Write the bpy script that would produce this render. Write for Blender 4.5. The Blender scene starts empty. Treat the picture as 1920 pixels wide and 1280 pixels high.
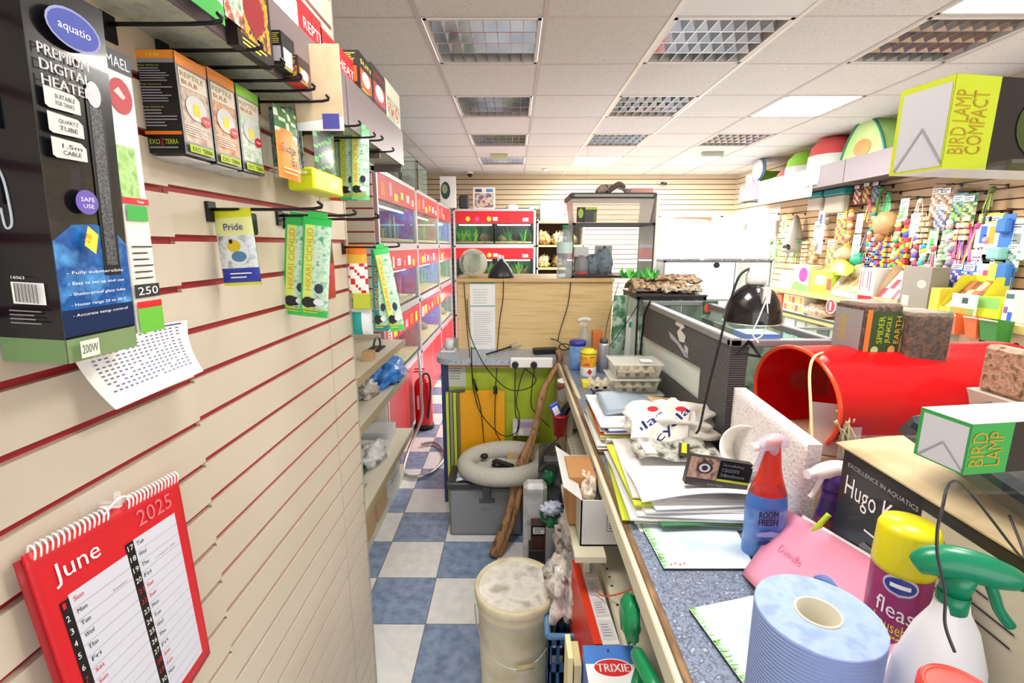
import bpy, math, random
from mathutils import Vector, Matrix, noise
random.seed(7)
# ------------------------------------------------------------------ camera
EYE = 1.655
F = 890.0; PITCH = 0.2; YAW = -0.005
sc = bpy.context.scene
cam_d = bpy.data.cameras.new('camera'); cam = bpy.data.objects.new('camera', cam_d)
sc.collection.objects.link(cam); sc.camera = cam
cam_d.sensor_width = 36; cam_d.lens = F / 1920 * 36; cam_d.clip_start = 0.02
cam.location = (0, 0, EYE); cam.rotation_euler = (math.pi / 2 - PITCH, 0, -YAW)
# ------------------------------------------------------------------ daylight, lamps, exposure
w = bpy.data.worlds.new('daylight'); sc.world = w; w.use_nodes = True
bg = w.node_tree.nodes['Background']; bg.inputs[0].default_value = (1.0, .985, .96, 1); bg.inputs[1].default_value = 1.7
sc.view_settings.view_transform = 'Standard'; sc.view_settings.look = 'None'
sc.view_settings.exposure = 0.72; sc.view_settings.gamma = 1
try: sc.cycles.use_denoising = True
except Exception: pass
sc.cycles.max_bounces = 8; sc.cycles.diffuse_bounces = 5; sc.cycles.transparent_max_bounces = 24
sc.cycles.glossy_bounces = 3; sc.cycles.sample_clamp_indirect = 6; sc.cycles.caustics_reflective = False; sc.cycles.caustics_refractive = False
CEIL = EYE + 1.055
GX0, GY0 = -0.455, 2.498
def fixture_lamp(x, y, power):
    d = bpy.data.lights.new('ceiling_lamp', 'AREA'); d.shape = 'RECTANGLE'; d.size = .55; d.size_y = .55
    d.energy = power; d.color = (1, .97, .92)
    o = bpy.data.objects.new('ceiling_lamp', d); sc.collection.objects.link(o); o.location = (x, y, CEIL - .02)
LIT = [(2, 6), (4, 2), (4, 6), (0, -3), (2, -3), (4, -1)]  # negative rows: unseen fixtures added behind the camera to light the foreground
for i, j in LIT: fixture_lamp(GX0 + .6 * i + .3, GY0 + .6 * j + .3, (24 if (i, j) == (4, 2) else 42 if i == 4 else 66) if j > 0 else 8)

# ------------------------------------------------------------------ helpers
COL = sc.collection
def lin(h):
    h = h.lstrip('#'); r = [int(h[k:k + 2], 16) / 255 for k in (0, 2, 4)]
    return tuple(c / 12.92 if c <= .04045 else ((c + .055) / 1.055) ** 2.4 for c in r)
_M = {}
def mat(h, rough=.55, metal=0, noise_=None, scale=8, bump=0, emit=0, stretch=None, spec=.5, coat=0):
    """h: hex colour; noise_: list of other hex colours mixed by noise"""
    key = (h, rough, metal, tuple(noise_ or ()), scale, bump, emit, stretch, coat, spec)
    if key in _M: return _M[key]
    m = bpy.data.materials.new('paint_' + h.strip('#')); m.use_nodes = True
    nt = m.node_tree; b = nt.nodes['Principled BSDF']
    b.inputs['Base Color'].default_value = (*lin(h), 1); b.inputs['Roughness'].default_value = rough
    b.inputs['Metallic'].default_value = metal; b.inputs['Specular IOR Level'].default_value = spec
    if coat: b.inputs['Coat Weight'].default_value = coat
    if emit:
        b.inputs['Emission Color'].default_value = (*lin(h), 1); b.inputs['Emission Strength'].default_value = emit
    if noise_ or bump:
        tc = nt.nodes.new('ShaderNodeTexCoord'); mp = nt.nodes.new('ShaderNodeMapping')
        nt.links.new(tc.outputs['Object'], mp.inputs[0])
        if stretch: mp.inputs['Scale'].default_value = stretch
        n = nt.nodes.new('ShaderNodeTexNoise'); n.inputs['Scale'].default_value = scale; n.inputs['Detail'].default_value = 4
        nt.links.new(mp.outputs[0], n.inputs['Vector'])
        if noise_:
            cr = nt.nodes.new('ShaderNodeValToRGB'); cols = [h] + list(noise_)
            el = cr.color_ramp.elements
            while len(el) < len(cols): el.new(.5)
            for k, c in enumerate(cols):
                el[k].position = .33 + .34 * k / (len(cols) - 1); el[k].color = (*lin(c), 1)
            nt.links.new(n.outputs['Fac'], cr.inputs[0]); nt.links.new(cr.outputs[0], b.inputs['Base Color'])
        if bump:
            bp = nt.nodes.new('ShaderNodeBump'); bp.inputs['Strength'].default_value = min(1, bump); bp.inputs['Distance'].default_value = .01
            nt.links.new(n.outputs['Fac'], bp.inputs['Height']); nt.links.new(bp.outputs[0], b.inputs['Normal'])
    _M[key] = m; return m
def glass(tint='#ffffff', alpha=.12, rough=.03):
    """thin clear sheet: mostly transparent, a little gloss and a little body"""
    key = ('glass', tint, alpha, rough)
    if key in _M: return _M[key]
    m = bpy.data.materials.new('clear_sheet'); m.use_nodes = True; nt = m.node_tree; nt.nodes.clear()
    out = nt.nodes.new('ShaderNodeOutputMaterial'); tr = nt.nodes.new('ShaderNodeBsdfTransparent'); tr.inputs[0].default_value = (*lin(tint), 1)
    pr = nt.nodes.new('ShaderNodeBsdfPrincipled'); pr.inputs['Base Color'].default_value = (*lin(tint), 1); pr.inputs['Roughness'].default_value = rough
    fr = nt.nodes.new('ShaderNodeFresnel'); fr.inputs[0].default_value = 1.09
    ad = nt.nodes.new('ShaderNodeMath'); ad.operation = 'ADD'; ad.use_clamp = True; ad.inputs[1].default_value = alpha
    nt.links.new(fr.outputs[0], ad.inputs[0])
    mx = nt.nodes.new('ShaderNodeMixShader'); nt.links.new(ad.outputs[0], mx.inputs[0])
    nt.links.new(tr.outputs[0], mx.inputs[1]); nt.links.new(pr.outputs[0], mx.inputs[2]); nt.links.new(mx.outputs[0], out.inputs[0])
    _M[key] = m; return m

CP, SP = math.cos(PITCH), math.sin(PITCH)
def at(px, py, x=None, y=None, z=None):
    """the point of the place that lies on the plane x=, y= or z= (height above floor) in the direction measured from the photograph"""
    a = (px - 960) / F; c = (640 - py) / F
    cy, sy = math.cos(YAW), math.sin(YAW)
    f0 = Vector((sy, cy, 0)); rt = Vector((cy, -sy, 0))
    d = rt * a + (f0 * CP - Vector((0, 0, SP))) + (f0 * SP + Vector((0, 0, CP))) * c
    if x is not None: t = x / d.x
    elif y is not None: t = y / d.y
    else: t = (z - EYE) / d.z
    return Vector((0, 0, EYE)) + d * t
_T = {}
def text_mesh(s):
    if s in _T: return _T[s]
    cu = bpy.data.curves.new('lettering', 'FONT'); cu.body = s; cu.size = 1; cu.resolution_u = 2
    ob = bpy.data.objects.new('lettering', cu); COL.objects.link(ob)
    bpy.context.view_layer.update()
    me = bpy.data.meshes.new_from_object(ob.evaluated_get(bpy.context.evaluated_depsgraph_get()))
    vs = [v.co.copy() for v in me.vertices]; fs = [list(p.vertices) for p in me.polygons]
    bpy.data.objects.remove(ob); bpy.data.curves.remove(cu); bpy.data.meshes.remove(me)
    if not vs: vs = [Vector((0, 0, 0))]
    x0 = min(v.x for v in vs); x1 = max(v.x for v in vs); y0 = min(v.y for v in vs); y1 = max(v.y for v in vs)
    vs = [Vector((v.x - x0, v.y - y0, 0)) for v in vs]
    _T[s] = (vs, fs, max(x1 - x0, 1e-3), max(y1 - y0, 1e-3)); return _T[s]

class Face:
    """a printed face: o origin (lower left seen from outside), u right, v up; layers sit .25 mm apart"""
    def __init__(s, mb, o, u, v):
        s.mb = mb; s.o = Vector(o); s.u = Vector(u); s.v = Vector(v); s.n = s.u.cross(s.v).normalized(); s.k = 1
        s.w = s.u.length; s.h = s.v.length
    def p(s, a, b, k=None): return s.o + s.u * a + s.v * b + s.n * (.00025 * (k if k is not None else s.k))
    def rect(s, a0, b0, a1, b1, m):
        s.mb.face([s.p(a0, b0), s.p(a1, b0), s.p(a1, b1), s.p(a0, b1)], m); s.k += 1; return s
    def poly(s, pts, m): s.mb.face([s.p(*q) for q in pts], m); s.k += 1; return s
    def ell(s, a, b, ra, rb, m, n=20, rot=0):
        cr, sr = math.cos(rot), math.sin(rot)
        pts = []
        for i in range(n):
            t = 2 * math.pi * i / n; x, y = ra * math.cos(t), rb * math.sin(t)
            pts.append(s.p(a + x * cr - y * sr, b + x * sr + y * cr))
        s.mb.face(pts, m); s.k += 1; return s
    def text(s, st, a, b, h, m, w=None, rot=0, bold=0):
        """h text height as share of face height (of width if rot); w optional width share"""
        vs, fs, tw, th = text_mesh(st)
        uu, vv = s.u.normalized(), s.v.normalized(); H = h * s.h; W = w * s.w if w else tw * H / th
        if rot == 90: uu, vv = vv, -uu; H = h * s.w; W = w * s.h if w else tw * H / th
        if rot == -90: uu, vv = -vv, uu; H = h * s.w; W = w * s.h if w else tw * H / th
        if rot not in (0, 90, -90):
            r = math.radians(rot); uu, vv = uu * math.cos(r) + vv * math.sin(r), vv * math.cos(r) - uu * math.sin(r)
        o = s.p(a, b)
        for dx in ((0, bold) if bold else (0,)):
            i0 = len(s.mb.V)
            for q in vs: s.mb.addv(o + uu * (q.x / tw * W + dx * H) + vv * (q.y / th * H))
            for f in fs: s.mb.addf([i0 + k for k in f], m)
        s.k += 1; return s
    def lines(s, a0, b0, a1, b1, n, m, fill=.45, seed=1, ragged=.35):
        r = random.Random(seed)
        for i in range(n):
            bb = b1 - (b1 - b0) * (i + .75) / n; hh = (b1 - b0) / n * fill
            e = a1 - (a1 - a0) * ragged * r.random()
            s.mb.face([s.p(a0, bb), s.p(e, bb), s.p(e, bb + hh), s.p(a0, bb + hh)], m)
        s.k += 1; return s

class MB:
    def __init__(s): s.V = []; s.Fc = []; s.mi = []; s.sm = []; s.mats = []; s.T = None
    def addv(s, p):
        p = Vector(p); s.V.append(s.T @ p if s.T is not None else p); return len(s.V) - 1
    def addf(s, idx, m, smooth=False):
        if m not in s.mats: s.mats.append(m)
        s.Fc.append(list(idx)); s.mi.append(s.mats.index(m)); s.sm.append(smooth)
    def face(s, pts, m, smooth=False): s.addf([s.addv(p) for p in pts], m, smooth)
    def box(s, x0, x1, y0, y1, z0, z1, m, bev=0):
        if x0 > x1: x0, x1 = x1, x0
        if y0 > y1: y0, y1 = y1, y0
        if z0 > z1: z0, z1 = z1, z0
        if bev:
            b = min(bev, (x1 - x0) * .45, (y1 - y0) * .45, (z1 - z0) * .45); i0 = len(s.V); ids = {}
            for ix, X in ((0, (x0, x0 + b)), (1, (x1, x1 - b))):
                for iy, Y in ((0, (y0, y0 + b)), (1, (y1, y1 - b))):
                    for iz, Z in ((0, (z0, z0 + b)), (1, (z1, z1 - b))):
                        ids[ix, iy, iz] = (s.addv((X[0], Y[1], Z[1])), s.addv((X[1], Y[0], Z[1])), s.addv((X[1], Y[1], Z[0])))
            g = ids
            def q(*a): s.addf([g[k][ax] for k, ax in a], m)
            c = lambda x, y, z: (x, y, z)
            q(((0,0,0),0),((0,0,1),0),((0,1,1),0),((0,1,0),0)); q(((1,0,0),0),((1,1,0),0),((1,1,1),0),((1,0,1),0))
            q(((0,0,0),1),((1,0,0),1),((1,0,1),1),((0,0,1),1)); q(((0,1,0),1),((0,1,1),1),((1,1,1),1),((1,1,0),1))
            q(((0,0,0),2),((0,1,0),2),((1,1,0),2),((1,0,0),2)); q(((0,0,1),2),((1,0,1),2),((1,1,1),2),((0,1,1),2))
            for a in (0, 1):
                for b_ in (0, 1):
                    q(((a,b_,0),0),((a,b_,1),0),((a,b_,1),1),((a,b_,0),1))
                    q(((a,0,b_),0),((a,1,b_),0),((a,1,b_),2),((a,0,b_),2))
                    q(((0,a,b_),1),((1,a,b_),1),((1,a,b_),2),((0,a,b_),2))
            for k in ids: s.addf(list(ids[k]), m)
            return
        i = len(s.V)
        for X in (x0, x1):
            for Y in (y0, y1):
                for Z in (z0, z1): s.addv((X, Y, Z))
        for f in ((0, 1, 3, 2), (4, 6, 7, 5), (0, 4, 5, 1), (2, 3, 7, 6), (0, 2, 6, 4), (1, 5, 7, 3)): s.addf([i + k for k in f], m)
    def side(s, x0, x1, y0, y1, z0, z1, d):
        """Face of a box side: '-x','+x','-y','+y','+z' """
        if d == '-y': return Face(s, (x0, y0, z0), (x1 - x0, 0, 0), (0, 0, z1 - z0))
        if d == '+y': return Face(s, (x1, y1, z0), (x0 - x1, 0, 0), (0, 0, z1 - z0))
        if d == '+x': return Face(s, (x1, y0, z0), (0, y1 - y0, 0), (0, 0, z1 - z0))
        if d == '-x': return Face(s, (x0, y1, z0), (0, y0 - y1, 0), (0, 0, z1 - z0))
        if d == '+z': return Face(s, (x0, y0, z1), (x1 - x0, 0, 0), (0, y1 - y0, 0))
    def ring(s, c, ax, r, n, rx=None):
        ax = Vector(ax).normalized(); a = ax.orthogonal().normalized() if abs(ax.z) < .99 else Vector((1, 0, 0)); b = ax.cross(a)
        return [s.addv(Vector(c) + a * (r * math.cos(2 * math.pi * i / n)) + b * (r * math.sin(2 * math.pi * i / n))) for i in range(n)]
    def cyl(s, p0, p1, r0, m, r1=None, n=20, caps=True, smooth=True):
        r1 = r0 if r1 is None else r1; ax = Vector(p1) - Vector(p0)
        A = s.ring(p0, ax, r0, n); B = s.ring(p1, ax, r1, n)
        for i in range(n): s.addf([A[i], A[(i + 1) % n], B[(i + 1) % n], B[i]], m, smooth)
        if caps: s.addf(A[::-1], m); s.addf(B, m)
    def lathe(s, c, prof, m, n=28, ms=None, sx=1, sy=1, closed=True):
        """prof [(r,z)...] round the vertical through c; ms optional material per segment"""
        c = Vector(c); rings = []
        for r, z in prof:
            r = max(r, 1e-4)
            rings.append([s.addv(c + Vector((r * sx * math.cos(2 * math.pi * i / n), r * sy * math.sin(2 * math.pi * i / n), z))) for i in range(n)])
        for k in range(len(prof) - 1):
            mm = ms[k] if ms else m
            sharp = abs(prof[k][1] - prof[k + 1][1]) < 1e-6
            for i in range(n): s.addf([rings[k][i], rings[k][(i + 1) % n], rings[k + 1][(i + 1) % n], rings[k + 1][i]], mm, not sharp)
        if closed:
            s.addf(rings[0][::-1], ms[0] if ms else m); s.addf(rings[-1], ms[-1] if ms else m)
    def tube(s, pts, r, m, n=6, sub=6, smooth=True):
        P = [Vector(p) for p in pts]
        if sub > 1 and len(P) > 2:
            Q = []
            for i in range(len(P) - 1):
                a, b, c, d = P[max(i - 1, 0)], P[i], P[i + 1], P[min(i + 2, len(P) - 1)]
                for k in range(sub):
                    t = k / sub
                    Q.append(.5 * ((2 * b) + (c - a) * t + (2 * a - 5 * b + 4 * c - d) * t * t + (3 * b - a - 3 * c + d) * t ** 3))
            Q.append(P[-1]); P = Q
        rings = []; ref = None
        for i, p in enumerate(P):
            t = (P[min(i + 1, len(P) - 1)] - P[max(i - 1, 0)])
            if t.length < 1e-9: t = Vector((0, 0, 1))
            t.normalize()
            if ref is None: ref = t.orthogonal().normalized()
            ref = (ref - t * ref.dot(t)); ref = ref.normalized() if ref.length > 1e-6 else t.orthogonal().normalized()
            b = t.cross(ref); rr = r(i / (len(P) - 1)) if callable(r) else r
            rings.append([s.addv(p + ref * rr * math.cos(2 * math.pi * k / n) + b * rr * math.sin(2 * math.pi * k / n)) for k in range(n)])
        for a, b in zip(rings, rings[1:]):
            for i in range(n): s.addf([a[i], a[(i + 1) % n], b[(i + 1) % n], b[i]], m, smooth)
        s.addf(rings[0][::-1], m); s.addf(rings[-1], m)
    def blob(s, c, r, m, amp=.15, fr=3, n=12, seed=0, flat=None, ms=None):
        """a lumpy closed body; r may be a triple"""
        c = Vector(c); r = Vector(r) if hasattr(r, '__len__') else Vector((r, r, r)); rows = []
        off = Vector((seed * 3.7, seed * 1.3, seed * 2.1))
        for j in range(1, n):
            th = math.pi * j / n; row = []
            for i in range(2 * n):
                ph = math.pi * i / n; d = Vector((math.sin(th) * math.cos(ph), math.sin(th) * math.sin(ph), math.cos(th)))
                k = 1 + amp * noise.noise(d * fr + off) * 2
                q = Vector((d.x * r.x, d.y * r.y, d.z * r.z)) * k
                if flat is not None and q.z < -flat * r.z: q.z = -flat * r.z
                row.append(s.addv(c + q))
            rows.append(row)
        top = s.addv(c + Vector((0, 0, r.z))); bot = s.addv(c - Vector((0, 0, r.z * (flat if flat is not None else 1))))
        N = 2 * n
        for a, b in zip(rows, rows[1:]):
            for i in range(N):
                mm = ms[(i * 7 + len(a)) % len(ms)] if ms else m
                s.addf([a[i], b[i], b[(i + 1) % N], a[(i + 1) % N]], mm, True)
        for i in range(N):
            s.addf([top, rows[0][i], rows[0][(i + 1) % N]], m, True); s.addf([bot, rows[-1][(i + 1) % N], rows[-1][i]], m, True)
    def sheet(s, fn, nu, nv, m, thick=0, cell=None, smooth=True):
        """fn(u,v)->point; optional cell(u,v)->material; thick makes a closed slab along the normal"""
        def grid(off):
            g = []
            for j in range(nv + 1):
                row = []
                for i in range(nu + 1):
                    u, v = i / nu, j / nv; p = Vector(fn(u, v))
                    if off:
                        e = 1e-3; n_ = (Vector(fn(min(u + e, 1), v)) - Vector(fn(max(u - e, 0), v))).cross(Vector(fn(u, min(v + e, 1))) - Vector(fn(u, max(v - e, 0))))
                        p = p - n_.normalized() * off
                    row.append(s.addv(p))
                g.append(row)
            return g
        A = grid(0)
        for j in range(nv):
            for i in range(nu):
                mm = cell((i + .5) / nu, (j + .5) / nv) if cell else m
                s.addf([A[j][i], A[j][i + 1], A[j + 1][i + 1], A[j + 1][i]], mm or m, smooth)
        if thick:
            B = grid(thick)
            for j in range(nv):
                for i in range(nu): s.addf([B[j][i], B[j + 1][i], B[j + 1][i + 1], B[j][i + 1]], m, smooth)
            for i in range(nu):
                s.addf([A[0][i + 1], A[0][i], B[0][i], B[0][i + 1]], m); s.addf([A[nv][i], A[nv][i + 1], B[nv][i + 1], B[nv][i]], m)
            for j in range(nv):
                s.addf([A[j][0], A[j + 1][0], B[j + 1][0], B[j][0]], m); s.addf([A[j + 1][nu], A[j][nu], B[j][nu], B[j + 1][nu]], m)
    def pouch(s, o, u, v, th, m, cell=None, nu=8, nv=16):
        """a flat packet with a bulge: o lower left, u width vec, v height vec"""
        o, u, v = Vector(o), Vector(u), Vector(v); n = u.cross(v).normalized()
        def bul(a, b): return th * .5 * (max(0, math.sin(math.pi * a)) ** .5) * (max(0, math.sin(math.pi * min(1, max(0, (b - .04) / .92)))) ** .4) + .0004
        s.sheet(lambda a, b: o + u * a + v * b + n * bul(a, b), nu, nv, m, cell=cell)
        s.sheet(lambda a, b: o + u * (1 - a) + v * b - n * bul(1 - a, b), nu, nv, m)
        f = Face(s, o + n * (th * .5 + .0006), u, v); return f
    def build(s, name, parent=None, origin=None):
        if parent is not None: L = parent['_l'] ; L = Vector(L)
        elif origin is not None: L = Vector(origin)
        else:
            xs = [v.x for v in s.V]; ys = [v.y for v in s.V]; zs = [v.z for v in s.V]
            L = Vector(((min(xs) + max(xs)) / 2, (min(ys) + max(ys)) / 2, min(zs)))
        me = bpy.data.meshes.new(name); me.from_pydata([tuple(v - L) for v in s.V], [], s.Fc)
        for m in s.mats: me.materials.append(m)
        me.polygons.foreach_set('material_index', s.mi); me.polygons.foreach_set('use_smooth', s.sm); me.update()
        o = bpy.data.objects.new(name, me); COL.objects.link(o)
        if parent is not None:
            o.parent = parent
        else: o.location = L
        o['_l'] = tuple(L); ALL.append(o)
        return o
ALL = []
def tag(o, label, cat, group=None, kind=None):
    o['label'] = label; o['category'] = cat
    if group: o['group'] = group
    if kind: o['kind'] = kind
    return o
def thing(name, label, cat, loc, group=None):
    o = bpy.data.objects.new(name, None); COL.objects.link(o); o.location = loc; o['_l'] = tuple(loc); o.empty_display_size = .05
    ALL.append(o); return tag(o, label, cat, group)
def struct(mb, name, origin=(0, 0, 0)):
    o = mb.build(name, origin=origin); o['kind'] = 'structure'; return o
def one(mb, name, label, cat, group=None, kind=None): return tag(mb.build(name), label, cat, group, kind)
def RZ(c, deg, tilt=None):
    c = Vector(c); M_ = Matrix.Translation(c) @ Matrix.Rotation(math.radians(deg), 4, 'Z')
    if tilt: M_ = M_ @ Matrix.Rotation(math.radians(tilt[0]), 4, tilt[1])
    return M_ @ Matrix.Translation(-c)

WHITE = mat('#f1f0ec', .5); BLACK = mat('#17171a', .45); CREAM = mat('#e3d8c2', .45)
SLATC = mat('#cabfac', .4, noise_=['#d1c7b6'], scale=3)
SLATP = mat('#d8c4a6', .4); REDG = mat('#a3202a', .5); DARKG = mat('#5b4038', .6)
RED = mat('#d3242b', .35); WHT = mat('#fafafa', .6); GREY = mat('#8d8f92', .5); DGREY = mat('#3a3b40', .5)
YEL = mat('#f2e24a', .5); ORG = mat('#ee7d22', .5); GRN = mat('#3fae49', .5); BLUE = mat('#2b62b8', .45)
CHROME = mat('#d8d8d8', .15, 1); STEEL = mat('#b9b9b6', .35, .9); KRAFT = mat('#c9a87c', .8, noise_=['#d2b388'], scale=20)
GLASS = glass('#f4fbf8', .05); PLASTIC = glass('#ffffff', .22, .25); BLKW = mat('#1b1b1d', .35)
LIME = mat('#b5cf2a', .5); INK = mat('#2a2a33', .7); TEAL = mat('#1f9a94', .5); PURP = mat('#6a3fa6', .5)
exec_parts = []
# ------------------------------------------------------------------ room shell
def floor_material():
    m = bpy.data.materials.new('checkered_vinyl'); m.use_nodes = True; nt = m.node_tree; b = nt.nodes['Principled BSDF']; L = nt.links.new
    tc = nt.nodes.new('ShaderNodeTexCoord'); mp = nt.nodes.new('ShaderNodeMapping'); mp.inputs['Location'].default_value = (.697 / .3 + 1, -1.82 / .3, .5); mp.inputs['Scale'].default_value = (1 / .3, 1 / .3, 1)
    L(tc.outputs['Object'], mp.inputs[0])
    ck = nt.nodes.new('ShaderNodeTexChecker'); ck.inputs['Scale'].default_value = 1; L(mp.outputs[0], ck.inputs[0])
    n = nt.nodes.new('ShaderNodeTexNoise'); n.inputs['Scale'].default_value = 22; n.inputs['Detail'].default_value = 6; L(tc.outputs['Object'], n.inputs['Vector'])
    def ramp(a, c):
        r = nt.nodes.new('ShaderNodeValToRGB'); r.color_ramp.elements[0].position = .35; r.color_ramp.elements[1].position = .65
        r.color_ramp.elements[0].color = (*lin(a), 1); r.color_ramp.elements[1].color = (*lin(c), 1); L(n.outputs['Fac'], r.inputs[0]); return r
    bl = ramp('#7a8fb2', '#9db2d2'); wh = ramp('#eceef0', '#f8f8f8')
    mx = nt.nodes.new('ShaderNodeMixRGB'); L(ck.outputs['Fac'], mx.inputs[0]); L(wh.outputs[0], mx.inputs[1]); L(bl.outputs[0], mx.inputs[2])
    sp = nt.nodes.new('ShaderNodeSeparateXYZ'); L(mp.outputs[0], sp.inputs[0]); prev = None
    for ax in 'XY':
        f = nt.nodes.new('ShaderNodeMath'); f.operation = 'FRACT'; L(sp.outputs[ax], f.inputs[0])
        g = nt.nodes.new('ShaderNodeMath'); g.operation = 'LESS_THAN'; g.inputs[1].default_value = .014; L(f.outputs[0], g.inputs[0])
        if prev is None: prev = g
        else:
            q = nt.nodes.new('ShaderNodeMath'); q.operation = 'MAXIMUM'; L(prev.outputs[0], q.inputs[0]); L(g.outputs[0], q.inputs[1]); prev = q
    m2 = nt.nodes.new('ShaderNodeMixRGB'); L(prev.outputs[0], m2.inputs[0]); L(mx.outputs[0], m2.inputs[1]); m2.inputs[2].default_value = (*lin('#6e7580'), 1)
    L(m2.outputs[0], b.inputs['Base Color']); b.inputs['Roughness'].default_value = .35
    return m
mb = MB(); mb.box(-1.5, 4.2, -2.5, 7.8, -.05, 0, floor_material()); struct(mb, 'floor')
def ceiling_material():
    m = mat('#dad8d5', .85, noise_=['#dddbd8']); m = m.copy(); nt = m.node_tree; b = nt.nodes['Principled BSDF']
    tc = nt.nodes.new('ShaderNodeTexCoord'); v = nt.nodes.new('ShaderNodeTexNoise'); v.inputs['Scale'].default_value = 150; v.inputs['Detail'].default_value = 2
    nt.links.new(tc.outputs['Object'], v.inputs['Vector']); r = nt.nodes.new('ShaderNodeValToRGB')
    r.color_ramp.elements[0].position = .3; r.color_ramp.elements[1].position = .42; r.color_ramp.elements[0].color = (*lin('#b8b5b0'), 1); r.color_ramp.elements[1].color = (*lin('#e0dedb'), 1)
    nt.links.new(v.outputs['Fac'], r.inputs[0]); nt.links.new(r.outputs[0], b.inputs['Base Color']); return m
FIX = [(0, 0), (0, 2), (0, 4), (0, 6), (2, 0), (2, 2), (2, 4), (2, 6), (4, 0), (4, 2), (4, 4), (4, 6), (0, -3), (2, -3), (4, -1)]  # entries with negative rows are the added, unseen foreground lights
cm = ceiling_material(); mb = MB()
for i in range(-2, 8):
    for j in range(-9, 9):
        if (i, j) in FIX: continue
        x0 = GX0 + .6 * i; y0 = GY0 + .6 * j
        x1 = min(x0 + .6, 4.2); y1 = min(y0 + .6, 7.65); y0 = max(y0, -2.5)
        if x1 <= x0 or y1 <= y0: continue
        mb.box(x0, x1, y0, y1, CEIL, CEIL + .02, mat('#e6e7ea', .5) if (i, j) == (2, -1) else cm)
struct(mb, 'ceiling')
mb = MB(); bar = mat('#c9c2bf', .5); bar2 = mat('#e8e4de', .35)
for i in range(-1, 8):
    x = GX0 + .6 * i
    mb.box(x - .012, x + .012, -2.5, 7.6, CEIL - .004, CEIL, bar2 if i in (2, 3) else bar)
for j in range(-8, 9):
    y = GY0 + .6 * j
    mb.box(-1.45, 4.1, y - .008, y + .008, CEIL - .002, CEIL + .001, bar)
struct(mb, 'trim_1')
def slats(mb, axis, plane, face, a0, a1, z0, z1, board, groove, zg, pitch=.075, gw=.011, dep=.008, back=.012):
    """boards along an axis with grooves; zg = height of one groove"""
    k0 = math.floor((z0 - zg) / pitch) ; zs = []
    z = zg + k0 * pitch
    while z < z1 + pitch:
        zs.append(z); z += pitch
    def bx(lo, hi, zz0, zz1, m):
        zz0 = max(zz0, z0); zz1 = min(zz1, z1)
        if zz1 <= zz0: return
        if axis == 'y': mb.box(plane + face * lo, plane + face * hi, a0, a1, zz0, zz1, m)
        else: mb.box(a0, a1, plane + face * lo, plane + face * hi, zz0, zz1, m)
    bx(-back - dep, -dep, z0, z1, groove)
    for q in zs: bx(-dep, 0, q + gw / 2, q + pitch - gw / 2, board)
NW = -.53
mb = MB()
slats(mb, 'y', NW + .003, 1, -1.2, .752, 0, CEIL, SLATC, REDG, 1.3663 - .004, dep=.010)
slats(mb, 'y', NW, 1, .755, 1.338, 0, CEIL, SLATC, REDG, 1.3663)
slats(mb, 'y', NW, 1, 1.342, 1.525, 0, CEIL, SLATC, REDG, 1.3663)
mb.box(NW - .04, NW - .022, -1.2, 1.53, 0, CEIL, mat('#cabfa9', .6)); mb.box(NW - .04, NW + .002, 1.525, 1.534, 0, CEIL, mat('#b9b2a6', .4, .3))
struct(mb, 'wall_near_left')
mb = MB(); slats(mb, 'y', -1.4, 1, -2.5, 7.62, 0, CEIL, SLATC, REDG, 1.3663); struct(mb, 'wall_left')
mb = MB(); slats(mb, 'x', 3.21, -1, -1.39, -.925, 0, 2.13, SLATC, REDG, 1.3663); struct(mb, 'wall_left_return')
WB = 7.6
mb = MB()
OX0, OX1 = 2.22, 3.22
slats(mb, 'x', WB, -1, -1.42, OX0, 0, CEIL, SLATP, DARKG, 1.3663)
slats(mb, 'x', WB, -1, OX0, 3.4, 2.12, CEIL, SLATP, DARKG, 1.3663)
slats(mb, 'x', WB, -1, OX1, 3.4, 0, 2.12, WHITE, WHITE, 1.3663)
mb.box(OX0, OX1, WB - .01, WB + .02, 0, .5, WHITE); mb.box(OX0, OX0 + .012, WB, WB + .12, .5, 2.12, WHITE)
struct(mb, 'wall_back')
# window through which the daylight blows out, with an orange awning edge outside
w1 = MB(); w1.box(OX0, OX1, WB - .02, WB + .03, 2.08, 2.14, WHITE); w1.box(OX0, OX1, WB - .03, WB + .03, .47, .52, WHITE)
w1.box(OX0, OX0 + .04, WB - .02, WB + .03, .5, 2.1, WHITE); w1.box(OX1 - .04, OX1, WB - .02, WB + .03, .5, 2.1, WHITE); w1 = struct(w1, 'window_1')
m2 = MB(); m2.box(OX0 + .04, OX1 - .04, WB + .005, WB + .009, .52, 2.08, GLASS); m2.build('pane', w1)
mb = MB(); A = at(1234, 400, y=7.75); B = at(1336, 400, y=7.75)
mb.face([A, B, B + Vector((-.02, 0, -.14)), B + Vector((-.12, 0, -.06)), A + Vector((0, 0, -.06))], ORG); mb.face([A + Vector((0, .01, 0)), A + Vector((0, .01, -.06)), B + Vector((0, .01, -.1)), B + Vector((0, .01, 0))], ORG)
mb.box(A.x, B.x, 7.752, 7.765, A.z - .03, A.z + .012, ORG); one(mb, 'awning', 'orange awning edge outside the bright window in the back wall', 'awning')
WR = 3.4
mb = MB(); slats(mb, 'y', WR, -1, -2.5, 6.3, 0, CEIL, mat('#d6b78e', .45), mat('#6e3a2e', .6), 1.3663)
slats(mb, 'y', WR, -1, 6.3, 7.62, 2.14, CEIL, SLATP, DARKG, 1.3663); mb.box(WR, WR + .03, 7.35, 7.62, 0, 2.14, WHITE)
mb.box(WR, WR + .03, 6.3, 7.36, 1.98, 2.14, WHITE)
struct(mb, 'wall_right')
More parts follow.
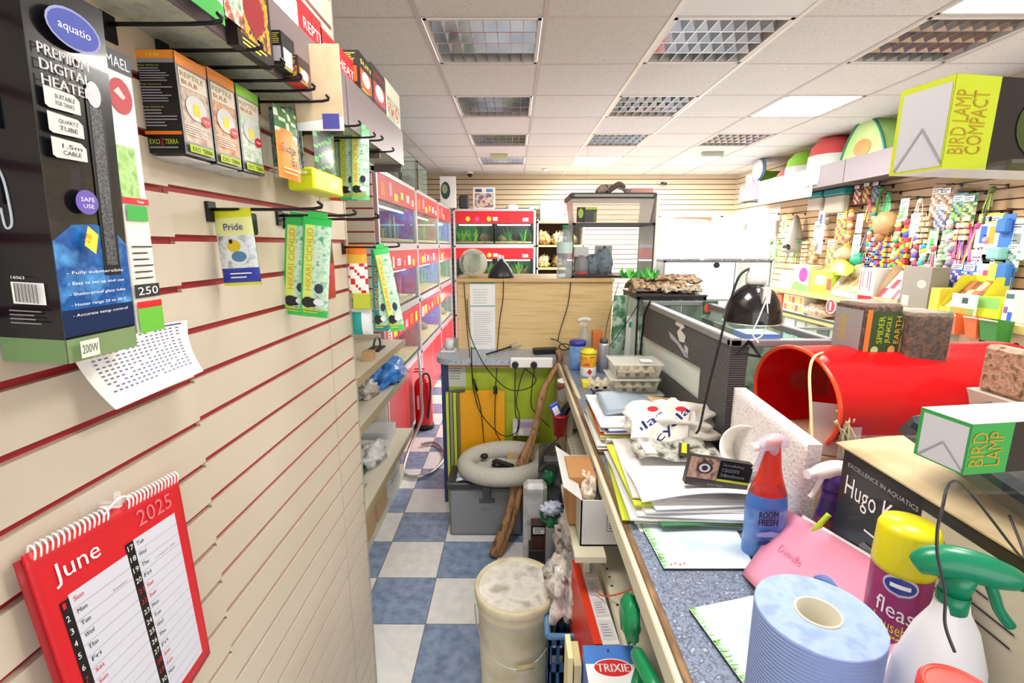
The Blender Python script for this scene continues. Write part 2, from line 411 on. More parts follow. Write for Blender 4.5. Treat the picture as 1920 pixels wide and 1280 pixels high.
d1 = MB(); d1.box(WR + .0, WR + .035, 6.32, 7.34, 0, 1.97, mat('#aaa69c', .5), bev=.004); d1 = struct(d1, 'door_1')
mb = MB(); c_ = at(1397, 424, x=WR - .003); mb.cyl(c_ + Vector((.003, 0, 0)), c_ - Vector((.006, 0, 0)), .045, GREY); mb.build('round_sign', d1)
# ------------------------------------------------------------------ ceiling fixtures
LOUV = mat('#c3c3c6', .12, .95); CAV = mat('#b5b2ae', .35, .6)
order = {0: 'first', 2: 'second', 4: 'third', 6: 'fourth'}
for (i, j) in FIX:
    x0 = GX0 + .6 * i + .015; y0 = GY0 + .6 * j + .015; x1 = x0 + .57; y1 = y0 + .57
    lit = (i, j) in LIT
    colname = {0: 'left', 2: 'middle', 4: 'right'}[i]
    lb = f"{'lit glowing' if lit else 'unlit chrome louvred'} square ceiling light, {order.get(j, 'behind the camera')} from the camera in the {colname} row" if j >= 0 else f'added unseen lit square ceiling light in the {colname} row behind the camera'
    t = thing('ceiling_light', lb, 'ceiling light', (x0 + .285, y0 + .285, CEIL), 'square ceiling lights')
    m = MB(); W_ = mat('#dedbd6', .4)
    for a in ((x0, x1, y0, y0 + .018), (x0, x1, y1 - .018, y1), (x0, x0 + .018, y0, y1), (x1 - .018, x1, y0, y1)): m.box(*a, CEIL - .002, CEIL + .06, W_)
    m.build('frame', t)
    if lit:
        m = MB(); m.box(x0 + .018, x1 - .018, y0 + .018, y1 - .018, CEIL + .004, CEIL + .008, mat('#fffaf0', .5, emit=8)); m.build('diffuser', t)
    else:
        m = MB(); m.box(x0, x1, y0, y1, CEIL + .062, CEIL + .064, CAV)
        for k in range(4):
            yc = y0 + .018 + (k + .5) * .1335
            m.cyl((x0 + .03, yc, CEIL + .052), (x1 - .03, yc, CEIL + .052), .008, WHITE, n=8)
        m.build('reflector', t)
        m = MB()
        for k in range(1, 4):
            yc = y0 + .018 + k * .1335
            m.face([(x0 + .018, yc - .003, CEIL + .001), (x1 - .018, yc - .003, CEIL + .001), (x1 - .018, yc - .035, CEIL + .055), (x0 + .018, yc - .035, CEIL + .055)], LOUV)
            m.face([(x0 + .018, yc + .003, CEIL + .001), (x0 + .018, yc + .035, CEIL + .055), (x1 - .018, yc + .035, CEIL + .055), (x1 - .018, yc + .003, CEIL + .001)], LOUV)
            m.box(x0 + .018, x1 - .018, yc - .003, yc + .003, CEIL, CEIL + .002, LOUV)
        for k in range(1, 8):
            xc = x0 + .018 + k * .0667
            m.box(xc - .0012, xc + .0012, y0 + .018, y1 - .018, CEIL, CEIL + .045, LOUV)
        m.build('louvre', t)
# small ceiling things
p = at(881, 322, z=CEIL); mb = MB(); mb.cyl((p.x, p.y, CEIL), (p.x, p.y, CEIL - .03), .05, WHITE); mb.lathe((p.x, p.y, CEIL - .075), [(.001, 0), (.025, .008), (.038, .03), (.04, .046)], BLACK); one(mb, 'dome_camera', 'white and black dome camera under the far ceiling above the fish tanks', 'security camera')
p = at(1022, 316, z=CEIL); mb = MB(); mb.cyl((p.x, p.y, CEIL), (p.x, p.y, CEIL - .035), .05, WHITE, r1=.035); one(mb, 'smoke_detector', 'small round white smoke detector on the far ceiling right of the dome camera', 'smoke detector')
p = at(936, 291, z=CEIL - .01); mb = MB(); mb.box(p.x - .1, p.x + .1, p.y - .05, p.y + .02, CEIL - .05, CEIL, mat('#c9cf9a', .5), bev=.006); one(mb, 'air_freshener', 'pale green box fixed to the ceiling by the farthest left louvred light', 'box')
p = at(1335, 287, z=CEIL - .01); mb = MB(); mb.box(p.x - .12, p.x + .12, p.y - .05, p.y + .02, CEIL - .05, CEIL, mat('#b6bfae', .5), bev=.006); one(mb, 'exit_lamp', 'grey green box fixed to the ceiling between the lit far panels', 'box')
p = at(1240, 342, y=7.55); mb = MB(); mb.cyl((p.x, 7.6, p.z), (p.x, 7.53, p.z), .02, WHITE); mb.cyl((p.x, 7.54, p.z - .01), (p.x + .05, 7.47, p.z - .03), .022, DGREY); one(mb, 'security_camera', 'small dark bullet camera on the back slat wall above the window', 'security camera')
mb = MB(); p = at(1102, 270, z=CEIL); q = at(1101, 355, y=p.y); mb.cyl(p, q, .0012, GREY, n=5); one(mb, 'hanging_thread', 'thin grey thread hanging from the ceiling above the stacked terrariums', 'thread')

# ------------------------------------------------------------------ counters
CT = .975
SPK = mat('#6f7d96', .35, noise_=['#8b97ad', '#4f5a70', '#a9b3c4'], scale=110)
SPK2 = mat('#9aa6b6', .35, noise_=['#b6c0cc', '#8390a2'], scale=60)
OAK = mat('#dcbb82', .5, noise_=['#e6c992', '#d4b074'], scale=4, stretch=(.6, 1, 12)); OAKD = mat('#8a6a45', .6, noise_=['#6e5236', '#a58459'], scale=14, stretch=(4, .5, 4))
METC = mat('#d8d3bb', .4)
cn = thing('shop_counter', 'long shop counter with grey speckled top and cream metal edge strip', 'counter', (.8, 1.5, 0))
m = MB(); m.box(.285, 1.35, -.3, 2.9, CT - .035, CT, SPK); m.build('worktop', cn)
m = MB(); m.box(.272, .286, -.3, 2.88, CT - .03, CT - .001, OAKD); m.build('edge_board', cn)
m = MB(); m.box(.258, .272, -.3, 2.84, CT - .055, CT - .004, METC, bev=.003); m.build('edge_strip', cn)
m = MB(); m.box(1.30, 1.33, -.3, 2.85, 0, CT - .035, CREAM); m.build('back_panel', cn)
m = MB(); m.box(.27, 1.3, -.3, 2.4, .665, .69, METC); 
for k in range(70): m.cyl((.283, -.2 + k * .037, .6902), (.283, -.2 + k * .037, .6912), .0035, BLACK, n=8)
m.box(.40, .425, -.3, 2.4, .69, .715, mat('#c9c5b6', .4)); o = m.build('shelf', cn)
m = MB(); m.box(.27, 1.3, -.3, 2.4, .28, .30, METC); m.build('shelf', cn)
m = MB(); m.box(.27, .3, 2.3, 2.85, 0, CT - .055, mat('#b9b09a', .5)); m.build('side_panel', cn)
cr = thing('cross_counter', 'short counter with rounded light speckled top, lime green front and navy end post', 'counter', (0, 3.1, 0))
m = MB(); L0x, L1x = -.47, .255; y0, y1 = 2.80, 3.5
pts = [(L1x, y0)] + [(L0x + .1 + .12 * math.cos(a), y0 + .12 + .12 * math.sin(a)) for a in [math.radians(-90 - 15 * k) for k in range(7)]] + [(L0x - .02, y1), (L1x, y1)]
m.face([(x, y, CT) for x, y in pts][::-1], SPK2); m.face([(x, y, CT - .035) for x, y in pts], SPK2)
for k in range(len(pts)):
    a, b = pts[k], pts[(k + 1) % len(pts)]; m.face([(*a, CT - .035), (*b, CT - .035), (*b, CT), (*a, CT)], SPK2)
m.build('worktop', cr)
m = MB(); m.box(-.41, .255, 2.86, 2.88, 0, CT - .04, mat('#a9c02e', .45)); m.build('front_panel', cr)
m = MB(); m.box(-.40, .1, 2.815, 2.86, CT - .055, CT - .036, mat('#b98d5c', .6)); m.build('batten', cr)
m = MB(); m.box(-.455, -.41, 2.85, 3.45, 0, CT - .036, mat('#2a3566', .4)); m.build('end_post', cr)
# printed note stuck on the green front, yellow board, strips
m = MB(); p = at(853, 690, y=2.856); f = Face(m, (p.x - .05, 2.857, p.z - .12), (.115, 0, 0), (0, 0, .15)); f.rect(0, 0, 1, 1, mat('#c9cfc2', .5)); f.lines(.12, .3, .85, .85, 5, GREY, seed=3)
m.box(p.x - .05, p.x + .065, 2.857, 2.8595, p.z - .12, p.z + .03, mat('#c9cfc2', .5)); one(m, 'handwritten_note', 'pale grey note stuck to the lime counter front under the worktop corner', 'note')
m = MB(); a = at(860, 732, y=2.80); b = at(946, 732, y=2.80); m.T = RZ((a.x, 2.8, .02), 0); m.box(a.x, b.x, 2.80, 2.812, .02, a.z, mat('#f0a90c', .45)); m.T = None
one(m, 'yellow_board', 'flat orange yellow board standing against the lime counter front', 'board')
for k, (px_, c) in enumerate(((838, '#c9d64a'), (845, '#8a8f7c'), (852, '#bfcf3a'), (859, '#6f6a50'))):
    m = MB(); a = at(px_, 735, y=2.79 - .002 * k); m.box(a.x - .008, a.x + .008, a.y, a.y + .014, 0, a.z - .002 * k, mat(c, .4))
    one(m, 'shelf_strip', ['lime shelf edge strip leaning upright beside the navy counter post', 'grey shelf strip, second from the navy post', 'lime shelf strip, third from the navy post', 'olive shelf strip touching the yellow board'][k], 'strip', 'upright strips by the counter')
m = MB(); a = at(836, 737, y=2.8); b = at(872, 732, y=2.8); m.tube([a, (a + b) / 2 + Vector((0, 0, .006)), b], .011, mat('#5a5550', .6)); one(m, 'foam_tube', 'short dark tube lying across the tops of the upright strips', 'tube')
# oak cabinet back on the cross counter
ck = thing('oak_cabinet', 'light oak veneered cabinet standing on the cross counter with terrariums on top', 'cabinet', (.12, 3.3, CT))
X0, X1 = -.372, .64; ZT = EYE - .211
m = MB(); m.box(X0, X1, 3.10, 3.118, CT, ZT - .022, OAK); m.build('back_board', ck)
m = MB(); m.box(X0 - .006, X1 + .006, 3.075, 3.62, ZT - .022, ZT, mat('#d7b684', .45, noise_=['#cda96f'], scale=8), bev=.002); m.build('top_board', ck)
m = MB(); m.box(X0, X0 + .018, 3.118, 3.6, CT, ZT - .022, OAK); m.build('side_board', ck)
m = MB(); m.box(X1 - .018, X1, 3.118, 3.6, CT, ZT - .022, OAK); m.build('side_board', ck)
m = MB(); m.box(.256, 1.9, 2.92, 3.95, 0, CT - .036, CREAM); m.box(.256, 1.9, 2.905, 3.97, CT - .035, CT, SPK)
one(m, 'display_plinth', 'wide speckled table behind the counter carrying the tanks', 'table')
# long paper notice on oak board
m = MB(); a = at(883, 658, y=3.096); b = at(928, 530, y=3.096); f = Face(m, (a.x, 3.0965, a.z), (b.x - a.x, 0, 0), (0, 0, b.z - a.z))
m.box(a.x, b.x, 3.0965, 3.099, a.z, b.z, WHT); f.rect(0, .985, 1, 1, TEAL); f.rect(0, .66, 1, .672, TEAL); f.lines(.12, .1, .9, .6, 16, GREY, fill=.14, seed=4); f.lines(.12, .7, .9, .93, 6, GREY, fill=.14, seed=5); f.ell(.13, .03, .1, .03, GRN)
one(m, 'paper_notice', 'tall white paper notice with teal bars taped to the oak cabinet', 'notice')
# ------------------------------------------------------------------ left recess shelving
SHW = mat('#e6e0cd', .5); SHE = mat('#b7a982', .5)
g = thing('shelving_unit', 'cream metal shelving unit behind the near slat wall', 'shelving', (-1.05, 2.4, 0))
for zt, xf in ((1.02, -.75), (.775, -.75), (.375, -.72)):
    m = MB(); m.box(-1.38, xf - .006, 1.60, 3.2, zt - .03, zt, SHW); m.box(xf - .006, xf, 1.60, 3.2, zt - .035, zt + .003, SHE); m.build('shelf', g)
m = MB(); m.box(-1.38, -.80, 1.62, 3.2, 0, .10, SHW); m.build('plinth', g)
m = MB(); m.box(-1.38, -.9, 3.18, 3.2, 0, 1.0, SHW); m.build('side_panel', g)
for zt in (1.36, 1.56):
    m = MB(); m.box(-1.38, -1.0, 1.9, 3.18, zt - .02, zt, mat('#b89f78', .5)); m.build('shelf', g)
# ------------------------------------------------------------------ aquarium racks
ALU = mat('#cfd0d4', .35, .5); RP = mat('#d31f2a', .35); JN = mat('#202024', .5)
LV = [(1.97, 2.14, 1.67), (1.457, 1.615, 1.165), (.94, 1.10, .65)]
def stk(f, r, n, seed, top=.8):
    cs = [WHT, YEL, ORG, mat('#f4a6b8', .5), WHT, mat('#c2e04a', .5), mat('#f6e0e0', .5)]
    x = .06
    q = random.Random(seed)
    for k in range(n):
        ww = q.uniform(.04, .10); hh = q.uniform(.25, .6); b = q.uniform(.08, .3)
        if x + ww > .95: break
        c = q.choice(cs); f.rect(x, b, x + ww, b + hh, c)
        if c is WHT: f.lines(x + ww * .15, b + hh * .15, x + ww * .9, b + hh * .85, 3, RED if q.random() < .5 else INK, seed=k)
        x += ww + q.uniform(.02, .1)
WATER = [('#6f8ff0', '#8a3aa8', '#1f6fd0'), ('#8fd08a', '#c86a5a', '#4fae2a'), ('#1f7af0', '#1048b0', '#3aa0f0'), ('#3a5ae0', '#c83a7a', '#5a8af0'), ('#4a7ae0', '#9ab8f0', '#2a4a9a'), ('#1f5a2a', '#2f8a3a', '#102a18'),
         ('#7a2a9a', '#c84a3a', '#3a1a5a'), ('#7a4af0', '#4a2ad0', '#b08af8'), ('#2a4038', '#51683a', '#18201c'), ('#1d2a22', '#2c3f2f', '#10140f')]
def aquarium(fr, nrm, w_, z0, z1, wi, label, seed):
    """fr front-lower-left corner seen from outside, u direction = right; nrm out of the front"""
    q = random.Random(seed); u = Vector(fr[1]); o = Vector(fr[0]); n = Vector(nrm); h = z1 - z0; D = .34
    t = thing('aquarium', label, 'aquarium', o + u * (w_ / 2) - n * D / 2, 'fish tanks in the racks')
    def P(a, d, z): return o + u * a - n * d + Vector((0, 0, z))
    a_, b_, c_ = WATER[wi % len(WATER)]
    m = MB(); back = mat(a_, .5, noise_=[b_, c_], scale=5, emit=0)
    bands = [mat(c, .5, noise_=[q.choice((a_, b_, c_))], scale=9) for c in (a_, b_, c_)]; nb = 9 if w_ > .8 else 6
    if wi in (8, 9): bands = [back]
    for kb in range(nb):
        e0, e1 = .01 + (w_ - .02) * kb / nb, .01 + (w_ - .02) * (kb + 1) / nb; bm = q.choice(bands); zc_ = h * q.uniform(.3, .7)
        m.face([P(e0, D, 0), P(e1, D, 0), P(e1, D, zc_), P(e0, D, zc_)], q.choice(bands)); m.face([P(e0, D, zc_), P(e1, D, zc_), P(e1, D, h), P(e0, D, h)], bm)
    for e in (.01, w_ - .01): m.face([P(e, .01, 0), P(e, D, 0), P(e, D, h), P(e, .01, h)], back)
    m.build('backdrop', t)
    m = MB(); m.sheet(lambda s_, v: P(.012 + s_ * (w_ - .024), .012 + v * (D - .02), .035 + .02 * v + .008 * noise.noise(Vector((s_ * 9, v * 5, seed)))), 16, 5, mat('#a8935f', .8, noise_=['#d8c48a', '#6f5d3a'], scale=60))
    m.face([P(.012, .012, 0), P(w_ - .012, .012, 0), P(w_ - .012, .012, .037), P(.012, .012, .037)], mat('#a8935f', .8, noise_=['#d8c48a', '#6f5d3a'], scale=60)); m.build('gravel', t)
    for k in range(2 if wi % 3 else 1):
        m = MB(); c = P(w_ * q.uniform(.2, .8), D * .55, .075); m.blob(c, (q.uniform(.06, .14), .06, q.uniform(.05, .09)), mat('#6b6242', .8, noise_=['#8f8454', '#3f3a26'], scale=24), amp=.28, seed=seed + k, n=8); m.build('rock', t)
    gr = [mat('#4a9a2e', .5), mat('#7fc83a', .5), mat('#2f7a35', .5), mat('#c84a5a', .5)]
    for k in range(4 if w_ > .8 else 3):
        m = MB(); bx_ = q.uniform(.1, .9) * w_; gm = gr[q.randrange(4) if wi in (3, 6) else q.randrange(3)]
        for l_ in range(16):
            a0 = q.uniform(-.12, .12); hh = h * q.uniform(.35, .8); c = P(min(max(bx_ + a0 * .5, .03), w_ - .03), D * q.uniform(.3, .8), .03)
            d = u * q.uniform(-.04, .04); m.face([c - u * .006, c + u * .006, c + d + u * .012 + Vector((0, 0, hh * .6)), c + d * 2.2 + Vector((0, 0, hh)), c + d - u * .012 + Vector((0, 0, hh * .6))], gm)
        m.build('water_plant', t)
    m = MB(); m.face([P(.003, .004, 0), P(w_ - .003, .004, 0), P(w_ - .003, .004, h), P(.003, .004, h)], glass('#f2fbff', .02, .02)); m.build('glass_front', t)
    m = MB(); m.box(*sorted((P(.005, 0.003, 0).x, P(w_ - .005, .014, 0).x)), *sorted((P(.005, .003, 0).y, P(w_ - .005, .014, 0).y)), z0, z0 + .012, BLACK); m.build('rim', t)
    m = MB(); c0, c1 = P(.04, .10, h - .02), P(w_ - .04, .10, h - .02); m.cyl(c0, c1, .008, mat('#f4f8ff', .5, emit=7), n=8); m.build('lamp_tube', t)
    return t
def rack(o, u, n, w_, lv, label, seed, tanks, side=True, stick=6, pinkred=RP):
    o = Vector(o); u = Vector(u); n = Vector(n); D = .42
    t = thing('aquarium_rack', label, 'aquarium rack', o + u * w_ / 2 - n * D / 2, 'red and white aquarium racks')
    def bx(m, a0, a1, d0, d1, z0, z1, mm):
        p, q = o + u * a0 - n * d0, o + u * a1 - n * d1; m.box(p.x, q.x, p.y, q.y, z0, z1, mm)
    m = MB(); zt = lv[0][1] + .03
    for a in (0, w_ - .03):
        bx(m, a, a + .03, 0, .03, 0, zt, ALU); bx(m, a, a + .03, D - .03, D, 0, zt, ALU)
    for z in [zt - .03] + [l[2] - .055 for l in lv]:
        bx(m, 0, w_, -.001, .03, z, z + .03 if z > 2 else z + .055, ALU); bx(m, 0, .03, 0, D, z, z + .03, ALU); bx(m, w_ - .03, w_, 0, D, z, z + .03, ALU)
        for a in (.003, w_ - .027): bx(m, a, a + .024, -.004, 0, z + .012, z + .036, JN)
        if z < 2: bx(m, .02, w_ - .02, .02, D, z + .04, z + .052, DGREY)
    bx(m, 0, w_, 0, D, zt - .002, zt, ALU)
    m.build('frame', t)
    for k, (zb, z1, zt_) in enumerate(lv):
        m = MB(); bx(m, .03, w_ - .03, .004, .012, zb, z1, pinkred)
        pf = o + u * .03 + n * -.003 + Vector((0, 0, zb)); f = Face(m, pf, u * (w_ - .06), (0, 0, z1 - zb))
        if stick == 'dots':
            for c, px_ in ((YEL, .16), (mat('#ee4fa0', .5), .28), (YEL, .43)): f.ell(px_, .35, .028, .2, c)
            f.rect(.48, .2, .54, .5, WHT); f.rect(.86, .15, .93, .42, WHT)
        else: stk(f, 0, stick, seed + k)
        f2 = m.build('fascia_panel', t)
    zb = lv[-1][2] - .055
    m = MB(); bx(m, .03, w_ - .03, .004, .014, .06, zb, pinkred); bx(m, w_ / 2 - .004, w_ / 2 + .004, .002, .015, .06, zb, ALU); m.build('base_panel', t)
    k = 0
    for li, (zb, z1, z0) in enumerate(lv):
        nt_ = tanks; ww = (w_ - .06) / nt_
        for a in range(nt_):
            aquarium((o + u * (.03 + ww * a) - n * .015 + Vector((0, 0, z0)), u), n, ww - .006, z0, zb - .002, WSEQ[(seed + li * 3 + a) % len(WSEQ)],
                     f"{WN[WSEQ[(seed + li * 3 + a) % len(WSEQ)]]} fish tank, {['top','middle','bottom'][li]} tier{(', left half' if a == 0 else ', right half') if nt_ > 1 else ''} of the {label.split(',')[1].strip()}", seed * 10 + li * 3 + a); k += 1
    return t
WN = {0: 'lilac blue lit', 1: 'bright green planted', 2: 'clear blue', 3: 'blue and pink planted', 4: 'pale blue', 5: 'dark green planted', 6: 'purple lit', 7: 'violet lit', 8: 'dim planted', 9: 'dark weedy'}
WSEQ = [0, 1, 2, 3, 4, 5, 6, 7, 8, 9]
PINK = mat('#d6454c', .35)
def lrack(y0, y1, lab, waters, st):
    global WSEQ
    WSEQ = waters; rack((-.92, y0, 0), (0, 1, 0), (1, 0, 0), y1 - y0, LV, lab, 0, 1, stick=st, pinkred=PINK)
# with seed 0 the tiers take waters[0], waters[3], waters[6]
lrack(3.30, 4.60, 'white framed rack of fish tanks with red price panels, nearest left rack', [0, 0, 0, 3, 0, 0, 6, 0, 0, 0], 11)
lrack(4.605, 5.89, 'white framed rack of fish tanks with red price panels, second left rack', [1, 0, 0, 4, 0, 0, 7, 0, 0, 0], 6)
lrack(5.895, 7.07, 'white framed rack of fish tanks with red price panels, far left rack', [2, 0, 0, 5, 0, 0, 8, 0, 0, 0], 3)
WSEQ = [5, 9, 8, 9, 5, 9, 9, 5, 9, 9]
rack((-.89, 7.1, 0), (1, 0, 0), (0, -1, 0), 1.2, LV, 'white framed rack of fish tanks facing the camera, back wall rack', 0, 2, stick='dots')
# ------------------------------------------------------------------ near left wall goods
E_ = EYE
def carton(name, x0, x1, y0, y1, z0, z1, base, label, cat, group=None, paint=None, T=None, parent=None, bev=.0015, build=True):
    m = MB(); m.T = T; m.box(x0, x1, y0, y1, z0, z1, base, bev=bev)
    if paint: paint({d: m.side(x0, x1, y0, y1, z0, z1, d) for d in ('-x', '+x', '-y', '+z')})
    if not build: return m
    o = m.build(name); return tag(o, label, cat, group)
# heater box
NAVY = mat('#0b0e18', .2, coat=.2); BLK2 = mat('#151518', .2, coat=.25)
def paint_heater(f):
    a = f['+x']; blu = mat('#2b7fd0', .25, noise_=['#1b4f9a', '#5aa8e8'], scale=30); 
    a.rect(.0, .068, 1, 1, BLK2)
    a.poly([(.0, .075), (1, .075), (1, .33), (.82, .375), (.55, .39), (.25, .385), (.08, .355), (0, .34)], blu)
    a.rect(0, .075, 1, .15, mat('#142a55', .3)); a.rect(0, 0, 1, .068, mat('#7f9a6a', .35))
    a.rect(.62, .24, .86, .74, mat('#17181a', .3)); a.rect(.66, .27, .82, .72, mat('#6a6d72', .4, noise_=['#2a2b2e'], scale=400)); a.ell(.73, .755, .1, .035, mat('#c9ccd2', .3))
    for k, s in enumerate(['Fully submersible', 'Easy to set up and use', 'Shatterproof glass tube', 'Heater range 20 to 30 C', 'Accurate temp control']): a.text('- ' + s, .1, .247 - k * .03, .011, WHT, w=.78)
    for k, s in enumerate(['PREMIUM', 'DIGITAL', 'HEATER']): a.text(s, .08, .81 - k * .037, .026, WHT, w=.6, bold=.04)
    for k, (s, s2) in enumerate((('SUITABLE', 'FOR TANKS'), ('QUARTZ', 'TUBE'), ('1.5m', 'CABLE'))):
        b = .685 - k * .062; a.poly([(.08, b + .004), (.12, b - .002), (.5, b), (.5, b + .035), (.44, b + .047), (.08, b + .05)], mat('#d7dbd6', .4)); a.text(s, .2, b + .026, .011, INK, w=.24); a.text(s2, .2, b + .009, .011, INK, w=.22)
    a.ell(.42, .45, .15, .034, mat('#6a58b8', .4)).text('SAFE', .34, .452, .012, WHT, w=.18).text('USE', .36, .434, .011, WHT, w=.14)
    a.ell(.5, .90, .34, .05, mat('#8f95c8', .4)).ell(.5, .90, .31, .044, mat('#3a4aa8', .4)).text('aquatio', .3, .885, .026, WHT, w=.4)
    a.poly([(.3, .33), (.44, .305), (.5, .36), (.37, .385)], YEL); a.text('2.30', .36, .335, .018, ORG, w=.1, rot=60)
    a.rect(.08, .012, .33, .062, mat('#e6eae0', .5)).text('200W', .1, .024, .026, mat('#5a6a52', .5), w=.21)
    b = f['-y']; b.rect(0, .068, 1, 1, NAVY); b.rect(0, 0, 1, .068, mat('#6f8f5f', .35)); b.rect(.3, .165, .8, .225, WHT)
    for k in range(20): b.rect(.34 + k * .022, .17, .34 + k * .022 + (.006 if k % 3 else .012), .222, INK)
    b.text('16063', .4, .235, .008, WHT, w=.2); b.lines(.3, .11, .8, .155, 4, mat('#8a8d95', .5), fill=.3, ragged=.3)
    b.rect(.04, .62, .46, .7, mat('#aab4bd', .4)); b.lines(.08, .63, .44, .69, 5, INK, fill=.35); b.lines(.04, .82, .46, .98, 9, mat('#7f93ad', .4), fill=.35, seed=9)
    m = f['-y'].mb; q = b; m.tube([q.p(.2, .5, 4), q.p(.3, .54, 4), q.p(.42, .5, 4), q.p(.46, .44, 4), q.p(.46, .38, 4), q.p(.36, .37, 4), q.p(.33, .42, 4)], .0012, mat('#c9d2dc', .4), n=6); b.rect(.25, .43, .36, .5, mat('#8d99a8', .4)); b.rect(.04, .45, .16, .6, mat('#2a3342', .4))
T = RZ((-.46, .473, 1.535), 0, (3.2, 'Y'))
carton('heater_box', -.526, -.46, .473, .563, 1.535, 1.90, BLK2, 'tall black and blue heater carton with green 200W base on the left wall', 'box', 'heater cartons on the wall', paint_heater, T)
def paint_250(f):
    a = f['+x']; a.rect(0, .93, 1, 1, mat('#4a4d55', .4)).text('MAEL', .1, .945, .035, WHT, w=.8)
    a.ell(.45, .85, .42, .06, mat('#b8474f', .45)).poly([(.2, .86), (.4, .88), (.62, .85), (.5, .84)], mat('#e6c9c9', .5)); a.rect(0, .5, .7, .68, mat('#8fc46a', .5, noise_=['#b6dc94', '#6fae50'], scale=60)).rect(0, .48, 1, .502, RED)
    a.rect(.1, .42, .9, .475, GRN); a.lines(.1, .2, .95, .34, 6, INK, fill=.22); a.rect(0, .135, 1, .185, mat('#2b2b30', .4)).text('250', .12, .145, .03, WHT, w=.8)
    a.rect(0, .095, 1, .12, RED); a.rect(0, 0, 1, .095, mat('#6cbf3f', .4)); a.text('New', .5, .484, .012, WHT)
carton('heater_box', -.525, -.458, .567, .607, EYE - .106, EYE + .215, mat('#eceae4', .4), 'slim white and green heater carton marked 250 behind the black one', 'box', 'heater cartons on the wall', paint_250, RZ((-.46, .57, 1.55), 0, (1.5, 'Y')))
# price list sheet
m = MB(); XS = NW + .012
a, b, c, d = at(122, 640, x=XS), at(338, 600, x=XS), at(346, 695, x=XS), at(172, 768, x=XS)
def pl(u, v): return (a.lerp(b, u)).lerp(d.lerp(c, u), v) + Vector((.03 * v * v + .012 * max(0, u - .85) * 6 * (1 - v), 0, 0))
m.sheet(pl, 24, 16, WHT, cell=None)
for r in range(13):
    for q in range(17):
        u0, v0 = .1 + q * .05, .1 + r * .057
        if (q * 7 + r * 3) % 11 == 0: continue
        P_ = [Vector(pl(*uv)) + Vector((.0008, 0, 0)) for uv in ((u0, v0), (u0 + .026, v0), (u0 + .026, v0 + .022), (u0, v0 + .022))]; m.face(P_, mat('#6a6a88', .6))
m.face([Vector(pl(*uv)) + Vector((.0008, 0, 0)) for uv in ((.6, .03), (.95, .03), (.95, .055), (.6, .055))], mat('#3a3a80', .6))
one(m, 'price_list', 'white curled paper price list with small figures taped below the heater cartons', 'paper')
# calendar
cal = thing('wall_calendar', 'red spiral bound June 2025 calendar hanging on the near left slat wall', 'calendar', (NW + .01, .55, 1.0))
XC = NW + .014; TL = Vector((XC, .438, EYE - .318)); TR = Vector((XC, .664, EYE - .343)); BR_ = Vector((XC, .676, EYE - .672)); BL = Vector((XC, .452, EYE - .668))
def cp(u, v, off=0): # v up
    p = BL.lerp(BR_, u).lerp(TL.lerp(TR, u), v); return p + Vector((off + .016 * (1 - u) ** 3 * (1 - v) + .004 + .010 * math.sin(u * 3) * (1 - v), 0, 0))
m = MB(); CR = mat('#d2222c', .4)
m.sheet(lambda u, v: cp(u, v), 20, 20, CR, thick=.003)
def cq(u0, v0, u1, v1, mm, off=.0006, n=6):
    m.sheet(lambda u, v: cp(u0 + (u1 - u0) * u, v0 + (v1 - v0) * v, off), n, n, mm)
PAPER = mat('#d3d6e3', .6)
cq(.13, -.0, .5, .80, PAPER); cq(.56, .07, .91, .84, PAPER); cq(.08, .0, .13, .79, BLACK); cq(.5, .0, .56, .84, BLACK)
for k in range(16):
    v = .79 - k * .049
    cq(.13, v - .049, .5, v - .0475, GREY, .0009, 3)
    if k < 15: cq(.56, v - .005, .91, v - .0035, GREY, .0009, 3)
days = ['Sun', 'Mon', 'Tue', 'Wed', 'Thu', 'Fri', 'Sat']
def ctext(s, u, v, h, mm, wd=None):
    vs, fs, tw, th = text_mesh(s); H = h; W = wd or tw / th * h * 1.5; i0 = len(m.V)
    for q in vs: m.addv(cp(u + q.x / tw * W, v + q.y / th * H, .0012))
    for f in fs: m.addf([i0 + k for k in f], mm)
for k in range(16):
    v = .79 - k * .049 - .012
    sun = (k % 7) in (0, 6); ctext(days[k % 7], .15, v - .012, .018, RED if sun else INK, .055); ctext(str(k + 1), .088, v - .016, .022, RED if sun else WHT, .03 if k > 8 else .018)
    k2 = k + 16
    if k2 < 30: sun2 = (k2 % 7) in (0, 6); ctext(days[k2 % 7], .575, v + .03, .018, RED if sun2 else INK, .055); ctext(str(k2 + 1), .51, v + .028, .022, RED if sun2 else WHT, .04)
ctext('June', .09, .84, .085, WHT, .26); ctext('2025', .62, .875, .07, mat('#e0767c', .5), .28); ctext('Summer', .36, .70, .01, GREY, .1); ctext('Longest day', .68, .70, .01, GREY, .18)
m.build('page', cal)
m = MB(); m.sheet(lambda u, v: cp(u, v, -.004) + Vector((0, -.006, -.004)), 12, 12, mat('#a3141d', .4), thick=.002); m.build('under_pages', cal)
for half in ((0, 15), (19, 34)):
  m = MB()
  for k in range(*half):
    u = .03 + k * .0285
    c = cp(u, 1.0); m.tube([c + Vector((.004, 0, -.008)), c + Vector((.006, 0, .004)), c + Vector((-.001, .001, .008)), c + Vector((-.005, .002, -.006))], .0011, WHT, n=5, sub=3)
  m.build('spiral_binding', cal)
m = MB(); c = cp(.5, 1.0); m.tube([c + Vector((.003, -.02, .002)), c + Vector((.006, -.004, .012)), c + Vector((.006, .008, .012)), c + Vector((.003, .024, .002))], .0014, WHT, n=6); m.build('hanger', cal)
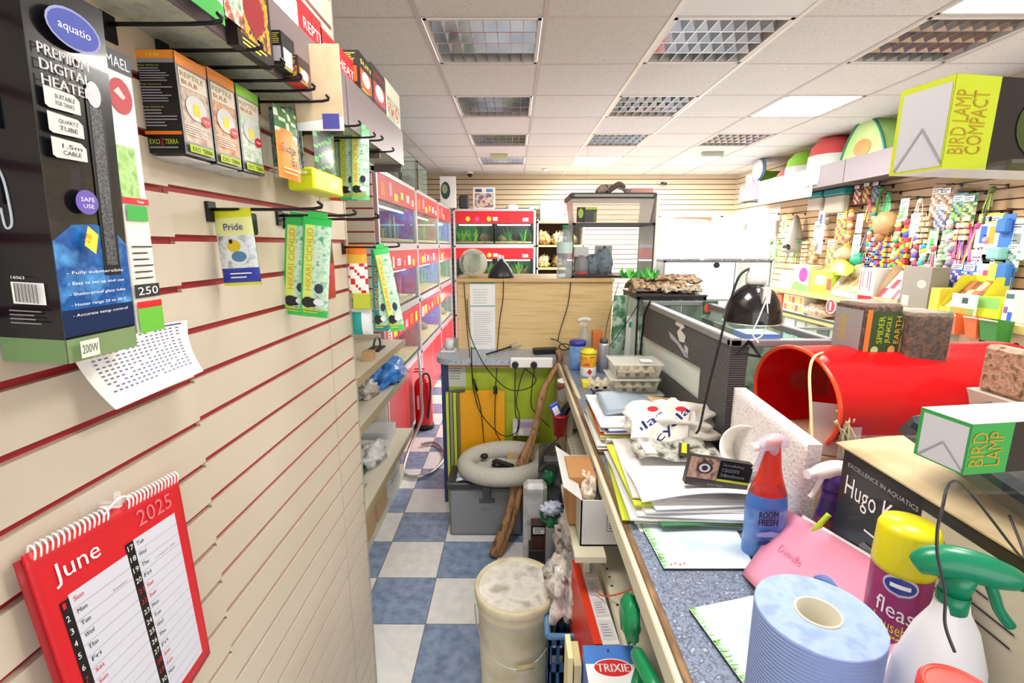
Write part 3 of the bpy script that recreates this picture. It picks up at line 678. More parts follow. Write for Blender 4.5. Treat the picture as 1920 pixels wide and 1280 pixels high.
m = MB(); c = cp(.47, 1.0); m.box(NW, NW + .004, c.y - .025, c.y + .03, c.z - .02, c.z + .028, PLASTIC); m.box(NW, NW + .03, c.y + .0, c.y + .006, c.z + .004, c.z + .01, PLASTIC); m.box(NW + .026, NW + .03, c.y, c.y + .006, c.z + .004, c.z + .024, PLASTIC)
one(m, 'plastic_hook', 'clear plastic slat wall hook holding the red calendar', 'hook')
# upper shelf with dark fascia
FAS = mat('#75686b', .4); UND = mat('#b9bdb0', .4, noise_=['#c8d0bb', '#a9ab9f'], scale=50)
for (ya, yb, lab, n_) in ((-.25, 1.275, 'long grey brown wall shelf over the left hooks, nearer length', 0), (1.285, 1.89, 'short grey brown wall shelf at the far end of the slat wall', 1)):
    t = thing('wall_shelf', lab, 'shelf', (-.48, (ya + yb) / 2, EYE + .295), 'high wall shelves on the left')
    m = MB(); m.box(NW + .002, -.424, ya, yb, EYE + .297, EYE + .312, UND); m.build('board', t)
    m = MB(); m.box(-.424, -.418, ya, yb, EYE + .292, EYE + .416, FAS, bev=.001); m.box(-.43, -.424, ya, yb, EYE + .41, EYE + .416, FAS); m.build('fascia', t)
    for yy in (ya + .3, yb - .015):
        m = MB(); m.box(NW + .002, -.426, yy, yy + .004, EYE + .27, EYE + .30, mat('#6a5f60', .4)); m.build('bracket', t)
HK = mat('#121215', .35, .3)
def hook(y, z, x1, label, x0=NW, rise=.012, group='black metal hooks on the left slat wall', r=.0028):
    m = MB(); m.tube([(x0 + .002, y, z - .001), (x1 - .008, y, z), (x1, y, z + rise)], r, HK, n=8, sub=4); m.box(x0 + .0, x0 + .006, y - .012, y + .012, z - .022, z + .012, HK, bev=.001)
    return one(m, 'metal_hook', label, 'hook', group)
names = ['first', 'second', 'third', 'fourth', 'fifth', 'sixth', 'seventh', 'eighth', 'ninth']
for k, (px_, py_) in enumerate(((410, 43), (485, 78), (527, 112), (560, 140), (585, 155), (612, 183), (672, 222), (700, 245), (735, 266))):
    p = at(px_, py_, x=-.382); hook(p.y, min(p.z, EYE + .287), -.382, f'black metal hook under the high shelf, {names[k]} in line from the camera')
# reptile bulb cartons
def paint_bulb(top, pic, sidefull):
    def fn(f):
        a = f['+x']; a.rect(0, 0, 1, .12, mat('#5a5c5e', .3)).rect(.0, .12, 1, .88, mat('#8a8d90', .3)); a.rect(.06, .14, .94, .86, mat(pic[0], .4, noise_=list(pic[1:]), scale=45)); a.rect(0, .88, 1, 1, top)
        a.rect(.06, .68, .94, .86, mat('#e8dfd0', .4)).text('REPTILE', .1, .78, .05, mat('#8f8a1a', .5), w=.75).text('BULB', .12, .71, .045, mat('#b8742a', .5), w=.5)
        a.ell(.5, .50, .34, .13, mat('#d8dadc', .25)).rect(.38, .42, .6, .54, YEL); a.ell(.78, .40, .17, .055, RED).text('NEW', .68, .385, .03, WHT, w=.22); a.lines(.1, .2, .8, .32, 5, WHT, fill=.3, seed=8); a.rect(.1, .03, .9, .11, LIME).text('EXO', .18, .045, .045, INK, w=.26).text('TERRA', .5, .045, .045, INK, w=.36)
        b = f['-y']; b.rect(0, 0, 1, 1, mat('#15151a', .3)).rect(0, .92, 1, 1, top).rect(0, .88, 1, .92, GREY); b.text('13W', .3, .935, .04, YEL, w=.35)
        if sidefull:
            for k, (z0, z1) in enumerate(((.7, .84), (.5, .66), (.26, .44))): b.text('Key features', .05, z1 + .005, .018, LIME, w=.55); b.lines(.05, z0, .95, z1, 6, mat('#9a9aa5', .5), fill=.4, seed=k, ragged=.5)
            b.rect(0, .185, 1, .22, ORG); b.text('EXO', .1, .09, .05, LIME, w=.28); b.text('Z', .4, .085, .06, RED, w=.1); b.text('TERRA', .52, .09, .05, LIME, w=.36); b.lines(.1, .04, .9, .075, 1, GREY)
    return fn
zb = EYE + .130; zt = EYE + .266
ORB = mat('#ef9230', .4)
carton('bulb_carton', -.528, -.475, .724, .793, zb, zt, mat('#2a2b2e', .3), 'orange topped black reptile bulb carton showing its printed black side, nearest of the bulb cartons', 'box', 'reptile bulb cartons on the left wall', paint_bulb(ORB, ('#b08a72', '#d8c8b8', '#7a4a34'), True))
carton('bulb_carton', -.528, -.475, .797, .868, zb - .002, zt + .004, mat('#2a2b2e', .3), 'orange topped reptile bulb carton in the middle of the three', 'box', 'reptile bulb cartons on the left wall', paint_bulb(ORB, ('#b8704a', '#e0b890', '#7a3a24'), False))
carton('bulb_carton', -.528, -.475, .873, .945, zb - .002, zt + .004, mat('#2a2b2e', .3), 'green topped reptile bulb carton, farthest of the three', 'box', 'reptile bulb cartons on the left wall', paint_bulb(mat('#7fc63a', .4), ('#9fc49a', '#e4f0e0', '#5f9a5a'), False))
for k, y_ in enumerate((.758, .832, .909)):
    m = MB(); m.box(NW, NW + .05, y_ - .03, y_ + .03, zb - .006, zb - .003, PLASTIC); m.box(NW, NW + .003, y_ - .03, y_ + .03, zb - .006, zb + .02, PLASTIC); one(m, 'clear_ledge', f'clear plastic ledge under the {["nearest","middle","green topped"][k]} bulb carton', 'ledge', 'clear ledges under bulb cartons')
# sludge packet, clear pack with yellow foot
m = MB(); f = m.pouch((-.448, .945, EYE + .128), (0, .095, 0), (0, 0, .13), .014, mat('#8d9aa0', .35), cell=lambda u, v: ORB if v < .62 - .25 * u + .2 * math.sin(u * 3) else (mat('#3f7a3a', .4) if (int(u * 6) + int(v * 14)) % 3 else mat('#d8e4d8', .4)), nv=20)
f.text('Sludge', .06, .34, .15, WHT, w=.62, bold=.03); f.text('Bomb', .5, .2, .12, WHT, w=.42, bold=.03); f.lines(.1, .06, .9, .18, 2, mat('#f7d2a6', .4), fill=.25)
one(m, 'treatment_packet', 'orange pond treatment packet lettered Sludge hanging beside the green topped carton', 'packet')
for k in range(3):
    m = MB(); y0_ = 1.035 + k * .028
    m.box(-.50, -.452 - .004 * k, y0_, y0_ + .003, EYE + .16, EYE + .275 - .01 * k, mat('#46564a', .4, noise_=['#8fa39a', '#22302a'], scale=60)); m.box(-.51, -.445, y0_ - .001, y0_ + .004, EYE + .15, EYE + .155, PLASTIC)
    one(m, 'blister_card', f'grey and green blister card, {names[k]} of three hanging past the orange packet', 'packet', 'blister cards past the orange packet')
m = MB(); m.pouch((-.448, 1.12, EYE + .16), (0, .13, 0), (0, 0, .11), .012, mat('#4a5a52', .3), cell=lambda u, v: mat('#33463c', .3) if (int(u * 7) * 3 + int(v * 16)) % 4 else mat('#5fae5a', .3), nv=18)
m.box(-.50, -.44, 1.09, 1.27, EYE + .12, EYE + .168, mat('#dfe322', .4), bev=.004); Face(m, (-.4395, 1.10, EYE + .12), (0, .16, 0), (0, 0, .048)).text('Activ8', .45, .3, .4, WHT, w=.35)
one(m, 'foam_packet', 'bright yellow footed filter packet above the seed packets', 'packet')
def hikari(x0, x1, y, z0, z1, base, stripe, lab, tilt=0, side=None, txt='HIKARI CICHLID', tc='#d8a01e'):
    m = MB(); cx = (x0 + x1) / 2
    m.T = RZ((cx, y, z1), 0, (tilt, 'Y')) if tilt else None
    B = mat(base, .3); S = mat(stripe, .35); P2 = mat('#8fd0a8', .3, noise_=['#cfe8d4', '#4fae86'], scale=70)
    f = m.pouch((x0, y, z0), (x1 - x0, 0, 0), (0, 0, z1 - z0), .010, B, cell=lambda u, v: B if (v < .08 or v > .94 or u < .06 or u > .96) else (S if u < .45 else P2), nu=12, nv=26)
    f.text(txt, .40, .27, .22, mat(tc, .4), w=.62, rot=90); f.text('GOLD', .72, .5, .2, mat('#e8f0ea', .4), w=.28, rot=90); f.ell(.3, .15, .22, .055 , BLACK).ell(.45, .15, .2, .045, BLACK).ell(.7, .16, .2, .035, mat('#dfe6ea', .4)); f.lines(.15, .04, .9, .09, 2, mat('#c9c23a', .4)); f.ell(.68, .3, .16, .05, mat('#28344a', .4))
    m.box(x0 + .01, x1 - .01, y - .001, y + .001, z1 - .001, z1 + .012, B)
    return one(m, 'fish_food_sachet', lab, 'packet', 'long fish food sachets on hooks')
hikari(-.522, -.472, 1.42, EYE + .125, EYE + .31, '#e8562a', '#f2b23a', 'orange fish food sachet hanging highest beside the shelf end', 3)
hikari(-.488, -.438, 1.40, EYE + .125, EYE + .31, '#38b07a', '#c8e06a', 'green fish food sachet in the upper row between orange and pale ones', 2)
hikari(-.448, -.398, 1.385, EYE + .125, EYE + .31, '#7fd08a', '#e8ef8a', 'pale green fish food sachet, rightmost of the upper row', 3)
hikari(-.515, -.452, 1.10, EYE - .162, EYE + .06, '#35c05a', '#d6ec7a', 'green fish food sachet, left of the lower pair', 7)
hikari(-.468, -.405, 1.085, EYE - .164, EYE + .06, '#35c05a', '#d6ec7a', 'green fish food sachet, right of the lower pair', 7)
hikari(-.446, -.398, 1.50, EYE - .27, EYE - .012, '#1f8a8a', '#1f7f80', 'teal fish food sachet hanging beyond the lower pair', 1, tc='#e88a3a')
hikari(-.435, -.388, 1.485, EYE - .27, EYE - .008, '#4fc86a', '#eef08a', 'pale yellow green fish food sachet overlapping the teal one', -9)
m = MB(); m.pouch((-.526, 1.513, EYE - .15), (.062, 0, 0), (0, 0, .15), .02, WHT, cell=lambda u, v: ORG if v > .8 else (mat('#f3c24a', .4) if v > .65 else (WHT if (int(u * 6) + int(v * 14)) % 4 else RED))); m.box(-.515, -.46, 1.505, 1.53, EYE - .2, EYE - .15, mat('#b7c23a', .4), bev=.002)
one(m, 'treat_packet', 'orange and white treat packet hanging at the end of the slat wall', 'packet')
m = MB(); m.pouch((-.525, 1.52, EYE - .285), (.065, 0, 0), (0, 0, .085), .02, mat('#e7ecec', .4), cell=lambda u, v: TEAL if u < .5 and v < .9 else mat('#dfe6ea', .4)); one(m, 'treat_packet', 'teal and white packet below the orange treat packet', 'packet')
m = MB(); f = m.pouch((-.533, 1.10, EYE - .12), (.04, 0, 0), (0, 0, .12), .01, RED); 
m = MB(); DKR = mat('#c0262a', .4); m.pouch((-.528, 1.30, EYE - .15), (0, .10, 0), (0, 0, .16), .02, DKR, cell=lambda u, v: mat('#5a2016', .4) if v > .6 else DKR); one(m, 'red_packet', 'dark red packet behind the green fish food sachets', 'packet')
hook(.85, EYE + .062, -.34, 'black hook carrying the blue and yellow bird food packet'); hook(1.095, EYE + .066, -.36, 'black hook carrying the lower pair of green sachets'); hook(1.125, EYE + .06, -.32, 'second black hook just behind the lower pair of green sachets')
hook(1.492, EYE - .005, -.36, 'black hook carrying the teal sachet near the wall end'); hook(1.40, EYE + .315 - .03, -.37, 'black hook carrying the upper row of sachets')
m = MB(); p = (-.441, .98, EYE + .03); m.box(NW, NW + .012, .955, .985, EYE + .02, EYE + .062, HK, bev=.003); one(m, 'hook_bracket', 'black hook bracket on the slats between the blue packet and green sachets', 'bracket')
# blue and yellow packet
m = MB(); m.T = RZ((-.49, .85, EYE + .062), -8, (-3, 'Y'))
YG = mat('#d2dc2a', .35); PB = mat('#2a3aa8', .35); PIC = mat('#a9bcc8', .35, noise_=['#e4ecf0', '#6f8698'], scale=50)
f = m.pouch((-.528, .85, EYE - .07), (.073, 0, 0), (0, 0, .132), .014, mat('#9a8a5a', .4), cell=lambda u, v: YG if (v > .88 or v < .05) else PB if v < .24 else PIC if v < .66 else mat('#e2e8a0', .4), nu=10, nv=26)
f.text('Pride', .3, .72, .09, mat('#2a2a8a', .4), w=.5); f.ell(.58, .44, .3, .17, mat('#dfe9ef', .3)).ell(.5, .52, .18, .08, mat('#d8c02a', .4)).ell(.6, .38, .2, .07, mat('#4f7fa8', .4)).ell(.44, .58, .05, .03, BLACK); f.lines(.3, .09, .9, .19, 2, WHT, fill=.3)
one(m, 'bird_food_packet', 'blue and yellow bird food packet with a blue tit picture on a black hook', 'packet')
# goods on and over the shelf
def shelf_box(name, px0, px1, py_top, xf, dx, zbot, base, lab, paint=None, grp='cartons on the high left shelf', pyr=None):
    a = at(px0, py_top, x=xf); b = at(px1, pyr or py_top, x=xf)
    return carton(name, xf - dx, xf, a.y, b.y, zbot, a.z, base, lab, 'box', grp, paint)
ZS = EYE + .313
def pt(main, spot, tx=None, tcol=WHT, pic=None):
    def fn(f):
        a = f['+x']; b = f['-y']; a.rect(0, 0, 1, 1, main); b.rect(0, 0, 1, 1, main); a.rect(.08, .12, .92, .6, spot); b.rect(.1, .2, .9, .6, spot)
        if pic: a.ell(.5, .4, .3, .2, pic)
        if tx: a.text(tx, .1, .72, .12, tcol, w=.8)
        a.lines(.1, .03, .8, .1, 2, tcol); b.lines(.12, .66, .88, .95, 6, tcol, fill=.35)
    return fn
mixr = mat('#b8202a', .35, noise_=['#e8b23a', '#2a1a1a', '#d84a3a'], scale=70); mixg = mat('#3f8f4a', .35, noise_=['#d8e8d0', '#c84a3a', '#2a5a3a'], scale=60)
shelf_box('reptile_carton', 522, 556, -35, -.44, .07, ZS, mat('#e4ece4', .4), 'white and green carton on the high left shelf before the red ones', pt(WHT, mixg, None, GRN))
shelf_box('reptile_carton', 560, 598, -5, -.435, .07, ZS, RED, 'red carton with a yellow animal picture, first red carton on the high shelf', pt(RED, mixr, 'REPTI', WHT, YEL))
shelf_box('reptile_carton', 600, 626, 48, -.435, .07, ZS, RED, 'red carton with grey printed panel, second red carton on the high shelf', pt(RED, mat('#6a6c70', .4), 'GLO', WHT, mat('#9a9aa0', .4)))
shelf_box('reptile_carton', 628, 662, 78, -.435, .07, ZS, RED, 'red carton half hidden by the tan card on the high shelf', pt(RED, mixr, 'HEAT', WHT))
shelf_box('reptile_carton', 671, 694, 93, -.42, .06, EYE + .4165, BLACK, 'black and yellow bulb carton on the far high shelf', pt(mat('#1a1a1e', .35), mat('#e85a1e', .4), 'SUN', YEL, mat('#d8d8e8', .3)))
shelf_box('reptile_carton', 696, 720, 116, -.42, .06, EYE + .4165, BLACK, 'black and red carton with a white lamp picture on the far high shelf', pt(mat('#2a2228', .35), mat('#b83a3a', .4), 'SPOT', RED, WHT))
shelf_box('reptile_carton', 722, 747, 146, -.42, .06, EYE + .4165, WHT, 'pale green carton at the far end of the high shelf', pt(mat('#d8e0cc', .4), mixg, None, GRN))
# packs hanging in front of the fascia
m = MB(); c = at(385, 0, x=-.398); f = m.pouch((-.398, c.y - .035, EYE + .295), (0, .075, 0), (0, 0, .24), .012, GRN, cell=lambda u, v: GRN if u < .25 or v < .1 else (mat('#dfe8ee', .4) if u > .45 and v < .5 else mixg), nv=20); one(m, 'bird_seed_bag', 'green and white seed bag hanging over the high shelf edge nearest the camera', 'packet')
m = MB(); c = at(415, 0, x=-.398); f = m.pouch((-.398, c.y + .005, EYE + .31), (0, .05, 0), (0, 0, .2), .012, mixg, nv=14); one(m, 'bird_seed_bag', 'leafy green bag behind the green and white seed bag', 'packet')
c = at(441, 20, x=-.40); d = at(508, 60, x=-.40)
carton('reptile_carton', -.417, -.40, c.y, d.y, EYE + .285, EYE + .45, BLACK, 'red and black carton hanging over the front of the high shelf', 'box', 'cartons on the high left shelf', pt(mat('#241a1c', .35), mixr, 'TERRA', YEL, mat('#8a1a22', .4)))
m = MB(); m.T = RZ((-.42, 1.06, EYE + .3), 0); m.box(-.455, -.357, 1.06, 1.063, EYE + .235, EYE + .40, mat('#dcc59c', .7, noise_=['#e6d3b0'], scale=30)); m.face([(-.455, 1.0595, EYE + .235), (-.357, 1.0595, EYE + .235), (-.357, 1.0595, EYE + .262), (-.455, 1.0595, EYE + .25)], WHT); m.T = None
Face(m, (-.40, 1.0592, EYE + .238), (.035, 0, 0), (0, 0, .03)).rect(0, 0, 1, 1, mat('#5a5ab0', .4)); one(m, 'tan_card', 'plain tan cardboard back of a pack hanging at the high shelf edge', 'card')
c = at(530, 108, x=-.40); carton('reptile_carton', -.417, -.40, c.y, c.y + .05, EYE + .30, EYE + .36, BLACK, 'small black and yellow carton before the tan card', 'box', 'cartons on the high left shelf', pt(BLACK, mat('#c9c9d0', .4), None, YEL))
c = at(560, 135, x=-.39); carton('reptile_carton', -.416, -.39, c.y, c.y + .05, EYE + .29, EYE + .335, RED, 'small red carton with white disc hanging over the tan card', 'box', 'cartons on the high left shelf', pt(mat('#3a1a1a', .4), mixr, None, YEL, WHT))
# ------------------------------------------------------------------ things in the left recess and on the racks
def bag(c, r, m_, name, label, amp=.3, seed=1, n=14, cat='bag', flat=.6, group=None, fr=3, extra=None):
    m = MB(); m.blob(c, r, m_, amp=amp, fr=fr, seed=seed, n=n, flat=flat)
    if extra: extra(m)
    return one(m, name, label, cat, group)
a = at(720, 690, x=-.86); bag((-.86, a.y, .775 + .055), (.12, .26, .085), mat('#2f7fe0', .3, noise_=['#5aa2ee', '#1d5fc0'], scale=14), 'plastic_bag', 'blue plastic bag slumped on the middle shelf of the left shelving', seed=4, amp=.25)
a = at(690, 735, x=-.9); bag((-.88, a.y - .1, .775 + .04), (.07, .12, .06), mat('#c9c4be', .35, noise_=['#e0dcd6', '#8f8a84'], scale=20), 'plastic_bag', 'grey crumpled bag left of the blue bag on the shelf', seed=8, amp=.3)
a = at(695, 800, x=-.85); bag((-.86, a.y, .375 + .05), (.08, .13, .065), mat('#d5d6d8', .3, noise_=['#f0f0f0', '#a8acae'], scale=18), 'plastic_bag', 'white crumpled bag on the lowest left shelf', seed=5, amp=.3)
m = MB(); rr = random.Random(5)
for k in range(7):
    p0 = Vector((-.84, 1.95 + .05 * k, .385)); m.tube([p0 + Vector((rr.uniform(-.05, .06), rr.uniform(-.06, .06), rr.uniform(0, .05))) for _ in range(7)], .006, mat('#a9a6a0', .4), n=5, sub=4)
one(m, 'cable_heap', 'grey heap of tangled cables on the lowest left shelf nearest the camera', 'cables')
carton('white_box', -1.0, -.80, 2.62, 2.86, .376, .43, mat('#dfe0de', .4), 'flat white box on the lowest left shelf', 'box')
carton('white_box', -1.02, -.82, 2.9, 3.1, .376, .46, mat('#cfd4d6', .4), 'pale grey box at the far end of the lowest left shelf', 'box')
carton('green_box', -1.05, -.85, 2.35, 2.55, .376, .41, mat('#2f5a4a', .4), 'dark green flat box between bags on the lowest left shelf', 'box')
m = MB(); a = at(697, 655, x=-.80); m.box(-.85, -.79, a.y - .03, a.y + .03, 1.021, 1.075, KRAFT, bev=.002); m.face([(-.79, a.y - .03, 1.075), (-.79, a.y + .03, 1.075), (-.765, a.y + .03, 1.10), (-.765, a.y - .03, 1.10)], KRAFT)
one(m, 'small_carton', 'small open brown cardboard carton on the upper left shelf', 'box')
m = MB(); a = at(705, 640, x=-.82); m.tube([Vector((-.85, a.y + .12 + .07 * math.cos(t), 1.05 + .045 * math.sin(t))) for t in [k * .7 for k in range(10)]], .007, mat('#27504a', .4), n=6, sub=3); m.box(-.9, -.82, a.y + .05, a.y + .2, 1.021, 1.03, BLACK); one(m, 'coiled_tube', 'dark green coiled tube on the upper left shelf', 'tube')
carton('blue_box', -.86, -.80, 1.64, 1.70, 1.021, 1.18, mat('#7fa0e0', .4), 'tall pale blue box by the slat wall end on the upper left shelf', 'box')
carton('tank_decor_box', -.95, -.86, 2.3, 2.42, 1.021, 1.13, mat('#8a3a2a', .5), 'brown box at the back of the upper left shelf', 'box')
for k, (zz, yy, c, lb) in enumerate(((1.361, 2.2, '#7a6a4a', 'brown resin ornament box on the fourth left shelf'), (1.361, 2.6, '#4a4038', 'dark ornament box on the fourth left shelf'), (1.561, 2.3, '#6f8f4a', 'green and brown ornament box on the top left shelf'), (1.561, 2.75, '#5a3f30', 'dark brown ornament box on the top left shelf'))):
    carton('ornament_box', -1.12, -1.02, yy, yy + .15, zz, zz + .1, mat(c, .5, noise_=['#c9b88a', '#2f2a22'], scale=40), lb, 'box', 'ornament boxes')
carton('tall_grey_box', -.60, -.57, 1.56, 1.60, EYE - .05, EYE + .09, mat('#5a5c60', .4), 'slim grey box hanging beyond the end of the slat wall', 'box', None, lambda f: [f['-y'].rect(.2, .2 + .2 * k, .8, .26 + .2 * k, WHT) for k in range(4)])
a = at(690, 900, z=.0)
for k, (yy, hh) in enumerate(((2.0, .24), (2.22, .26), (2.45, .25))):
    carton('brown_carton', -.96, -.775, yy, yy + .19, .101 if 0 else .1005, .1 + hh * .9, KRAFT, ['brown carton under the lowest left shelf, nearest', 'brown carton under the lowest left shelf, middle', 'brown carton under the lowest left shelf, farthest brown one'][k], 'box', 'cartons under the lowest left shelf')
carton('white_carton', -.97, -.775, 2.72, 2.98, .1005, .33, mat('#dcdcd8', .5), 'white carton with printed lines under the lowest left shelf', 'box', None, lambda f: f['+x'].lines(.1, .3, .9, .8, 4, GREY))
bag((-.84, 1.85, .10 + .05), (.06, .1, .06), mat('#1f1f22', .5), 'black_bag', 'small black bag on the floor plinth under the left shelving', seed=3)
# fire extinguisher
t = thing('fire_extinguisher', 'red fire extinguisher with black hose standing by the left racks', 'fire extinguisher', (-.83, 4.15, 0))
m = MB(); m.lathe((-.83, 4.15, 0), [(.078, .035), (.08, .05), (.08, .40), (.072, .44), (.05, .47), (.028, .485), (.028, .50)], mat('#d81f26', .25)); m.build('cylinder', t)
m = MB(); m.lathe((-.83, 4.15, 0), [(.088, 0), (.09, .03), (.082, .05)], BLACK); m.build('base_ring', t)
m = MB(); m.cyl((-.83, 4.15, .50), (-.83, 4.15, .535), .02, CHROME); m.box(-.91, -.81, 4.14, 4.16, .53, .54, RED); m.box(-.90, -.81, 4.14, 4.16, .555, .565, RED); m.build('handle', t)
m = MB(); m.tube([(-.82, 4.13, .52), (-.77, 4.10, .52), (-.75, 4.08, .42), (-.765, 4.08, .25), (-.78, 4.065, .12)], .009, BLACK); m.build('hose', t)
m = MB(); Face(m, (-.875, 4.08, .2), (.05, -.013, 0), (0, 0, .13)).rect(0, 0, 1, 1, WHT); m.build('paper_label', t)
m = MB(); m.tube([(-.83, 4.0, .75), (-.78, 3.8, .66), (-.77, 3.75, .45), (-.77, 3.72, .25), (-.83, 3.5, .08), (-.80, 3.2, .02), (-.62, 3.2, .02), (-.55, 3.5, .02), (-.66, 3.75, .02), (-.78, 3.72, .02)], .012, STEEL, n=8); one(m, 'chrome_tube_frame', 'bent chrome tube frame lying by the fire extinguisher', 'frame')
carton('green_box', -1.30, -1.02, 2.85, 3.15, 1.561, 1.66, mat('#6a9a2a', .4), 'green box on the top left shelf next to the fish tank rack', 'box')
RT = 2.171
for (y0_, y1_, x1_, h_, c, lb) in ((3.35, 3.65, -.98, .24, '#8fb84a', 'lime green carton on top of the nearest fish tank rack'),):
    carton('green_carton', -1.28, x1_, y0_, y1_, RT, RT + h_, mat(c, .4), lb, 'box', None, lambda f: f['-y'].rect(0, 0, 1, 1, mat('#5f8f22', .4)).ell(.3, .55, .09, .14, INK).rect(.45, .45, .75, .62, WHT).__class__ and f['+x'].rect(.1, .3, .6, .9, mat('#d8e8c0', .5)))
FRG = glass('#e8f4f0', .12)
def open_tank(x0, x1, y0, y1, z0, z1, label, fm=BLKW, name='glass_tank', grp=None, e=.012, top=True, gl=None):
    t = thing(name, label, 'glass tank', ((x0 + x1) / 2, (y0 + y1) / 2, z0), grp)
    m = MB()
    for (a0, a1) in ((z0, z0 + e),) + (((z1 - e, z1),) if top else ()):
        m.box(x0, x1, y0, y0 + e, a0, a1, fm); m.box(x0, x1, y1 - e, y1, a0, a1, fm); m.box(x0, x0 + e, y0, y1, a0, a1, fm); m.box(x1 - e, x1, y0, y1, a0, a1, fm)
    for xx in (x0, x1 - e * .5):
        for yy in (y0, y1 - e * .5): m.box(xx, xx + e * .5, yy, yy + e * .5, z0, z1, fm)
    m.box(x0, x1, y0, y1, z0, z0 + .004, fm); m.build('frame', t)
    for nm, q in (('front_pane', [(x0, y0, z0), (x1, y0, z0), (x1, y0, z1), (x0, y0, z1)]), ('back_pane', [(x0, y1, z0), (x1, y1, z0), (x1, y1, z1), (x0, y1, z1)]), ('side_pane', [(x0, y0, z0), (x0, y1, z0), (x0, y1, z1), (x0, y0, z1)]), ('side_pane', [(x1, y0, z0), (x1, y1, z0), (x1, y1, z1), (x1, y0, z1)])):
        m = MB(); m.face([Vector(p) + Vector((e * .3 * (1 if p[0] == x0 else -1), e * .3 * (1 if p[1] == y0 else -1), 0)) for p in q], gl or FRG); m.build(nm, t)
    return t
open_tank(-1.3, -.98, 3.75, 4.25, RT, RT + .36, 'black framed vivarium on top of the left racks beside the lime carton'); carton('vivarium_lid', -1.31, -.97, 3.74, 4.26, RT + .361, RT + .42, BLKW, 'black lid lying on the vivarium over the left racks', 'lid')
open_tank(-1.3, -.98, 4.35, 4.95, RT, RT + .34, 'grey framed glass cage on top of the second left rack', mat('#8a8c8e', .4)); open_tank(-1.3, -.98, 5.05, 5.6, RT, RT + .32, 'dark framed glass cage farthest along the left racks', DGREY)
for k, (y_, h_) in enumerate(((3.85, .16), (4.5, .2), (5.2, .18))):
    m = MB(); m.blob((-1.15, y_ + .1, RT + .01 + h_ * .5), (.1, .12, h_ * .6), mat('#7a6a54', .8, noise_=['#4a4032', '#a8967a'], scale=30), amp=.2, seed=k + 20, flat=.8); one(m, 'cork_ornament', f'brown lumpy ornament inside the {["nearest","middle","farthest"][k]} cage over the left racks', 'ornament', 'ornaments in the cages')
a = at(840, 385, y=6.95); carton('white_carton', a.x - .1, a.x + .12, 6.9, 6.95, RT, RT + .42, WHT, 'white carton with a dark round picture at the rack corner', 'box', None, lambda f: f['-y'].ell(.35, .55, .3, .28, mat('#3a4a40', .4)).ell(.3, .6, .18, .15, mat('#9ab08a', .4)))
a = at(909, 385, y=7.2); carton('picture_carton', a.x - .17, a.x + .15, 7.2, 7.28, RT, RT + .31, mat('#efe6d8', .5), 'white carton with a colourful animal picture on the back rack', 'box', None, lambda f: f['-y'].rect(.08, .08, .92, .72, mat('#a85a4a', .5, noise_=['#e8d8c0', '#4a5a8a', '#d87a5a'], scale=12)).rect(.1, .78, .4, .92, mat('#3a4a8a', .5)).rect(.6, .78, .9, .92, mat('#5a8aca', .5)))
m = MB(); a = at(871, 383, y=7.2); m.box(a.x - .08, a.x + .06, 7.2, 7.25, RT, RT + .2, DGREY, bev=.02); one(m, 'black_speaker', 'small black rounded box on the back rack', 'box')
m = MB(); a = at(960, 388, y=7.25); m.blob((a.x, 7.25, RT + .03), (.09, .05, .04), WHT, seed=3); m.blob((a.x + .3, 7.25, RT + .02), (.06, .05, .03), WHT, seed=6); m.tube([(a.x - .25, 7.2, RT + .008), (a.x - .1, 7.22, RT + .012), (a.x, 7.25, RT + .02), (a.x + .3, 7.25, RT + .015)], .007, BLACK); one(m, 'hose_bundle', 'white coiled hose with black end on the back rack', 'hose')
# back shelving with driftwood
g = thing('display_shelf', 'brown stocked shelf unit right of the back fish tank rack', 'shelving', (.60, 7.3, 0))
bz = (2.0, 1.66, 1.33, 1.0)
for z_ in bz:
    m = MB(); m.box(.33, 1.02, 7.1, 7.5, z_ - .03, z_, mat('#c9ab72', .5)); m.build('shelf', g)
for x_ in (.33, 1.0):
    m = MB(); m.box(x_, x_ + .02, 7.1, 7.5, 0, 2.02, WHITE); m.build('post', g)
m = MB(); m.box(.33, 1.02, 7.48, 7.5, 0, 2.0, mat('#4a3826', .7)); m.build('back_panel', g)
rr = random.Random(12); WD = [mat('#8a6a3a', .8, noise_=['#c9a468', '#4a3826'], scale=16), mat('#b59a62', .8, noise_=['#e0cc98', '#6a5532'], scale=20), mat('#5a4a34', .8, noise_=['#8f7a50', '#2f281c'], scale=22)]
pos_w = ['left', 'middle', 'right']; lev = ['top', 'second', 'third', 'lowest']
for li, z_ in enumerate(bz[1:]):
    for k in range(3):
        m = MB(); m.blob((.44 + .2 * k, 7.26, z_ + .085), (.085, .09, .1), WD[(k + li) % 3], amp=.4, seed=li * 3 + k, n=10, flat=.75); one(m, 'driftwood', f'brown driftwood piece, {pos_w[k]} of the {lev[li + 1]} shelf by the back rack', 'driftwood', 'driftwood on the back shelf unit')
carton('teal_box', .38, .72, 7.2, 7.4, 2.0, 2.29, mat('#a9d8cc', .5, noise_=['#d8ecd8', '#5a8a8a'], scale=8), 'pale teal box on top of the brown stocked shelf unit', 'box')
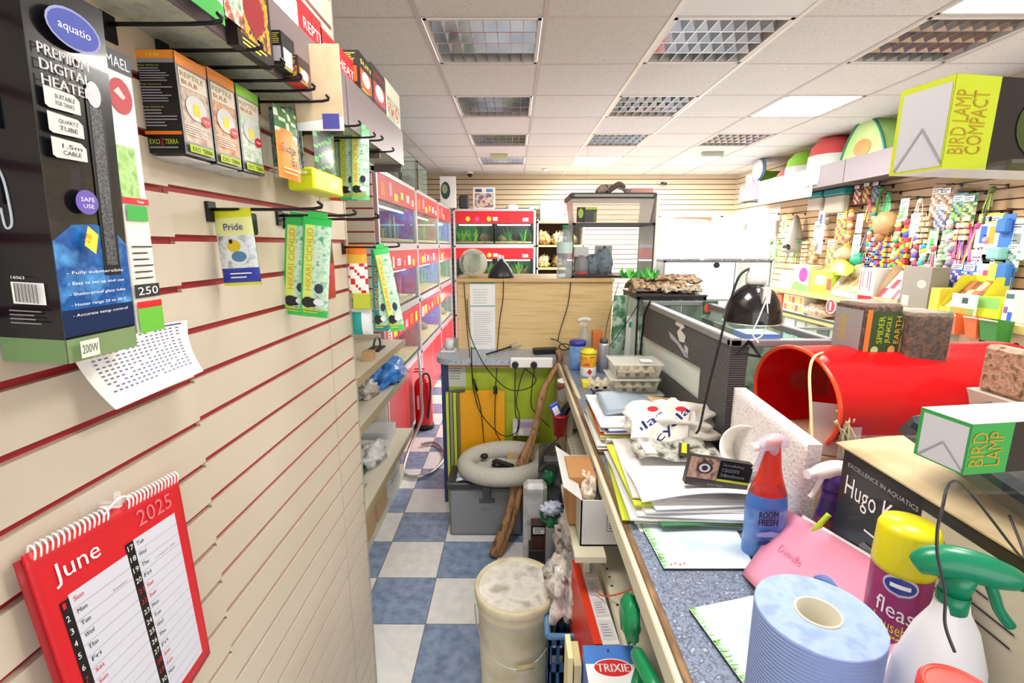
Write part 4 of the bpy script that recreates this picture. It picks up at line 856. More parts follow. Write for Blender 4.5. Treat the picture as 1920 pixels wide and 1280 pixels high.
# ------------------------------------------------------------------ on and around the oak cabinet
c = at(890, 518, z=ZT); t = thing('ball_cactus', 'white woolly ball cactus ornament standing on the oak cabinet', 'cactus', (c.x, 3.2, ZT))
R_ = .083; m = MB(); CC = Vector((c.x, 3.2, ZT + .012 + R_)); m.blob(CC, R_, mat('#93a88c', .8), amp=.02, n=14); m.build('body', t)
m = MB(); SPN = mat('#f3f2e6', .7)
for k in range(900):
    z_ = 1 - 2 * (k + .5) / 900; r_ = math.sqrt(1 - z_ * z_); ph = k * 2.39996; d = Vector((r_ * math.cos(ph), r_ * math.sin(ph), z_)); o_ = d.orthogonal().normalized() * .0085; o2 = d.cross(o_).normalized() * .0085
    b_ = CC + d * R_ * .97; tip = CC + d * (R_ * 1.16)
    m.face([b_ + o_, b_ + o2 * -.5 - o_ * .5, tip], SPN); m.face([b_ - o_, b_ + o2, tip], SPN)
o = m.build('spines', t); m = MB(); m.cyl((c.x, 3.2, ZT), (c.x, 3.2, ZT + .02), .028, mat('#d8cf3a', .5)); m.build('pot', t)
m = MB(); c = at(940, 519, z=ZT); m.lathe((c.x, 3.18, ZT + .002), [(.088, 0), (.086, .012), (.07, .05), (.045, .085), (.022, .105), (.012, .12), (.001, .122)], mat('#2c2d31', .35)); m.cyl((c.x - .012, 3.18, ZT + .115), (c.x - .012, 3.18, ZT + .15), .013, WHT); m.cyl((c.x + .012, 3.18, ZT + .11), (c.x + .012, 3.18, ZT + .145), .008, WHT); o = one(m, 'dome_lamp', 'small black dome lamp standing rim down on the oak cabinet beside the cactus', 'lamp')
t = thing('water_bottle', 'clear ribbed plastic water bottle with green cap on the oak cabinet', 'bottle', (at(1055, 519, z=ZT).x, 3.16, ZT)); bx_ = t.location.x
m = MB(); m.lathe((bx_, 3.16, ZT), [(.045, 0), (.05, .01), (.05, .055), (.046, .06), (.05, .07), (.048, .10), (.043, .125), (.044, .14), (.05, .16), (.051, .22), (.045, .26), (.028, .295), (.016, .31), (.016, .32)], glass('#e8f2fa', .3, .15)); m.build('body', t)
m = MB(); m.lathe((bx_, 3.16, ZT + .16), [(.0515, 0), (.0525, .07)], mat('#cfeae6', .5), closed=False); m.build('label_sleeve', t)
m = MB(); m.cyl((bx_, 3.16, ZT + .315), (bx_, 3.16, ZT + .338), .018, mat('#1f9a5a', .4)); m.build('cap', t)
# big terrarium and tub above it
tx0, tx1 = at(1072, 518, y=3.17).x, at(1223, 518, y=3.17).x
open_tank(tx0, tx1, 3.17, 3.55, ZT, EYE + .142, 'black framed glass terrarium on the right end of the oak cabinet', name='terrarium', e=.014, gl=glass('#f6fbfa', .05))
m = MB(); m.box(tx0 + .01, tx1 - .01, 3.19, 3.53, ZT + .004, ZT + .012, mat('#6a3a44', .7)); one(m, 'terrarium_mat', 'dark red mat on the terrarium floor', 'mat')
m = MB(); m.blob((tx0 + .24, 3.34, ZT + .10), (.06, .05, .10), mat('#55687a', .6, noise_=['#7a8c9c', '#34424f'], scale=30), amp=.12, seed=2, flat=.9); m.blob((tx0 + .16, 3.33, ZT + .08), (.045, .04, .07), mat('#55687a', .6, noise_=['#7a8c9c', '#34424f'], scale=30), amp=.2, seed=5, flat=.9); one(m, 'castle_ornament', 'grey blue rock ornament inside the black framed terrarium', 'ornament')
m = MB(); m.lathe((tx0 + .075, 3.26, ZT + .012), [(.04, 0), (.045, .05), (.04, .1), (.02, .13), (.001, .135)], mat('#8f8a94', .4)); m.lathe((tx0 + .075, 3.26, ZT + .013), [(.043, 0), (.046, .02)], RED); one(m, 'dome_hide', 'grey and red rounded pot inside the terrarium at the left', 'pot')
m = MB(); m.box(tx0 + .05, tx0 + .15, 3.44, 3.5, ZT + .13, ZT + .2, WHT, bev=.004); m.box(tx0 + .2, tx0 + .32, 3.46, 3.5, ZT + .10, ZT + .21, mat('#b9b2b8', .5), bev=.004); m.box(tx0 + .05, tx0 + .32, 3.45, 3.5, ZT + .012, ZT + .13, mat('#4a4038', .6)); one(m, 'decor_backdrop', 'pale packs standing at the back inside the terrarium', 'box')
zt0 = EYE + .142
for z__ in (0,):
    t = thing('plastic_tub', 'long clear plastic tub with a black lid on top of the terrarium', 'tub', ((tx0 + tx1) / 2, 3.36, zt0))
    m = MB(); pl_ = glass('#f1ece6', .45, .3); X = (tx0 - .01, tx1 - .01); zz = EYE + .30
    for q in ([(X[0] + .02, 3.20, zt0), (X[1] - .02, 3.20, zt0), (X[1], 3.18, zz), (X[0], 3.18, zz)], [(X[0] + .02, 3.5, zt0), (X[1] - .02, 3.5, zt0), (X[1], 3.54, zz), (X[0], 3.54, zz)], [(X[0] + .02, 3.20, zt0), (X[0] + .02, 3.5, zt0), (X[0], 3.54, zz), (X[0], 3.18, zz)], [(X[1] - .02, 3.20, zt0), (X[1] - .02, 3.5, zt0), (X[1], 3.54, zz), (X[1], 3.18, zz)]): m.face(q, pl_)
    m.face([(X[0] + .02, 3.2, zt0 + .002), (X[1] - .02, 3.2, zt0 + .002), (X[1] - .02, 3.5, zt0 + .002), (X[0] + .02, 3.5, zt0 + .002)], pl_); m.build('body', t)
    m = MB(); m.box(X[0] - .012, X[1] + .012, 3.165, 3.555, zz - .004, zz + .03, mat('#3a3c3a', .4), bev=.006); m.box(X[0] + .015, X[1] - .015, 3.163, 3.166, zz + .004, zz + .02, mat('#9a9a94', .4)); m.build('lid', t)
    m = MB(); f = Face(m, (X[0] + .035, 3.197, zt0 + .004), (.13, -.001, 0), (0, -.012, .095)); f.rect(0, 0, 1, 1, mat('#4a4a50', .4)).rect(0, 0, .42, 1, mat('#2c3030', .4)).ell(.2, .6, .13, .32, mat('#a9c84a', .4)).rect(.85, 0, 1, .7, mat('#6a7a3a', .4)).rect(.42, .85, 1, 1, LIME); m.build('label_card', t)
m = MB(); zl = EYE + .331
m.tube([(.55, 3.3, zl + .01), (.60, 3.33, zl + .04), (.66, 3.35, zl + .055), (.72, 3.33, zl + .04), (.76, 3.3, zl + .015)], lambda t_: .018 + .012 * math.sin(t_ * 7), mat('#7a6a66', .8, noise_=['#b9a9a0', '#4a3f3c'], scale=40), n=10); m.tube([(.62, 3.32, zl + .015), (.7, 3.34, zl + .07), (.74, 3.36, zl + .05)], .018, mat('#6a5c58', .8), n=8); one(m, 'driftwood', 'twisted grey brown driftwood lying on the black tub lid', 'driftwood')
carton('pink_box', .80, .96, 3.42, 3.52, zl, zl + .055, mat('#e8a8a0', .5), 'flat pink box on the right end of the black tub lid', 'box')
m = MB(); m.box(tx1 + .01, tx1 + .03, 3.2, 3.5, ZT, EYE + .30, WHT); one(m, 'white_sheet', 'white sheet standing at the right side of the clear plastic tub', 'sheet')
# cross counter clutter
m = MB(); p = at(844, 655, z=CT); m.box(p.x - .05, p.x + .04, p.y - .08, p.y + .02, CT, CT + .006, WHT); m.lathe((p.x, p.y - .02, CT + .006), [(.022, 0), (.026, .05), (.027, .06), (.024, .07)], WHITE); m.cyl((p.x, p.y - .02, CT + .006), (p.x, p.y - .02, CT + .075), .031, PLASTIC); one(m, 'white_tubs', 'small white tubs on a paper at the counter corner', 'tub')
m = MB(); a = at(912, 664, z=CT + .01); b = at(958, 650, z=CT + .02); c = at(1003, 637, z=CT + .05); m.tube([a, b], .006, BLACK); m.box(0, 0.001, 0, .001, 0, .001, BLACK) if 0 else None; m.tube([b, c], .018, glass('#f0f0e0', .35, .2), n=8); one(m, 'clear_holder', 'clear plastic holder with a black rod on the cross counter', 'holder')
m = MB(); a = at(1010, 664, z=CT); m.T = RZ((a.x, a.y, CT), 12); m.box(a.x - .03, a.x + .13, a.y - .02, a.y + .05, CT, CT + .035, BLACK, bev=.006); m.T = None; one(m, 'card_reader', 'flat black device on the cross counter beside the glasses', 'device')
m = MB()
for cx_, cy_ in ((1030, 636), (1058, 650)):
    p = at(cx_, cy_, z=CT + .06); m.tube([p + Vector((.033 * math.cos(t_), -.002, .02 * math.sin(t_))) for t_ in [k * .524 for k in range(13)]], .004, mat('#3a2a22', .3), n=6, sub=2)
a, b = at(1043, 640, z=CT + .07), at(1062, 648, z=CT + .06); m.tube([at(1018, 632, z=CT + .065), at(1043, 640, z=CT + .065) + Vector((0, .0, .008)), at(1066, 655, z=CT + .065)], .004, mat('#3a2a22', .3)); one(m, 'spectacles', 'brown rimmed glasses resting on the stick top', 'glasses')
# power strip with plugs
t = thing('power_strip', 'white extension socket strip along the cross counter edge', 'power strip', (at(1000, 679, y=2.79).x, 2.79, CT - .04)); a, b = at(957, 670, y=2.79), at(1036, 688, y=2.79)
m = MB(); m.box(a.x, b.x, 2.765, 2.80, b.z, a.z, WHT, bev=.005); m.build('body', t)
for px_ in (966, 1001):
    m = MB(); p = at(px_, 684, y=2.76); m.cyl((p.x, 2.765, p.z), (p.x, 2.735, p.z), .021, BLACK, r1=.018); m.build('plug', t)
CB = mat('#1b1a1c', .45)
def cable(pts, label, r=.0032, name='cable', grp='black cables at the counter'):
    m = MB(); m.tube(pts, r, CB, n=6, sub=6); return one(m, name, label, 'cable', grp)
def C(*l, y=2.77): return [at(px_, py_, y=y) for px_, py_ in l]
cable(C((966, 690), (966, 770), (972, 790), (966, 812), (940, 815), (905, 780), (890, 740), (885, 700), (884, 650), y=2.74), 'black cable looping from the left plug over the yellow board')
cable(C((1002, 690), (998, 720), (996, 760), (1010, 780), (1030, 800), y=2.74), 'black cable dropping from the right plug behind the stick')
cable([at(944, 516, y=3.08), at(943, 560, y=3.07), at(937, 600, y=3.07), at(932, 660, y=3.0)] + C((931, 700), (929, 728), (928, 800), (935, 820), (946, 838), (960, 832), (972, 805), (974, 780), (968, 750), (980, 700), (988, 690)), 'long black cable from the dome lamp down the oak cabinet with an inline switch')
cable([at(1071, 520, y=3.08), at(1065, 570, y=3.07), at(1050, 620, y=3.05), at(1046, 640, y=3.0)], 'black cable hanging down the oak cabinet beside the water bottle')
cable([at(870, 530, y=3.085), at(874, 590, y=3.07), at(878, 640, y=3.0)] + C((884, 690), (890, 725), (900, 760), (905, 800), (909, 850)), 'black cable taped down the left side of the oak cabinet')
cable([at(876, 560, y=3.085), at(880, 620, y=3.05)] + C((900, 670), (925, 705), (955, 730), (990, 728), (1005, 710), (985, 690), (990, 680)), 'thin black cable crossing the lime front to the sockets')
m = MB(); p = at(929, 729, y=2.765); m.box(p.x - .012, p.x + .012, 2.745, 2.765, p.z - .03, p.z + .02, BLACK, bev=.004); one(m, 'inline_switch', 'black inline cable switch hanging before the yellow board', 'switch')
m = MB(); p = at(888, 712, y=2.765); m.tube([p, p + Vector((.02, 0, -.07))], .009, BLACK); one(m, 'inline_switch', 'black cable connector hanging left of the yellow board corner', 'connector')
p = at(982, 800, y=2.84); carton('white_pack', p.x - .07, p.x + .09, 2.79, 2.855, p.z - .04, p.z + .05, mat('#d9d3e6', .5), 'white and lilac pack against the lime counter front', 'box', None, lambda f: f['-y'].rect(.3, .6, 1, 1, mat('#b9a0d0', .5)).rect(.05, .1, .4, .5, WHT))
p = at(990, 830, y=2.8); carton('brown_carton', p.x - .13, p.x + .16, 2.66, 2.79, .30, p.z, KRAFT, 'brown carton standing behind the pet bed under the lime front', 'box'); carton('brown_carton', p.x - .13, p.x + .17, 2.65, 2.80, 0, .2995, KRAFT, 'lower brown carton on the floor behind the grey storage box', 'box')
# ------------------------------------------------------------------ aisle floor things
t = thing('storage_box', 'grey plastic storage box with dark lid and latch on the aisle floor', 'storage box', (-.165, 2.58, 0))
SG = mat('#7d8085', .45); m = MB(); x0, x1 = -.372, .045; m.box(x0, x1, 2.48, 2.69, 0.002, .30, SG, bev=.008); m.box(x0 + .01, x1 - .01, 2.476, 2.482, .02, .28, mat('#8a8d92', .4), bev=.002); m.build('body', t)
m = MB(); m.box(x0 - .012, x1 + .012, 2.468, 2.70, .295, .336, mat('#3a3a3d', .4), bev=.008)
for k in range(9): m.box(x0 + .02, x0 + .09, 2.49 + k * .022, 2.50 + k * .022, .336, .341, mat('#454549', .4))
m.build('lid', t)
m = MB(); p = at(913, 938, y=2.475); m.box(p.x - .045, p.x + .045, 2.47, 2.478, p.z - .014, p.z + .014, mat('#55585c', .4), bev=.003); m.box(p.x - .022, p.x + .022, 2.462, 2.475, p.z + .01, .315, mat('#55585c', .4), bev=.003); m.build('latch', t)
m = MB(); Face(m, (p.x - .04, 2.4755, p.z - .07), (.075, 0, 0), (0, 0, .035)).text('BEKA', .1, .2, .5, mat('#6a6d72', .4)); m.build('lettering', t)
# blue cloths and pet bed
m = MB(); m.sheet(lambda u, v: Vector((-.33 + .26 * u, 2.47 + .16 * v, .345 + .012 * math.sin(9 * u + 3 * v) + .008 * math.sin(17 * v))), 16, 10, mat('#a9cfe8', .6, noise_=['#e0eef6', '#4a5a9a'], scale=18), thick=.004); one(m, 'folded_cloth', 'pale blue patterned cloths under the grey pet bed', 'cloth')
t = thing('pet_bed', 'oval grey foam pet bed lying on the storage box', 'pet bed', (-.06, 2.58, .36)); FELT = mat('#c0beb4', .95, noise_=['#d0cec6', '#aba89f'], scale=180)
cx_, cy_, zz_ = -.055, 2.57, .415
m = MB(); pts = [(cx_ + (.225 + .0 * math.sin(k)) * math.cos(k * math.pi / 18), cy_ + .15 * math.sin(k * math.pi / 18), zz_ + .018 * math.sin(k * math.pi / 18 + .4) - (.02 if k % 36 < 3 else 0)) for k in range(37)]
m.tube(pts, .052, FELT, n=14, sub=2); m.build('rim', t)
m = MB(); m.sheet(lambda u, v: Vector((cx_ + .2 * (u * 2 - 1) * math.sqrt(max(0, 1 - .45 * (v * 2 - 1) ** 2)), cy_ + .13 * (v * 2 - 1) * math.sqrt(max(0, 1 - .45 * (u * 2 - 1) ** 2)), zz_ - .022)), 10, 10, FELT, thick=.02); m.build('cushion', t)
m = MB(); p = at(945, 868, z=.42); m.T = RZ((p.x, p.y, .41), -35); m.box(p.x - .075, p.x + .06, p.y - .02, p.y + .02, .405, .425, BLACK, bev=.004); m.T = None; m.blob((p.x - .04, p.y - .02, .418), (.03, .025, .02), BLACK, seed=2); one(m, 'hand_tool', 'black hand tool lying inside the pet bed', 'tool')
m = MB(); p = at(908, 855, z=.43); m.blob((p.x, p.y, .43), (.022, .02, .016), BLACK, seed=7); one(m, 'cable_plug', 'black plug on a cable resting in the left of the pet bed', 'plug')
# leaning branch
a = at(925, 1045, z=.0); b = at(1046, 660, y=2.76); BRK = mat('#8a6444', .8, noise_=['#b58a60', '#5a3d28'], scale=30, stretch=(1, 1, .25), bump=.5)
m = MB(); L_ = [a + Vector((0, 0, .01)), a.lerp(b, .18) + Vector((.01, 0, 0)), a.lerp(b, .4) + Vector((-.012, 0, 0)), a.lerp(b, .6) + Vector((.006, -.004, 0)), a.lerp(b, .8) + Vector((-.012, 0, 0)), b + Vector((.008, 0, -.06)), b + Vector((.0, 0, .012))]
m.tube(L_, lambda t_: .026 - .008 * t_ + .004 * math.sin(t_ * 23), BRK, n=10, sub=6); m.tube([L_[0] + Vector((.03, .01, 0)), L_[1] + Vector((.035, 0, 0)), L_[2] + Vector((.03, 0, 0)), L_[3] + Vector((.015, 0, 0))], lambda t_: .018 - .008 * t_ + .003 * math.sin(t_ * 17), BRK, n=8, sub=6)
one(m, 'wooden_branch', 'long brown twisted branch leaning from the floor to the counter edge', 'branch')
# bucket
t = thing('lidded_bucket', 'tall cream plastic bucket with a dusty clear lid and wire handle', 'bucket', (at(968, 1093, z=.487).x, at(968, 1093, z=.487).y, 0)); bc = Vector(t.location)
CRM = mat('#d3cbac', .45, noise_=['#dbd4b8', '#c8bf9e'], scale=9); m = MB()
m.lathe(bc, [(.118, .002), (.124, .01), (.133, .30), (.137, .42), (.142, .425), (.142, .44), (.138, .445), (.1385, .47)], CRM, n=48); m.build('body', t)
m = MB(); m.lathe(bc, [(.144, .455), (.147, .46), (.147, .482), (.143, .489), (.134, .489), (.131, .478), (.001, .478)], CRM, n=48, ms=[CRM] * 5 + [mat('#d8d6cc', .3, noise_=['#efeee8', '#b8b5a8'], scale=16)]); m.build('lid', t)
m = MB(); m.tube([bc + Vector((.146 * math.cos(t_), .146 * math.sin(t_) * 1.0 - .012, .43 - .14 * math.sin(-t_) ** 1.0)) for t_ in [-(.06 + k * .302) for k in range(11)]], .0022, STEEL, n=6, sub=3); wh = m.build('wire_handle', t)
m = MB(); m.cyl(bc + Vector((-.03 + .03, -.158, .291)), bc + Vector((.06, -.15, .297)), .008, mat('#b9ab80', .5), n=10); m.build('grip', wh)
# ------------------------------------------------------------------ below and beside the counter edge
m = MB(); a = at(1090, 937, y=1.25); b = at(1178, 1023, y=1.25); x0, x1, zt_, zb_ = a.x, b.x + .01, a.z, b.z; WB_ = mat('#c9c8c8', .5)
T_ = zt_
for q in ((x0, x1, 1.25, 1.254), (x0, x1, 1.55, 1.554), (x0, x0 + .004, 1.25, 1.554), (x1 - .004, x1, 1.25, 1.554)): m.box(*q, zb_, T_ - .002, WB_)
m.box(x0, x1, 1.25, 1.554, zb_, zb_ + .004, WB_); f = Face(m, (x0, 1.2495, zb_), (x1 - x0, 0, 0), (0, 0, T_ - zb_)); f.rect(.5, .32, .97, .70, INK).rect(.51, .335, .96, .685, WB_).text('SOOP', .55, .56, .09, INK, w=.3).lines(.54, .37, .93, .52, 3, INK, fill=.35)
m.face([(x0 + .004, 1.25, T_ - .003), (x0 + .004, 1.55, T_ - .003), (x0 - .05, 1.56, T_ + .03), (x0 - .05, 1.27, T_ + .03)], WB_)
one(m, 'open_box', 'open white cardboard box with a small printed frame by the counter edge', 'box')
m = MB(); m.box(x0 - .02, .262, 1.2, 1.62, zb_ - .02, zb_ - .002, METC); m.box(x0 + .02, x0 + .04, 1.3, 1.32, 0, zb_ - .02, METC); m.box(x0 + .02, x0 + .04, 1.56, 1.58, 0, zb_ - .02, METC); one(m, 'small_stand', 'low cream stand under the open white box', 'stand')
m = MB(); m.tube([(x0 + .05, 1.3, zb_ + .03), (x0 + .06, 1.4, T_ + .01), (x0 + .07, 1.48, zb_ + .08)], .012, mat('#2a33b8', .4)); one(m, 'blue_strap', 'dark blue curved handle inside the open white box', 'handle')
bag((x0 + .035, 1.35, zb_ + .09), (.028, .05, .08), mat('#b9a28a', .5, noise_=['#e0d4c4', '#7a6248'], scale=30), 'paper_bag', 'crumpled brown bag standing in the open white box', seed=11, amp=.25)
carton('brown_carton', .2 - .03, .255, 1.35, 1.5, zb_ + .005, T_ + .02, mat('#a87a48', .7), 'brown carton piece at the right inside the open white box', 'box')
# grey carrier with coffee pack, green stemmed spray, clear bottle
p = at(1003, 1000, y=2.0); carton('clear_bag', p.x - .055, p.x + .055, 2.0, 2.08, 0.002, at(1003, 910, y=2.0).z, mat('#b9babd', .35, noise_=['#d0d2d5', '#9a9b9f'], scale=9), 'upright grey plastic sack behind the bucket', 'bag', None, None, None, None, .02)
carton('brown_pack', p.x - .02, p.x + .06, 1.93, 1.99, .3, at(1003, 985, y=1.93).z, mat('#4a2e26', .5), 'brown pack with a black and white label before the grey sack', 'box', None, lambda f: f['-y'].rect(0, .55, 1, 1, BLACK).rect(.1, .65, .75, .92, WHT).lines(.15, .68, .7, .9, 3, INK))
carton('brown_pack', p.x - .03, p.x + .07, 1.92, 2.0, 0, .2995, mat('#2a2a2d', .5), 'dark carton on the floor under the brown pack', 'box')
t = thing('pump_spray', 'grey tube with green winged pump top standing behind the bucket', 'spray', (at(1032, 1000, y=1.9).x, 1.9, 0)); q = Vector(t.location); zz = at(1032, 985, y=1.9).z
m = MB(); m.lathe(q, [(.022, .002), (.022, zz - .01), (.016, zz)], mat('#8a8c8f', .4)); m.build('body', t)
m = MB(); GRB = mat('#1f7a4a', .35); m.cyl(q + Vector((0, 0, zz - .01)), q + Vector((0, 0, zz + .05)), .018, GRB); m.tube([q + Vector((0, 0, zz + .01)), q + Vector((-.035, 0, zz + .03)), q + Vector((-.045, 0, zz + .075))], .008, GRB); m.tube([q + Vector((0, 0, zz + .01)), q + Vector((.035, 0, zz + .03)), q + Vector((.05, 0, zz + .075))], .008, GRB); m.build('pump_head', t)
m = MB(); m.blob(q + Vector((.0, 0, zz + .085)), (.045, .03, .025), mat('#b9c6f0', .6, noise_=['#e4eaff', '#8a9ad8'], scale=40), amp=.4, seed=9); one(m, 'blue_cloth', 'pale blue cloth stuffed on the green pump top', 'cloth')
t = thing('clear_bottle', 'clear spray bottle with blue top right of the green pump', 'bottle', (at(1056, 1010, y=1.85).x, 1.85, 0)); q = Vector(t.location); zz = at(1056, 985, y=1.85).z
m = MB(); m.lathe(q, [(.03, .3), (.034, .32), (.034, zz - .06), (.014, zz - .01)], glass('#eaf2fa', .35, .2)); m.build('body', t); m = MB(); m.cyl(q + Vector((0, 0, zz - .02)), q + Vector((0, 0, zz + .02)), .015, BLUE); m.box(q.x - .012, q.x + .03, 1.84, 1.86, zz + .02, zz + .045, BLUE, bev=.004); m.build('trigger_head', t)
m = MB(); m.box(q.x - .05, q.x + .06, 1.80, 1.92, 0, .298, BLACK, bev=.01); one(m, 'black_crate', 'black crate on the floor behind the bucket', 'crate')
# red holder with pens, white pot, scanner pack
p = at(1050, 780, y=2.25); t = thing('red_pot', 'red plastic pot clipped at the counter edge holding blue packets', 'pot', (p.x, 2.25, at(1050, 815, y=2.25).z)); q = Vector(t.location)
m = MB(); m.lathe(q, [(.03, 0), (.04, .10), (.043, .10), (.043, .108), (.037, .108)], mat('#b8202a', .35)); m.build('body', t)
m = MB(); m.T = RZ(q + Vector((0, 0, .1)), 20, (-25, 'Y')); m.box(q.x - .03, q.x + .015, q.y - .01, q.y + .01, q.z + .08, q.z + .18, mat('#3a5ac8', .4), bev=.002); m.box(q.x - .025, q.x + .005, q.y - .012, q.y - .009, q.z + .12, q.z + .165, WHT); m.T = None; one(m, 'blue_packet', 'blue and white packet standing in the red pot', 'packet')
m = MB(); m.tube([q + Vector((.01, 0, .09)), q + Vector((.03, 0, .14)), q + Vector((.06, 0, .17))], .02, BLACK); one(m, 'black_torch', 'black rounded tool standing in the red pot', 'tool')
m = MB(); a, b = at(1060, 690, y=2.5), at(1095, 770, y=1.95); m.tube([a + Vector((0, 0, .01)), b + Vector((0, 0, 0))], .011, mat('#d6cfae', .3)); one(m, 'cream_tube', 'cream tube lying along the counter edge', 'tube')
m = MB(); a = at(1063, 735, y=2.4); m.lathe((a.x - .01, 2.4, a.z - .04), [(.035, 0), (.042, .10), (.044, .10), (.04, .106)], WHITE); m.tube([(a.x - .05, 2.38, a.z + .03), (a.x + .0, 2.36, a.z + .06)], .016, mat('#8a4a3a', .5)); one(m, 'white_cup', 'white cup with a brown rim beside the branch', 'cup')
m = MB(); q = Vector((.20, 2.3, 0)); m.box(.13, .25, 2.2, 2.4, 0.0, .62, mat('#5f6468', .5, noise_=['#2a2c2e', '#8a9094'], scale=7), bev=.02); one(m, 'grey_bin', 'grey and black cluttered bin under the red pot', 'bin')
cable([at(1048, 820, y=2.24), at(1020, 850, y=2.22), at(1010, 885, y=2.2), at(1030, 870, y=2.2), at(1045, 880, y=2.2), at(1030, 900, y=2.2), at(1022, 915, y=2.2)], 'black cable coil hanging between branch and white box', grp=None)
m = MB(); p = at(1028, 893, y=2.2); m.blob((p.x, 2.2, p.z), (.03, .03, .035), GRB, seed=4, amp=.3); one(m, 'green_packet', 'dark green crumpled packet behind the white box', 'packet')
# basket, carrier bags, cartons at the bottom
t = thing('blue_basket', 'blue plastic basket of bags on the floor right of the bucket', 'basket', (.175, 1.42, 0)); BB = mat('#2f5f96', .4)
m = MB(); m.box(.115, .245, 1.30, 1.56, 0, .01, BB)
for q in ((.11, .245, 1.295, 1.30), (.11, .245, 1.56, 1.565)):
    for k in range(6): m.box(q[0] + k * .0262, q[0] + k * .0262 + .010, q[2], q[3], 0, .42, BB)
    for z_ in (0, .1, .2, .3, .4): m.box(q[0], q[1], q[2], q[3], z_, z_ + .03, BB)
for k in range(11): m.box(.11, .115, 1.295 + k * .0255, 1.31 + k * .0255, 0, .42, BB)
for z_ in (0, .1, .2, .3, .4): m.box(.11, .115, 1.295, 1.565, z_, z_ + .03, BB)
m.box(.245, .25, 1.295, 1.565, 0, .43, BB); m.build('body', t)
m = MB(); m.tube([(.108, 1.29, .44), (.25, 1.29, .44), (.252, 1.57, .44), (.108, 1.57, .44), (.108, 1.29, .44)], .010, mat('#5f93c8', .35), sub=1, n=8); m.build('rim', t)
CLR = mat('#b5ada6', .2, noise_=['#e8e4e0', '#7a706a'], scale=26)
bag((.185, 1.44, .50), (.065, .12, .10), CLR, 'carrier_bag', 'translucent crumpled carrier bag in the blue basket', amp=.35, seed=14, n=18)
bag((.20, 1.56, .60), (.045, .07, .10), mat('#8f8780', .25, noise_=['#c9c2bc', '#4a4440'], scale=26), 'carrier_bag', 'darker crumpled bag behind the translucent carrier bag', amp=.35, seed=15, n=14)
m = MB(); m.tube([(.2, 1.5, .57), (.215, 1.5, .68), (.235, 1.52, .76)], lambda t_: .012 + .006 * math.sin(t_ * 9), CLR, n=7); one(m, 'bag_handles', 'twisted pale bag handles hanging from the stand', 'bag')
m = MB(); m.box(.215, .25, 1.33, 1.36, .32, .62, PURP, bev=.002) ; one(m, 'purple_pack', 'purple pack inside the carrier bag', 'packet')
a = at(1103, 1112, z=.68); RDB = mat('#e23a1e', .4)
m = MB(); m.T = RZ((.2, 1.2, 0), 3); m.box(.195, .262, 1.03, 1.36, .40, .66, mat('#e8e8e8', .5), bev=.001); m.box(.194, .216, 1.029, 1.361, .40, .663, RDB); f = Face(m, (.217, 1.03, .6605), (.045, 0, 0), (0, .33, 0))
for k in range(4): f.rect(.1, .04 + k * .24, .9, .24 + k * .24, mat('#d5d5dd', .5)); f.lines(.2, .07 + k * .24, .8, .21 + k * .24, 5, mat('#8a8a9a', .5), fill=.3, seed=k)
one(m, 'light_tube_carton', 'long red and white carton lying by the blue basket under the counter edge', 'box')
carton('under_carton', .195, .262, 1.03, 1.29, 0, .398, mat('#3a4a5a', .5), 'dark carton on the floor under the red and white carton', 'box')
a = at(1118, 1222, z=.765); b = at(1232, 1215, z=.765)
TB = mat('#2f6ac8', .35); 
def paint_tr(f):
    a = f['-y']; a.rect(0, .62, 1, 1, mat('#4a82d8', .35)).rect(0, 0, 1, .62, mat('#f0f2f6', .5)); a.ell(.5, .60, .36, .2, WHT).ell(.5, .60, .34, .18, RED).text('TRIXIE', .2, .545, .12, WHT, w=.6, bold=.05); a.text('x', .45, .86, .06, INK, w=.06); a.lines(.2, .1, .8, .3, 3, mat('#9ab4dc', .5))
    b = f['+z']; b.rect(0, .5, 1, 1, mat('#4a82d8', .35)).rect(0, 0, 1, .5, mat('#f0f2f6', .5)); b.ell(.5, .40, .37, .24, WHT).ell(.5, .40, .35, .215, RED).text('TRIXIE', .2, .30, .2, WHT, w=.6, bold=.05).text('x', .45, .8, .1, INK, w=.06)
carton('pet_product_box', .160, .278, .86, .955, .575, .735, TB, 'blue topped pet product box with a red oval logo leaning below the counter edge', 'box', None, paint_tr, RZ((.22, .87, .6), 0, (4, 'X')))
carton('support_carton', .160, .262, .87, .97, 0, .574, KRAFT, 'brown carton under the blue pet product box', 'box')
m = MB(); m.box(.125, .137, .93, 1.0, .56, .72, mat('#e6d9a8', .6)); m.box(.14, .157, .93, 1.0, .54, .70, mat('#d8c998', .6)); one(m, 'wood_slats', 'short pale wooden slats left of the blue pet product box', 'wood')
carton('slat_support', .12, .158, .92, 1.02, 0, .538, mat('#20407a', .5), 'dark blue carton under the pale wooden slats', 'box')
m = MB(); G2 = mat('#10935a', .3); m.tube([(.262, .82, .81), (.245, .80, .86), (.25, .72, .88), (.27, .68, .86), (.25, .66, .80), (.235, .76, .78), (.262, .82, .81)], .014, G2, n=10); m.box(.235, .285, .64, .80, .72, .79, G2, bev=.012); m.blob((.262, .93, .83), (.022, .05, .05), G2, amp=.15, seed=3)
one(m, 'bottle_carrier', 'green plastic bottle carrier handle below the counter edge at the bottom', 'handle')
m = MB(); m.tube([at(1117, 1105, y=1.2), at(1130, 1117, y=1.18), at(1160, 1113, y=1.12), at(1185, 1103, y=1.1), at(1212, 1096, y=1.08)], .0022, mat('#e05a2a', .4)); one(m, 'orange_string', 'thin orange cord stretched over the cream under shelf', 'cord')
